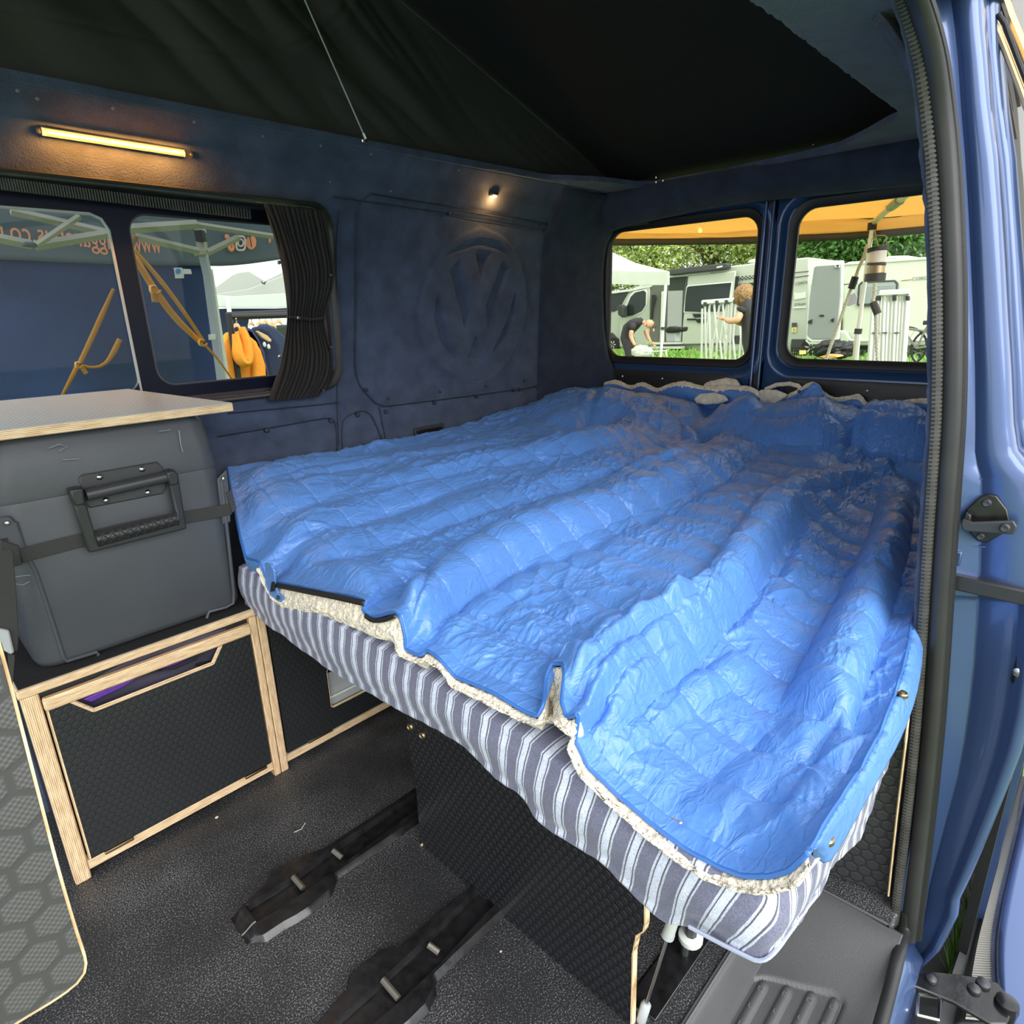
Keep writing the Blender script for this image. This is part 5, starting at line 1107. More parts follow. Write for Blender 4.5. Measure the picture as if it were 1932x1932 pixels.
# ---- campervan
cv_=thing('camper_van',e((1330,672)),'grey cream camper van with open side door and roof awning across the field','van')
plate('body',[(1125,668),(1125,600),(1140,585),(1152,572),(1172,553),(1215,535),(1262,517),(1340,507),(1425,496),(1500,488),(1527,485),(1528,668)],XV,1.9,M['van'],cv_,.03)
plate('lower_sill',[(1290,636),(1326,635),(1420,632),(1420,648),(1290,650)],XV-.03,.05,M['dgrey'],cv_,.01)
# cab door with its window and mirror
dr=plate('cab_door',[(1168,655),(1168,620),(1172,585),(1196,552),(1226,540),(1226,600),(1224,655)],XV-.05,.05,M['van'],cv_,.02)
plate('window_frame',[(1170,600),(1176,598),(1195,598),(1212,590),(1220,576),(1220,550),(1218,546),(1196,549),(1188,556),(1178,578)],XV-.07,.03,M['white'],dr,.01)
plate('cab_glass',[(1177,598),(1194,595),(1210,587),(1217,576),(1218,552),(1214,548),(1198,552),(1190,560),(1180,584)],XV-.09,.03,M['dglass'],dr)
plate('windscreen',[(1140,588),(1140,556),(1186,550),(1180,560),(1168,582),(1158,588)],XV-.02,.03,M['dglass'],cv_)
plate('roof_edge',[(1150,550),(1186,546),(1230,538),(1230,541),(1186,550),(1150,554)],XV-.06,.05,M['white'],cv_)
plate('mirror',[(1164,580),(1168,574),(1175,578),(1176,594),(1174,600),(1165,594)],XV-.35,.2,M['dgrey'],cv_,.03)
plate('wheel_arch',[(1140,628),(1155,628),(1166,640),(1170,662),(1140,668)],XV-.03,.04,M['dgrey'],cv_,.01)
wheel(cv_,(1156,650),XV-.12,.17)
# open doorway
do=plate('door_opening',[(1228,645),(1229,540),(1262,524),(1296,521),(1290,645)],XV-.06,.02,mat('dim_van_inside',(.14,.15,.13),.8),cv_)
plate('inner_panel',[(1258,645),(1260,549),(1288,548),(1285,645)],XV-.09,.02,mat('grey_inner_panel',(.40,.42,.42),.6),cv_,.005)
plate('inner_curtain',[(1245,645),(1248,550),(1254,549),(1252,645)],XV-.10,.03,M['cara'],cv_)
plate('dark_header',[(1262,548),(1262,525),(1293,523),(1289,548)],XV-.08,.02,mat('dark_green_shadow_cloth',(.04,.055,.045),.8),cv_)
plate('grab_handle',[(1228,602),(1229,556),(1236,556),(1238,562),(1232,584),(1231,602)],XV-.12,.03,M['rubber'],cv_,.01)
plate('rail_top',[(1262,521),(1296,518),(1340,514),(1340,516),(1296,521),(1262,524)],XV-.10,.04,M['white'],cv_)
for k in range(2): plate('entry_step',[(1225,646+k*8),(1284,646+k*8),(1284,649+k*9),(1225,650+k*8.5)],XV-.25-.1*k,.2,M['alu'],cv_)
# sliding door
sdn=plate('sliding_door',[(1286,650),(1288,610),(1290,590),(1293,560),(1298,520),(1388,511),(1386,535),(1380,600),(1378,648)],XV-.13,.05,M['van'],cv_,.02)
plate('door_window',[(1291,588),(1293,560),(1296,542),(1300,540),(1380,533),(1376,560),(1372,588),(1320,589)],XV-.15,.03,M['dglass'],sdn,.01)
plate('window_rim',[(1289,590),(1292,560),(1295,540),(1299,538),(1382,531),(1378,590)],XV-.145,.02,M['white'],sdn,.01)
plate('door_handle',[(1295,604),(1296,601),(1312,601),(1312,604)],XV-.18,.04,M['rubber'],sdn,.01)
plate('graphic',[(1306,592),(1330,592),(1334,598),(1310,599)],XV-.16,.01,M['rubber'],sdn); plate('graphic',[(1311,602),(1336,601),(1338,609),(1316,609)],XV-.16,.01,M['rubber'],sdn)
plate('pillar',[(1380,565),(1385,522),(1393,521),(1388,565)],XV-.12,.03,M['rubber'],cv_)
plate('rear_window',[(1391,580),(1394,536),(1440,531),(1440,580)],XV-.03,.03,M['dglass'],cv_)
for i in range(5):
    for j in range(3):
        x_,y_=1392+i*7+3.5*(j%2),522+j*2.6-i*.7; plate('checker',[(x_,y_),(x_+3,y_-.3),(x_+3,y_+1.6),(x_,y_+2)],XV-.03,.01,M['rubber'],cv_)
obj('awning_case',G().prism([X(p,XV-.25) for p in [(1256,510),(1300,504),(1371,496),(1373,501),(1370,508),(1300,515),(1262,520)]],(.2,0,0)),M['dgrey'],cv_,bevel=.02)
plate('awning_badge',[(1352,503),(1363,501),(1362,504),(1352,506)],XV-.27,.02,M['white'],cv_)
plate('roof_dome',[(1409,496),(1414,490),(1424,488),(1424,496)],XV+.2,.5,M['white'],cv_,.02)
plate('rear_panel_line',[(1497,514),(1526,511),(1526,512),(1497,515)],XV-.02,.02,M['dgrey'],cv_); plate('rear_panel_line',[(1497,523),(1526,519),(1526,520),(1497,524)],XV-.02,.02,M['dgrey'],cv_)
plate('rear_light_bar',[(1497,579),(1520,578),(1520,581),(1497,582)],XV-.03,.03,M['white'],cv_); plate('rear_bumper',[(1493,640),(1522,640),(1520,668),(1490,668)],XV-.05,.05,M['dgrey'],cv_,.01)
plate('rear_graphic',[(1498,553),(1510,554),(1519,551),(1520,562),(1510,564),(1498,566)],XV-.02,.02,M['white'],cv_,.005)
npl=plate('number_plate',[(1494,618),(1502,617),(1502,627),(1493,627)],XV-.04,.02,mat('yellow_number_plate',(.85,.70,.25),.5),cv_)
plate('plate_recess',[(1494,609),(1503,609),(1503,617),(1494,618)],XV-.04,.02,M['dgrey'],cv_)
def text(name,s,p0,p1,xpl,mt,parent,plane='x',yoff=None,mirror=False,ext=.002,font_h=None):
    """lettering laid from photo point p0 (baseline start) to p1 (baseline end)"""
    cu=bpy.data.curves.new(name,'FONT'); cu.body=s; cu.extrude=ext; cu.align_x='LEFT'; o=bpy.data.objects.new(name,cu); COL.objects.link(o)
    bpy.context.view_layer.update(); wd=max(o.dimensions.x,.01); me=bpy.data.meshes.new_from_object(o.evaluated_get(bpy.context.evaluated_depsgraph_get())); bpy.data.objects.remove(o)
    A=X(p0,xpl) if plane=='x' else Y(p0,xpl); B=X(p1,xpl) if plane=='x' else Y(p1,xpl); d=B-A; L_=np.linalg.norm(d); u=d/L_; upv=np.array([0,0,1.]); upv=upv-u*np.dot(u,upv); upv/=np.linalg.norm(upv); nrm_=np.cross(u,upv); sc=L_/wd; hs=(font_h/.7 if font_h else sc)
    for v in me.vertices: q=A+u*v.co.x*sc+upv*v.co.y*hs+nrm_*(v.co.z); v.co=Vector(q)
    me.name=name; me.materials.clear(); me.materials.append(mt); o=bpy.data.objects.new(name,me); COL.objects.link(o); o.parent=parent; o.matrix_parent_inverse=pinv(parent); return o
M['ink']=mat('dark_lettering',(.05,.05,.05),.7)
text('lettering','C-SANTA',(1500,538),(1523,535),XV-.03,M['ink'],cv_,font_h=.06); text('lettering','ZTRAM',(1498,577.5),(1519,576),XV-.03,M['ink'],cv_,font_h=.05)
text('plate_lettering','X',(1496,625),(1499.5,625),XV-.06,M['ink'],cv_,font_h=.06)
# ---- caravan

ca=thing('caravan',X((1660,655),13.3),'cream touring caravan with grey window behind the folded frames','caravan')
XC=13.3
plate('body',[(1588,652),(1590,500),(1600,494),(1680,488),(1760,484),(1840,480),(1850,640),(1760,652)],XC,2.0,M['cara'],ca,.04)
plate('roof_trim',[(1590,497),(1680,490),(1850,478),(1850,482),(1680,494),(1590,500)],XC-.03,.05,M['white'],ca)
plate('roof_hatch',[(1668,488),(1676,483),(1712,482),(1718,486)],XC+.5,.8,M['cara'],ca,.02)
wn=plate('window',[(1616,576),(1619,538),(1625,531),(1688,528),(1694,534),(1692,574),(1688,578),(1622,578)],XC-.05,.05,M['dgrey'],ca,.01)
plate('blind',[(1620,573),(1623,539),(1628,535),(1686,532),(1690,536),(1688,572)],XC-.06,.02,mat('grey_blind',(.35,.40,.40),.5),wn)
g=G()
for k in range(12): g.prism([X((1625,541+k*2.6),XC-.068),X((1686,538+k*2.6),XC-.068),X((1686,538.8+k*2.6),XC-.068),X((1625,541.8+k*2.6),XC-.068)],(.006,0,0))
obj('blind_slats',g,mat('grey_blind_line',(.5,.55,.55),.5),wn)
plate('stripe',[(1700,529),(1719,527),(1719,528),(1702,530)],XC-.01,.01,mat('brown_stripe',(.3,.18,.1),.6),ca)
text('lettering','CORDOBA',(1720,529.5),(1772,525),XC-.015,mat('grey_lettering',(.22,.2,.22),.6),ca,font_h=.055)
plate('wheel_arch',[(1584,622),(1596,626),(1606,640),(1610,655),(1584,658)],XC-.04,.06,M['cara'],ca,.03)
plate('bottom_rail',[(1600,641),(1700,641),(1840,638),(1840,642),(1700,645),(1600,645)],XC-.04,.05,M['white'],ca,.01)
plate('hatch',[(1604,626),(1612,626),(1611,637),(1603,637)],XC-.02,.03,M['tent'],ca,.005)
plate('body_line',[(1590,536),(1618,534),(1618,535),(1590,537)],XC-.01,.01,M['dgrey'],ca)
wheel(ca,(1530,655),13.2,.20); wheel(ca,(1594,655),XC+.05,.2)
plate('underbody',[(1600,650),(1760,650),(1760,660),(1600,660)],XC+.4,.6,M['tyre'],ca)
dv_=thing('caravan_door',X((1560,640),12.6),'open grey caravan door standing upright between the two vehicles','door')
plate('door_leaf',[(1520,640),(1524,560),(1533,496),(1537,494),(1592,491),(1590,560),(1583,640),(1574,646),(1530,646)],12.6,.05,M['white'],dv_,.02)
plate('door_lining',[(1523,632),(1528,560),(1536,505),(1540,502),(1586,499),(1585,560),(1577,634),(1569,640),(1532,640)],12.58,.03,mat('grey_door_lining',(.26,.29,.28),.7),dv_,.01)
plate('latch',[(1524,606),(1532,602),(1531,611),(1524,610)],12.55,.03,M['rubber'],dv_,.005); plate('latch',[(1567,603),(1573,600),(1572,608),(1567,605)],12.55,.03,M['rubber'],dv_,.005); plate('slot',[(1546,594),(1554,594),(1554,597),(1546,597)],12.56,.02,M['rubber'],dv_)
plate('door_corner_light',[(1575,500),(1584,500),(1584,505),(1575,505)],12.55,.03,M['white'],dv_,.005); plate('lamp',[(1578,500),(1582,500),(1582,503),(1578,503)],12.53,.03,M['rubber'],dv_)
obj('gas_stay',G().tube([X((1534,500),12.5),X((1529,536),12.5)],.02,6),M['white'],dv_)
plate('step_edge',[(1520,640),(1526,646),(1574,647),(1582,642),(1582,645),(1574,650),(1526,650),(1519,644)],12.56,.04,M['van'],dv_,.01)
# ---- small things on the grass
def blob(name,p,x,r,mt,lab,cat,ns=.25,seed=0):
    bm=bmesh.new(); bmesh.ops.create_icosphere(bm,subdivisions=4,radius=1); c_=X(p,x)
    for v in bm.verts:
        q=v.co; n_=float(noise2(np.array([q.x*3+seed+q.z*2]),np.array([q.y*3+q.z*3]))[0]); n2=float(noise2(np.array([q.x*9+seed]),np.array([q.y*9+q.z*8]))[0]); v.co=Vector((c_[0]+q.x*r[0]*(1+ns*n_+ns*.5*n2),c_[1]+q.y*r[1]*(1+ns*n_+.5*ns*n2),c_[2]+q.z*r[2]*(1+ns*n_+.5*ns*n2)))
    me=bpy.data.meshes.new(name); bm.to_mesh(me); bm.free(); me.materials.append(mt); o=bpy.data.objects.new(name,me); COL.objects.link(o); me.polygons.foreach_set('use_smooth',[True]*len(me.polygons)); tag(o,lab,cat); return o
blob('bin_bag',(1575,659),11.8,(.25,.33,.14),mat('black_bin_liner',(.02,.02,.022),.25,bump=.03,bscale=12),'crumpled black bin bag on the grass under the caravan door','bag',.5)
blob('bin_bag',(1552,664),11.9,(.15,.13,.09),mat('black_bin_liner_small',(.03,.03,.032),.25,bump=.03,bscale=14),'smaller black bin bag left of the large one','bag',.5,4)
cr_=thing('crate_trolley',X((1505,668),11),'small black wire trolley with yellow plate at the foot of the camper van','trolley')
g=G()
for k in range(6): g.tube([X((1495+k*4.4,654),11),X((1494+k*4.4,672),11)],.012,5)
for k in range(3): g.tube([X((1494,656+k*6),11),X((1521,656+k*6),11)],.012,5)
obj('wire_frame',g,M['rubber'],cr_); plate('yellow_plate',[(1508,661),(1520,661),(1520,668),(1508,669)],10.9,.02,npl.data.materials[0],cr_)
om=obj('orange_mat',G().prism([X(p,10.2) for p in [(1545,673),(1556,670),(1575,671),(1580,674),(1560,676)]],(.3,0,0)),mat('faded_orange',(.75,.35,.12),.8)); tag(om,'faded orange scrap lying on the grass behind the rope','mat')
# bicycle
bk=thing('bicycle',X((1735,672),10.8),'grey bicycle leaning in front of the cream caravan','bicycle')
def t3(l,x=10.8): return [X(p,x) for p in l]
g=G()
for l in ([(1707,619),(1745,625)],[(1706,625),(1729,657)],[(1729,657),(1748,618)],[(1745,625),(1752,612)],[(1729,657),(1762,652)],[(1706,619),(1703,612)],[(1748,625),(1764,655)]): g.tube(t3(l),.016,6)
obj('frame',g,mat('grey_bike_frame',(.25,.24,.23),.4,metal=.4),bk,smooth=True)
g=G(); g.tube(t3([(1742,609),(1758,608)]),.03,6); obj('saddle',g,M['rubber'],bk)
for c_ in ((1706,655),(1762,657)):
    q=X(c_,10.82); o=obj('wheel',G().tube([q+np.array([0,math.cos(a)*.28,math.sin(a)*.28]) for a in np.linspace(0,2*math.pi,33)],.016,6),M['tyre'],bk,smooth=True)
    g=G()
    for k in range(8): a=k*math.pi/8; g.tube([q+np.array([0,math.cos(a)*.27,math.sin(a)*.27]),q-np.array([0,math.cos(a)*.27,math.sin(a)*.27])],.003,4)
    obj('spokes',g,M['chrome'],o)
# folded gazebo frames
ff=thing('folded_gazebo_frame',X((1370,690),9.),'folded silver gazebo frame with crossed struts held by the person in black','frame')
def down(A,B):
    d=B-A
    for _ in range(200):
        if B[2]<=float(gz(B[0],B[1]))+.01 or d[2]>=0: break
        B=B+d*.02
    return B
def bars(lst,x,par,r,mt=M['alu'],nm='strut'):
    for a,b_ in lst: A,B=X(a,x),X(b_,x); B=down(A,B) if b_[1]==700 else B; obj(nm,G().tube([A,B],r,6),mt,par,smooth=True)
bars([((1325,582),(1323,700)),((1330,571),(1333,700)),((1339,573),(1333,640)),((1338,585),(1341,700)),((1347,572),(1353,640)),((1353,640),(1350,700)),((1358,572),(1348,640)),((1363,570),(1370,640)),((1372,572),(1360,640)),((1366,640),(1371,700)),((1378,570),(1368,640)),((1380,578),(1376,700)),((1388,571),(1383,640)),((1383,640),(1389,700)),((1393,572),(1398,640)),((1398,640),(1392,700)),((1402,590),(1404,700)),((1345,640),(1340,700)),((1358,640),(1364,700)),((1372,640),(1366,700))],9.,ff,.016)
bars([((1325,571),(1392,566))],8.97,ff,.035,M['white'],'top_bar')
for p in ((1352,569),(1370,568),(1386,567),(1330,572)): plate('corner_joint',[(p[0]-3,p[1]-2),(p[0]+3,p[1]-2),(p[0]+3,p[1]+6),(p[0]-3,p[1]+6)],8.93,.06,M['dgrey'],ff,.005)
f2=thing('folded_gazebo_frame',X((1685,690),7.),'folded aluminium gazebo leg bundle standing upright in front of the caravan','frame')
for i,(a,b_) in enumerate([(1650,1640),(1657,1650),(1664,1658),(1670,1665),(1677,1671),(1685,1678),(1692,1685),(1699,1691),(1706,1697),(1713,1703)]):
    o=obj('leg',G().tube([X((a,556-(i>3)*2),7.),down(X((a,556-(i>3)*2),7.),X((b_,700),7.))],.020 if i%3 else .026,4),M['alu'],f2)
bars([((1660,554),(1716,551))],6.98,f2,.03,M['alu'],'top_bar')
for a in (1655,1686,1711): plate('corner_block',[(a-3,558),(a+4,558),(a+4,567),(a-3,567)],6.95,.05,M['rubber'],f2,.004)
for a,b_ in ((1650,628),(1668,628),(1690,628)): plate('pin_collar',[(a-4,b_-1),(a+5,b_-1),(a+5,b_+1),(a-4,b_+1)],6.96,.05,M['dgrey'],f2)
plate('grey_cloth',[(1640,575),(1655,560),(1665,600),(1660,700),(1636,700)],7.3,.05,M['tent'],f2,.01) if 0 else None
# ---- white gazebo by the camper
wg=thing('white_gazebo',X((1200,690),11.),'white gazebo with drooping valance in front of the camper cab','gazebo')
plate('valance',[(1070,512),(1157,510),(1200,512),(1262,512),(1262,538),(1200,538),(1157,536),(1070,537)],11.,.03,M['tent'],wg,.005)
A_=[X(p,11.) for p in [(1070,512),(1262,512)]]; pk_=X((1120,460),12.4); bk1,bk2=[np.array([CAM[0]+(a[0])*1.22,a[1]*1.22,a[2]]) for a in A_]
mid_=X((1190,494),11.6)
g=G(); g.add([A_[0],A_[1],pk_,bk2,bk1,mid_],[(0,1,5),(0,5,2),(5,1,3),(5,3,2),(2,3,4),(2,4,0)]); obj('canopy',g,M['tent'],wg)
o=wg.children
obj('leg',G().tube([X((1256,538),11.),X((1252,600),11.),X((1245,690),11.)],.028,6),M['white'],wg,smooth=True); obj('leg',G().tube([A_[0],A_[0]+np.array([0,0,-2.2])],.028,6),M['white'],wg,smooth=True)
bars([((1150,540),(1172,547)),((1172,547),(1196,538)),((1150,547),(1172,540))],11.1,wg,.01,M['dgrey'],'truss')
plate('leg_clamp',[(1247,617),(1254,617),(1253,622),(1246,622)],10.95,.06,M['dgrey'],wg)
wb=blob('white_sack',(1211,664),10.6,(.10,.22,.12),M['tent'],'white sack being gathered up by the bending man','sack',.3,2)
bnt=thing('black_lined_bin',X((1270,645),12.),'grey bin with black liner standing by the camper doorway','bin')
plate('bin_body',[(1257,645),(1256,626),(1274,626),(1274,645)],12.,.2,M['grey'],bnt,.01); plate('liner',[(1252,621),(1262,616),(1275,618),(1286,617),(1284,626),(1270,628),(1256,628)],11.95,.3,M['rubber'],bnt,.03)
ch=thing('folding_table',X((1250,672),11.5),'white topped low table frame under the camper doorway','table')
bars([((1230,664),(1258,662)),((1232,664),(1230,690)),((1256,662),(1260,690))],11.5,ch,.02,M['white'],'leg')
# ---- people (one skinned body each)
def person(name,loc,joints,edges,radii,mt,lab,extra):
    r_=thing(name,loc,lab,'person')
    me=bpy.data.meshes.new('body'); me.from_pydata([tuple(map(float,j)) for j in joints],edges,[]); o=bpy.data.objects.new('body',me); COL.objects.link(o)
    sk=o.modifiers.new('skin','SKIN'); sk.use_smooth_shade=True
    for v,ra in zip(me.skin_vertices[0].data,radii): v.radius=(ra,ra)
    me.skin_vertices[0].data[0].use_root=True
    o.modifiers.new('sub','SUBSURF').levels=1; o.modifiers['sub'].render_levels=1; me.materials.append(mt); o.parent=r_; o.matrix_parent_inverse=pinv(r_); return r_
def limb(par,name,pts,rad,mt):
    me=bpy.data.meshes.new(name); me.from_pydata([tuple(map(float,j)) for j in pts],[(i,i+1) for i in range(len(pts)-1)],[]); o=bpy.data.objects.new(name,me); COL.objects.link(o)
    sk=o.modifiers.new('skin','SKIN'); sk.use_smooth_shade=True
    for v,ra in zip(me.skin_vertices[0].data,rad): v.radius=(ra,ra)
    me.skin_vertices[0].data[0].use_root=True
    sb=o.modifiers.new('sub','SUBSURF'); sb.levels=1; sb.render_levels=1; me.materials.append(mt); o.parent=par; o.matrix_parent_inverse=pinv(par); return o
def hand(par,p,x,d,mt,s=1.):
    """palm with four unequal bent fingers and a side thumb; d = pointing direction"""
    c_=np.array(p,float); d=np.array(d,float); d/=np.linalg.norm(d); sdir=np.cross(d,[0,0,1.]); sdir/=max(np.linalg.norm(sdir),1e-6); n_=np.cross(sdir,d)
    o=limb(par,'hand',[c_,c_+d*.045*s,c_+d*.085*s],[.022*s,.034*s,.030*s],mt)
    for k,l in enumerate((.055,.066,.062,.048)):
        b0=c_+d*.085*s+sdir*(k-1.5)*.019*s; limb(o,'finger',[b0,b0+d*l*.5*s-n_*.006*s,b0+d*l*.85*s-n_*.028*s],[.009*s,.0085*s,.007*s],mt)
    b0=c_+d*.02*s+sdir*-.032*s; limb(o,'thumb',[b0,b0+d*.03*s-sdir*.022*s,b0+d*.058*s-sdir*.026*s-n_*.012*s],[.011*s,.010*s,.008*s],mt)
xm=10.9
P_=lambda px,py,dx=0: X((px,py),xm)+np.array([dx,0,0])
hip=P_(1180,630); man=person('person',P_(1185,700),[hip,P_(1184,616),P_(1196,607),P_(1206,606),P_(1213,608),P_(1186,650,-.05),P_(1190,676,-.05),P_(1188,710,-.05),P_(1184,650,.16),P_(1186,676,.16),P_(1182,710,.16),P_(1203,608,-.17),P_(1203,608,.17)],
  [(0,1),(1,2),(2,3),(3,4),(0,5),(5,6),(6,7),(0,8),(8,9),(9,10),(2,11),(2,12)],[.13,.13,.14,.10,.06,.09,.075,.06,.09,.075,.06,.06,.06],M['char'],'bald man in dark grey T-shirt bending over a white sack',None)
limb(man,'trousers',[P_(1178,626),P_(1184,645),P_(1190,672),P_(1188,712)],[.145,.12,.10,.08],mat('dark_brown_trousers',(.03,.026,.026),.9))
limb(man,'sleeve',[P_(1203,608,-.16),P_(1204,622,-.20)],[.075,.062],M['char'])
hm=limb(man,'head',[P_(1217,609,-.0),P_(1226,610,0),P_(1230,616,0)],[.055,.105,.085],M['skin'])
limb(man,'neck',[P_(1212,608),P_(1218,609)],[.055,.05],M['skin'])
# face: eyes, nose, mouth, ears on the down-turned head
fc=P_(1230,621,0)
obj('nose',G().ball(P_(1233,623,-.0),(.02,.02,.03),8,5),M['skin'],hm,smooth=True)
for s_ in (-.045,.045): obj('eye',G().ball(P_(1235,617,s_),(.012,.012,.012),8,5),M['rubber'],hm,smooth=True)
for s_ in (-.10,.10): obj('ear',G().ball(P_(1222,612,s_),(.012,.022,.03),8,5),M['skin'],hm,smooth=True)
obj('mouth',G().ball(P_(1226,624,0),(.03,.008,.008),8,5),mat('lip',(.5,.2,.17),.6),hm,smooth=True)
for a,l in ((-.2,[(1203,621),(1201,634),(1206,645),(1209,651)]),(.18,[(1208,622),(1211,633),(1216,643),(1219,646)])):
    pts=[P_(p[0],p[1],a) for p in l]; limb(man,'arm',pts[:3]+[pts[3]],[.052,.045,.036,.028],M['skin']); hand(man,pts[3],xm,pts[3]-pts[2],M['skin'])
obj('wristband',G().tube([P_(1212,649,.18),P_(1216,646,.18),P_(1218,644,.18)],.03,8),mat('lime_band',(.5,.8,.2),.6),man,smooth=True)
xw_=8.2
Q_=lambda px,py,dx=0: X((px,py),xw_)+np.array([dx,0,0])
wo=person('person',Q_(1418,800),[Q_(1418,640),Q_(1419,610),Q_(1419,582),Q_(1415,570),Q_(1412,566),Q_(1422,700,-.07),Q_(1420,760,-.07),Q_(1424,820,-.07),Q_(1422,700,.1),Q_(1420,760,.1),Q_(1424,820,.1),Q_(1416,576,-.19),Q_(1416,576,.19)],
  [(0,1),(1,2),(2,3),(3,4),(0,5),(5,6),(6,7),(0,8),(8,9),(9,10),(2,11),(2,12)],[.15,.13,.15,.08,.055,.10,.08,.065,.10,.08,.065,.075,.075],M['char'],'person with wavy fair hair in black T-shirt steadying the folded frame',None)
limb(wo,'sleeve',[Q_(1414,577,-.18),Q_(1409,590,-.20)],[.085,.075],M['char'])
hw=limb(wo,'head',[Q_(1410,566),Q_(1406,556),Q_(1404,549)],[.06,.10,.09],M['skin'])
obj('nose',G().ball(Q_(1390,560,-.0),(.015,.025,.02),8,5),M['skin'],hw,smooth=True)
for s_ in (-.035,.035): obj('eye',G().ball(Q_(1392,556,s_),(.01,.01,.01),8,5),M['rubber'],hw,smooth=True)
M['hair']=mat('wavy_fair_hair',(.32,.19,.08),.7,bump=.02,bscale=40,var=.5,vscale=40)
bm=bmesh.new(); bmesh.ops.create_icosphere(bm,subdivisions=4,radius=1); c_=Q_(1405,555)
for v in bm.verts:
    q=v.co.copy(); n_=float(noise2(np.array([q.y*5+3.]),np.array([q.z*5+q.x*4]))[0]); r_=1+.18*n_; dn=1.25 if q.z<0 else 1.
    v.co=Vector((c_[0]+q.x*.135*r_,c_[1]+q.y*.135*r_,c_[2]+q.z*.125*r_*dn))
me=bpy.data.meshes.new('hair'); bm.to_mesh(me); bm.free(); me.materials.append(M['hair']); o=bpy.data.objects.new('hair',me); COL.objects.link(o); me.polygons.foreach_set('use_smooth',[True]*len(me.polygons)); o.parent=wo; o.matrix_parent_inverse=pinv(wo)
pts=[Q_(1409,590,-.2),Q_(1411,602,-.28),Q_(1396,605,-.3),Q_(1384,601,-.25)]; limb(wo,'arm',pts,[.055,.05,.04,.028],M['skin']); hand(wo,pts[3],xw_,pts[3]-pts[2],M['skin'])
pts=[Q_(1409,590,.2),Q_(1408,606,.2),Q_(1396,612,.1),Q_(1388,606,-.05)]; limb(wo,'arm',pts,[.055,.05,.04,.028],M['skin']); hand(wo,pts[3],xw_,pts[3]-pts[2],M['skin'])
# ---- mustard awning behind the rear doors
aw=thing('mustard_awning',X((1450,450),4.4),'mustard yellow canvas awning with black edge strip overhead behind the rear doors','awning')
xa=4.4
la=[X(p,xa) for p in [(1060,434),(1157,436),(1290,440),(1418,436),(1500,417),(1620,412),(1750,402),(1900,392)]]
lb=[X(p,xa+.02) for p in [(1060,449),(1157,451),(1290,450),(1418,447),(1500,443),(1620,438),(1750,426),(1900,412)]]
lc=[X(p,xa+.02) for p in [(1060,461),(1157,464),(1290,462),(1418,461),(1500,457),(1620,452),(1750,440),(1900,426)]]
sa=smoothline(la,80,1); sb=smoothline(lb,80,1); sc_=smoothline(lc,80,1); back=np.array([[2.66,q[1],1.83] for q in sa])
rows=[]
for s in np.linspace(0,1,26): rows.append(back*(1-s)+sa*s+np.stack([0*sa[:,0],0*sa[:,0],-.045*np.sin(np.pi*s)+.010*noise2(sa[:,1]*3,np.full(80,s*5))],1))
gridobj('canopy',np.array(rows),M['yellow'],aw,thick=.003)
rows=[sa*(1-s)+sb*s+np.stack([.012*noise2(sa[:,1]*5,np.full(80,s*3)),0*sa[:,0],0*sa[:,0]],1) for s in np.linspace(0,1,8)]; gridobj('valance',np.array(rows),M['yellow'],aw,thick=.003)
gridobj('black_edge_strip',np.array([sb,sc_]),M['dgrey'],aw,thick=.004)
gs_=[(1605,411),(1615,407),(1635,405),(1652,408),(1668,404),(1690,405),(1702,408)]; obj('dark_patch',G().prism([X(p,xa-.02) for p in gs_+[(1690,410),(1640,414)]],(.005,0,0)),M['dgrey'],aw)
obj('rafter',G().tube([X((1648,420),xa-.04),X((1682,389),xa-.55)],.016,8),M['alu'],aw,smooth=True)
obj('rafter_clamp',G().tube([X((1681,390),xa-.53),X((1698,377),xa-.75)],.024,8),mat('green_grey_clamp',(.35,.42,.25),.5),aw,smooth=True); obj('rafter_end',G().tube([X((1698,377),xa-.75),X((1730,352),xa-1.1)],.016,8),M['alu'],aw,smooth=True)
obj('pole_head',G().tube([X((1646,420),xa-.05),X((1645,434),xa-.05)],.025,8),M['rubber'],aw,smooth=True)
obj('pole',G().tube([X((1645,432),xa-.05),X((1632,530),xa-.05),X((1619,627),xa-.05)],.0125,8),M['alu'],aw,smooth=True); obj('lower_pole',G().tube([X((1619,622),xa-.05),down(X((1619,622),xa-.05),X((1612,700),xa-.05))],.018,8),M['alu'],aw,smooth=True); obj('pole_collar',G().tube([X((1620,620),xa-.05),X((1618,630),xa-.05)],.022,8),M['rubber'],aw,smooth=True)
# lantern
ln=thing('camping_lantern',X((1657,530),4.1),'camping lantern with white globe and brass body hung from the awning pole','lantern')
def seg(nm,p0,p1,r,mt): obj(nm,G().tube([X(p0,4.1),X(p1,4.1)],r,16),mt,ln,smooth=True)
seg('cap',(1656,466),(1656,474),.052,M['rubber']); seg('globe',(1656,474),(1654,496),.046,mat('frosted_globe',(.75,.75,.85),.3)); seg('collar',(1654,496),(1653,501),.048,M['rubber']); seg('body',(1653,501),(1652,516),.046,M['brass']); seg('base',(1652,516),(1650,531),.053,M['rubber'])
obj('bail',G().tube([X(p,4.1) for p in [(1642,470),(1645,452),(1650,445),(1666,444),(1672,446),(1673,468)]],.003,5),M['steel'],ln); obj('hook',G().tube([X(p,4.1) for p in [(1650,434),(1652,446),(1658,470)]],.003,5),M['steel'],ln)
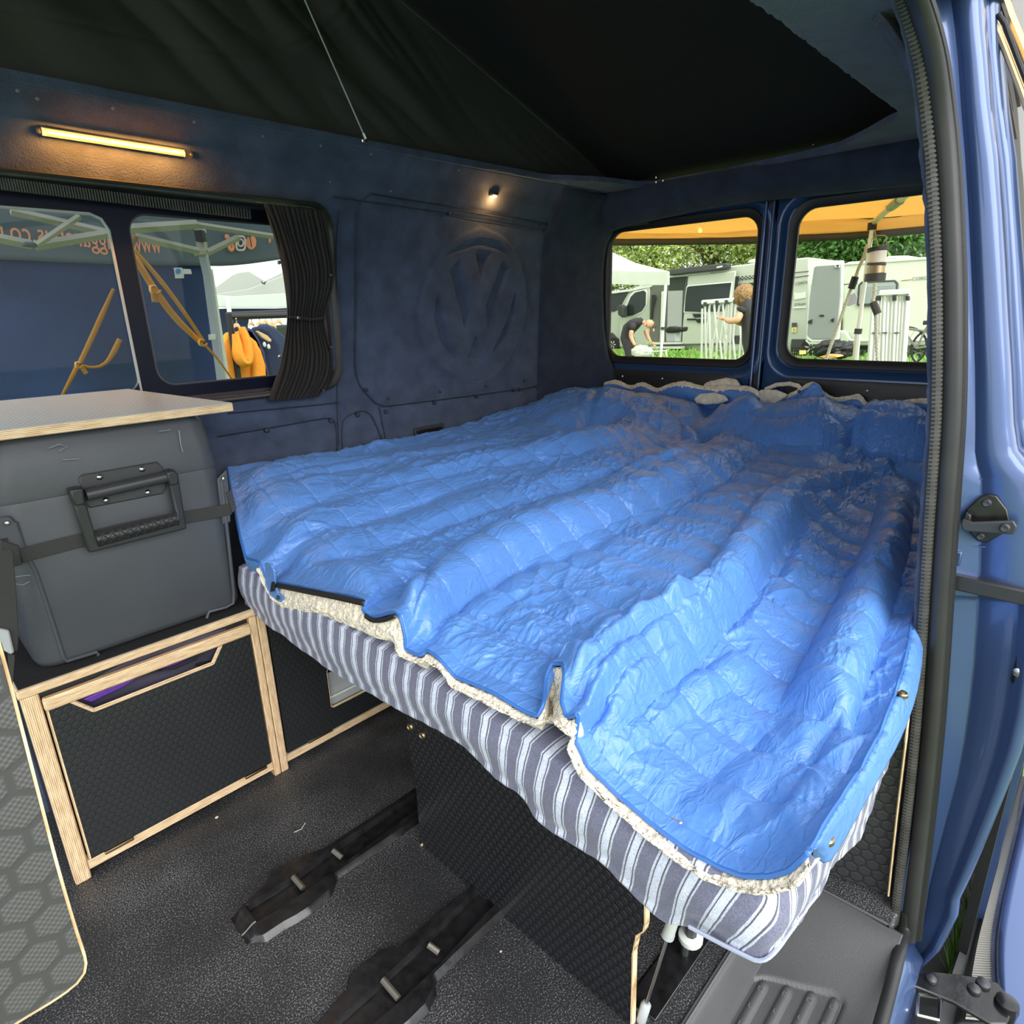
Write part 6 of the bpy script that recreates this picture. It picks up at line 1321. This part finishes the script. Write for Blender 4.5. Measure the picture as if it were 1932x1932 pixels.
# guy ropes
def rope(pts,x,lab,slider):
    rt=thing('guy_rope',X(pts[0],x),lab,'rope'); c_=smoothline([X(p,x) for p in pts],120,1); L_=np.linspace(0,1,120)*len(pts)*22
    for ph_,mt2,nm in ((0,M['tent'],'white_strand'),(math.pi,M['tent'],'white_strand'),(math.pi/2,M['dgrey'],'dark_fleck_strand')):
        obj(nm,G().tube([q+np.array([math.sin(a+ph_)*.004,math.cos(a+ph_)*.006,0]) for q,a in zip(c_,L_)],.006 if mt2 is M['tent'] else .003,5),mt2,rt,smooth=True)
    obj('slider',G().tube([X(slider[0],x-.02),X(slider[1],x-.02)],.020,8),M['rubber'],rt,smooth=True)
rope([(1636,462),(1628,490),(1620,505),(1614,525),(1606,545),(1600,560),(1590,590),(1575,630),(1558,680)],4.2,'white flecked guy rope slanting down left of the awning pole',((1614,522),(1606,545)))
rope([(1651,535),(1650,555),(1646,568),(1650,580),(1653,600),(1654,640),(1656,690)],4.0,'white flecked guy rope hanging straight down right of the awning pole',((1647,570),(1656,592)))
obj('rope_tail_cloth',G().prism([X(p,6.5) for p in [(1590,575),(1600,560),(1612,552),(1617,560),(1614,572),(1600,578)]],(.02,0,0)),mat('grey_lilac_cloth',(.3,.28,.32),.8),None); tag(bpy.data.objects['rope_tail_cloth'],'small grey cloth hanging by the rope in front of the caravan window','cloth')
# ---- trees: trunks, limbs, leaves
def tree(c_,h,r,mt,lab,nleaf,leaf=.16,trunk=.22):
    rt=thing('tree',c_,lab,'tree','trees beyond the vehicles'); c_=np.array(c_,float); top_=c_+np.array([0,0,h*.42])
    g=G(); g.tube([c_,c_+np.array([0,.1,h*.2]),top_,c_+np.array([0,.2,h*.8])],[trunk,trunk*.8,trunk*.6,.04],8)
    for k in range(9):
        a=rng.uniform(0,6.28); s_=c_+np.array([0,0,h*rng.uniform(.22,.5)]); e2=s_+np.array([math.cos(a)*r*.7,math.sin(a)*r*.8,h*rng.uniform(.1,.35)]); g.tube([s_,(s_+e2)/2+np.array([0,0,.2]),e2],[trunk*.45,trunk*.3,.02],6)
    obj('trunk',g,mat('bark',(.10,.085,.05),.9,bump=.03,bscale=8),rt,smooth=True)
    cl=rng.normal(0,1,(26,3)); cl/=np.linalg.norm(cl,axis=1)[:,None]; cl*=rng.uniform(.35,1,(26,1)); cl=cl*np.array([r,r,h*.40])+c_+np.array([0,0,h*.60])
    idx=rng.integers(0,26,nleaf); p=cl[idx]+rng.normal(0,1,(nleaf,3))*r*.20; p[:,2]=np.maximum(p[:,2],c_[2]+h*.14)
    a=rng.normal(0,1,(nleaf,3)); a/=np.linalg.norm(a,axis=1)[:,None]; b_=np.cross(a,rng.normal(0,1,(nleaf,3))); b_/=np.linalg.norm(b_,axis=1)[:,None]; s_=leaf*rng.uniform(.5,1.2,(nleaf,1))
    Vv=np.stack([p-a*s_,p+b_*s_*.45,p+a*s_,p-b_*s_*.45],1).reshape(-1,3); F_=np.arange(nleaf*4).reshape(-1,4)
    me=bpy.data.meshes.new('foliage'); me.vertices.add(len(Vv)); me.vertices.foreach_set('co',Vv.ravel().astype(np.float32)); me.loops.add(F_.size); me.loops.foreach_set('vertex_index',F_.ravel().astype(np.int32)); me.polygons.add(len(F_)); me.polygons.foreach_set('loop_start',np.arange(0,F_.size,4,dtype=np.int32)); me.update(calc_edges=True)
    me.materials.append(mt); o=bpy.data.objects.new('foliage',me); COL.objects.link(o); o['kind']='stuff'; o.parent=rt; o.matrix_parent_inverse=pinv(rt)
LG=mat('spring_green_leaves',(.40,.50,.14),.6,var=.45,vscale=3); DG=mat('deep_green_leaves',(.10,.24,.05),.6,var=.4,vscale=2)
for nt_ in (LG,DG): nt_.node_tree.nodes['Principled BSDF'].inputs['Transmission Weight'].default_value=0
for px_,x_,h_,r_,mt2,lab,n_ in ((1130,24,6.5,3.0,LG,'pale green tree behind the white gazebo',9000),(1235,23,6.5,2.8,LG,'pale green forked tree above the camper van cab',9000),(1335,22,6.5,2.7,LG,'pale green tree above the camper van awning case',9000),(1425,24,6.8,2.9,LG,'pale green tree above the rear of the camper van',8000),
   (1520,21,5.5,2.0,LG,'pale green tree left of the dark evergreen',6000),(1585,19,6.0,1.8,DG,'dark green dense tree above the caravan door',11000),(1665,21,6.0,2.2,DG,'dark green tree behind the hung lantern',9000),(1745,22,6.2,2.4,LG,'pale green tree above the caravan at the door seal',8000)):
    q=X((px_,600),x_); tree((q[0],q[1],float(gz(q[0],q[1]))),h_,r_,mt2,lab,int(n_*(2.6 if mt2 is DG else 1.15)),.085)
# hedge row under the crowns
# ---- navy gazebo beyond the side window
YG=4.7
ng=thing('navy_gazebo',Y((380,700),YG),'navy gazebo with orange web lettering seen from inside through the side window','gazebo')
def yp(name,pl,y,d,mt,par,bev=0): return obj(name,G().prism([Y(p,y) for p in pl],(0,d,0)),mt,par,bevel=bev)
M['val']=fabric('slate_gazebo_fabric',(.22,.27,.30),.55); M['navyw']=mat('navy_gazebo_wall',(.018,.045,.14),.7,bump=.02,bscale=3,var=.3,vscale=1.5); M['lil']=fabric('pale_lilac_roof_fabric',(.5,.52,.62),.5)
V1=smoothline([Y(p,YG) for p in [(-220,380),(0,392),(200,400),(400,412),(560,420)]],60,1); V2=smoothline([Y(p,YG) for p in [(-220,484),(0,489),(120,495),(230,499),(380,502),(430,502),(480,497),(560,485)]],60,1)
gridobj('valance',np.array([V1*(1-s)+V2*s+np.stack([0*V1[:,0],.015*noise2(V1[:,0]*4,np.full(60,s*3)),0*V1[:,0]],1) for s in np.linspace(0,1,10)]),M['val'],ng,thick=.004)
W1=smoothline([Y(p,YG+.04) for p in [(-220,480),(0,486),(230,495),(392,499)]],80,1); W2=smoothline([Y(p,YG+.04) for p in [(-220,900),(0,870),(230,850),(420,830)]],80,1)
gridobj('wall_panel',np.array([W1*(1-s)+W2*s+np.stack([0*W1[:,0],.03*noise2(W1[:,0]*3+s,np.full(80,s*2)),0*W1[:,0]],1) for s in np.linspace(0,1,20)]),M['navyw'],ng,thick=.004)
rf=[V1[0],V1[-1]]; g=G(); pk=Y((60,200),YG-1.6); g.add([V1[0],V1[-1],V1[-1]+np.array([0,-2.0,.05]),V1[0]+np.array([0,-2.0,.05]),pk+np.array([0,0,.2])],[(0,1,4),(1,2,4),(2,3,4),(3,0,4)]); obj('canopy',g,M['lil'],ng)
M['beige']=mat('beige_frame_bar',(.42,.42,.34),.5)
for a,b_,yy,r_ in (((20,398),(205,440),3.9,.020),((-60,438),(60,462),3.9,.022),((66,464),(210,440),3.85,.022),((70,462),(150,408),3.8,.014),((236,432),(372,423),3.9,.024),((256,446),(375,474),3.95,.020),((392,476),(450,448),3.95,.018),((372,424),(530,448),3.9,.016)):
    obj('roof_strut',G().tube([Y(a,yy),Y(b_,yy)],r_,4),M['beige'],ng)
obj('corner_pole',G().tube([Y((374,422),4.3),Y((380,440),4.3)],.034,4),M['beige'],ng); obj('black_slider',G().tube([Y((376,435),4.25),Y((380,456),4.25)],.032,4),M['rubber'],ng); obj('corner_pole',G().tube([Y((380,456),4.3),Y((383,484),4.3)],.034,4),M['beige'],ng)
yp('slider_joint',[(371,470),(392,469),(393,482),(373,483)],4.2,.06,M['beige'],ng,.01); yp('slider_joint',[(44,455),(76,458),(74,466),(44,464)],3.8,.06,M['val'],ng,.01)
obj('leg',G().tube([Y((384,484),4.3),Y((392,520),4.3),Y((418,720),4.3)],.030,4),mat('grey_leg',(.36,.40,.44),.5),ng); obj('leg_edge',G().tube([Y((395,508),4.4),Y((428,720),4.4)],.022,4),M['white'],ng); yp('leg_clip',[(398,631),(407,630),(408,641),(399,642)],4.2,.05,M['white'],ng,.005)
M['olet']=mat('orange_lettering',(.95,.36,.18),.6)
# seen from behind: the words run right to left
text('lettering','www',(305.5,478),(250,475),YG-.03,M['olet'],ng,'y',font_h=.115)
text('lettering','.huggarebus',(244,474),(75,457),YG-.03,M['olet'],ng,'y',font_h=.105)
text('lettering','.co.uk',(70,458),(-30,449),YG-.03,M['olet'],ng,'y',font_h=.105)
def disc(c_,r,y,nm,mt,squash=1.,n=20): return obj(nm,G().prism([Y((c_[0]+r*math.cos(a)*.72,c_[1]+r*math.sin(a)*1.0*squash),y) for a in np.linspace(0,2*math.pi,n,endpoint=False)],(0,.004,0)),mt,ng)
disc((474,457),13.5,YG-.03,'round_badge',M['olet']); text('badge_letter','f',(477.5,466),(471.5,466),YG-.05,M['val'],ng,'y',font_h=.12)
g=G(); g.tube([Y((454+a*.72,459+b_),YG-.03) for a,b_ in rr(0,0,23,26,7,5)]+[Y((454+.72*11.5,459+6),YG-.03)],.007,5); g.tube([Y((454+6.5*math.cos(a)*.8,458+6.5*math.sin(a)),YG-.03) for a in np.linspace(0,2*math.pi,20)],.006,5); g.ball(Y((448,452),YG-.03),(.01,.01,.01)); obj('camera_badge',g,mat('pale_pink_print',(.85,.70,.66),.6),ng)
g=G(); g.tube([Y((436+4.6*math.cos(a)*.8,466+6*math.sin(a)),YG-.03) for a in np.linspace(0,2*math.pi,20)],.012,5); g.tube([Y((431.5,462),YG-.03),Y((430.5,456),YG-.03)],.012,5); g.ball(Y((428.5,447),YG-.03),(.018,.01,.018)); obj('note_badge',g,M['olet'],ng)
yp('print_edge',[(507,452),(511,449),(511,456),(508,459)],YG-.03,.005,M['olet'],ng)
stk=yp('sticker',[(328,505),(344,505),(344,507),(360,508),(362,517),(347,517),(347,525),(331,525)],YG-.05,.006,M['white'],ng); 
obj('sticker_disc',G().prism([Y((336.5+4.6*math.cos(a),512+5.4*math.sin(a)),YG-.065) for a in np.linspace(0,2*math.pi,16,endpoint=False)],(0,.005,0)),mat('blue_print',(.05,.25,.5),.5),ng)
# pale gazebos and clothes beyond
pg=thing('pale_gazebo',Y((470,600),12),'far white gazebo with peaked roof behind the clothes rail','gazebo')
M['tent2']=mat('off_white_tent',(.42,.44,.42),.8)
yp('roof_back',[(395,560),(398,548),(440,518),(452,514),(470,512),(500,530),(560,500),(580,560)],12,.05,M['tent2'],pg,.01); yp('valance',[(398,556),(440,559),(560,552),(560,580),(428,580),(400,578)],11.5,.04,mat('pale_grey_green_tent',(.55,.62,.58),.8),pg,.01); yp('roof_panel',[(398,556),(470,545),(560,510),(560,556),(430,562)],11.6,.03,M['tent2'],pg,.01)
q_=Y((434,600),11.3); obj('leg',G().tube([Y((430,562),11.3),q_,(q_[0],q_[1],-.14)],.04,6),M['white'],pg); yp('back_cloth',[(405,583),(430,582),(455,582),(520,582),(560,580),(560,590),(470,600),(455,720),(405,720)],12.5,.05,M['navy'],pg)
yp('roof_gap_cloth',[(493,530),(497,534),(503,530),(500,537),(495,535)],11.4,.02,M['dgrey'],pg)
YR=7.0
rk=thing('clothes_rail',Y((450,716),YR),'black clothes rail standing under the navy gazebo','clothes rail')
obj('top_rail',G().tube([Y((427,594),YR),Y((560,588),YR)],.028,8),M['rubber'],rk,smooth=True); obj('top_rail',G().tube([Y((433,598),YR-.2),Y((560,594),YR-.2)],.03,8),M['rubber'],rk,smooth=True); obj('upright',G().tube([Y((431,592),YR-.25),down(Y((431,592),YR-.25),Y((455,745),YR-.25))],.032,8),M['rubber'],rk,smooth=True)
M['oran']=mat('orange_fleece_cloth',(.85,.33,.03),.85,bump=.006,bscale=20); M['wood']=mat('pale_wood_hanger',(.72,.50,.27),.5)
def hanger(p,y,s,lab,col=M['wood'],k=0):
    h_=thing('coat_hanger',Y(p,y),lab,'coat hanger','wooden hangers on the clothes rail')
    x_,y_=p; yp('shoulder',[(x_-9*s,y_+17*s),(x_-7*s,y_+8*s),(x_-3*s,y_+2*s),(x_+1*s,y_),(x_+6*s,y_+2*s),(x_+10*s,y_+8*s),(x_+12*s,y_+17*s),(x_+7*s,y_+13*s),(x_+1*s,y_+10*s),(x_-4*s,y_+13*s)],y,.03,col,h_,.006); obj('hook',G().tube([Y((x_+1*s,y_),y),Y((x_+.5*s,y_-5*s),y),Y((x_-1.5*s,y_-9*s),y),Y((x_-.5*s,y_-12*s),y)],.006,5),M['steel'],h_)
hanger((446,609),6.75,.75,'pale wooden hanger inside the orange hoodie'); hanger((474,606),7.3,.6,'pale wooden hanger behind the navy garments'); hanger((489,605),7.6,.6,'wooden hanger with brown underside mid rail'); hanger((500,602),7.8,.7,'wooden hanger standing proud near the rail middle'); hanger((512,606),7.6,.9,'large wooden hanger tilted near the curtain'); hanger((525,601),7.8,.7,'wooden hanger next to the curtain edge')
hd_=thing('orange_hoodie',Y((455,660),6.8),'bright orange hoodie hanging at the front of the clothes rail','hoodie')
yp('torso',[(411,725),(412,690),(414,655),(417,645),(425,636),(432,628),(440,626),(447,628),(462,622),(468,630),(486,645),(494,665),(500,690),(502,725)],6.8,.12,M['oran'],hd_,.03)
yp('sleeve',[(411,725),(413,665),(420,645),(426,660),(424,725)],6.72,.1,M['oran'],hd_,.03); yp('sleeve',[(480,725),(478,660),(484,645),(494,660),(503,690),(505,725)],6.72,.1,M['oran'],hd_,.03)
hg=smoothline([Y(p,6.66) for p in [(444,630),(448,650),(449,668),(455,680),(462,684),(467,676),(466,655),(462,635),(456,618)]],50); obj('hood',G().tube(hg,[.05+.05*math.sin(math.pi*i/49) for i in range(50)],10,flat=.6),M['oran'],hd_,smooth=True)
for i,(pl,y_,mt2,lab) in enumerate([([(460,613),(478,622),(490,640),(500,665),(508,700),(512,725),(502,725),(494,665),(482,643),(464,628)],6.95,mat('violet_navy_cloth',(.05,.055,.14),.9),'violet navy jacket behind the orange hoodie'),
   ([(480,620),(492,615),(510,625),(528,650),(535,690),(530,725),(512,725),(500,665),(488,640)],7.2,M['navy'],'black hooded jacket with white cord ends'),
   ([(492,614),(505,610),(525,622),(545,640),(560,725),(525,725),(520,660),(505,635)],7.5,mat('denim_navy_cloth',(.03,.05,.10),.9),'denim blue hoodie beside the curtain edge'),
   ([(520,615),(545,612),(565,640),(565,725),(540,725),(535,650)],7.8,mat('dark_olive_cloth',(.03,.045,.03),.9),'dark olive jacket at the far end of the rail')]):
    g_=thing('hanging_jacket',Y(pl[0],y_),lab,'jacket','jackets on the clothes rail'); yp('jacket_body',pl,y_,.14,mt2,g_,.03)
    if i==1:
        for a in (499,507): obj('cord_end',G().ball(Y((a,650+(a-499)*.5),7.1),(.02,.015,.03)),M['white'],g_,smooth=True)
loose=thing('coat_hanger',Y((500,635),7.1),'bare pale wooden hanger lying slanted across the dark jackets','coat hanger','wooden hangers on the clothes rail'); yp('shoulder',[(484,625),(487,624),(505,633),(513,641),(512,645),(508,645),(495,637)],7.08,.04,M['wood'],loose,.008)
# ---- amber webbing straps of the awning outside the side window
M['amber']=mat('amber_webbing',(.85,.42,.06),.6)
s1=thing('amber_strap',Y((290,545),2.25),'knotted amber webbing strap slanting down right across the side window','strap')
def flat(nm,l,w0,y,par,mt=M['amber']):
    c_=smoothline([Y(p,y) for p in l],60,1); wv=np.interp(np.linspace(0,1,60),np.linspace(0,1,len(w0)),w0); V_=[]
    for i in range(60):
        t=c_[min(i+1,59)]-c_[max(i-1,0)]; t/=np.linalg.norm(t); n_=np.cross(t,[0,1,0]); V_.append([c_[i]-n_*wv[i],c_[i],c_[i]+n_*wv[i]])
    return gridobj(nm,np.array(V_),mt,par,thick=.002)
flat('webbing',[(240,462),(262,498),(290,545),(330,600),(380,648)],[.008,.010,.011,.010,.008],2.25,s1); flat('webbing',[(252,470),(300,525),(345,585),(385,645)],[.005,.007,.006,.005],2.24,s1); flat('webbing',[(300,560),(330,600),(360,630),(384,652)],[.002,.010,.008,.003],2.26,s1)
flat('cord',[(388,652),(410,676),(442,722)],[.004,.003,.003],2.25,s1); flat('upper_end',[(244,475),(250,455),(256,445)],[.007,.009,.009],2.3,s1,mat('brown_webbing',(.42,.25,.12),.7))
for c_,s_ in (((293,547),1.),((383,647),.8)):
    g=G(); 
    for a in np.linspace(0,2.2,3): g.tube([Y((c_[0]+9*s_*math.cos(a+t),c_[1]+7*s_*math.sin(t*1.3+a)),2.23) for t in np.linspace(0,2.6,10)],.009*s_,7,flat=.5)
    obj('knot',g,M['amber'],s1,smooth=True)
flat('knot_tail',[(288,548),(292,560),(293,570)],[.008,.010,.010],2.23,s1)
s2=thing('amber_strap',Y((150,690),2.25),'thin amber webbing strap rising behind the left window pane with a hanging loop','strap')
flat('webbing',[(214,545),(190,600),(165,655),(147,692)],[.004,.007,.007,.006],2.25,s2); flat('webbing',[(145,692),(130,722),(114,752)],[.006,.005,.003],2.25,s2); flat('loop',[(150,688),(172,694),(195,690),(212,670),(226,640)],[.004,.004,.005,.008,.007],2.25,s2)
g=G()
for a in np.linspace(0,2.2,3): g.tube([Y((149+6*math.cos(a+t),689+5*math.sin(t*1.3+a)),2.23) for t in np.linspace(0,2.6,10)],.007,7,flat=.5)
obj('knot',g,M['amber'],s2,smooth=True); flat('knot_tail',[(152,690),(158,698),(163,705)],[.005,.006,.006],2.23,s2)
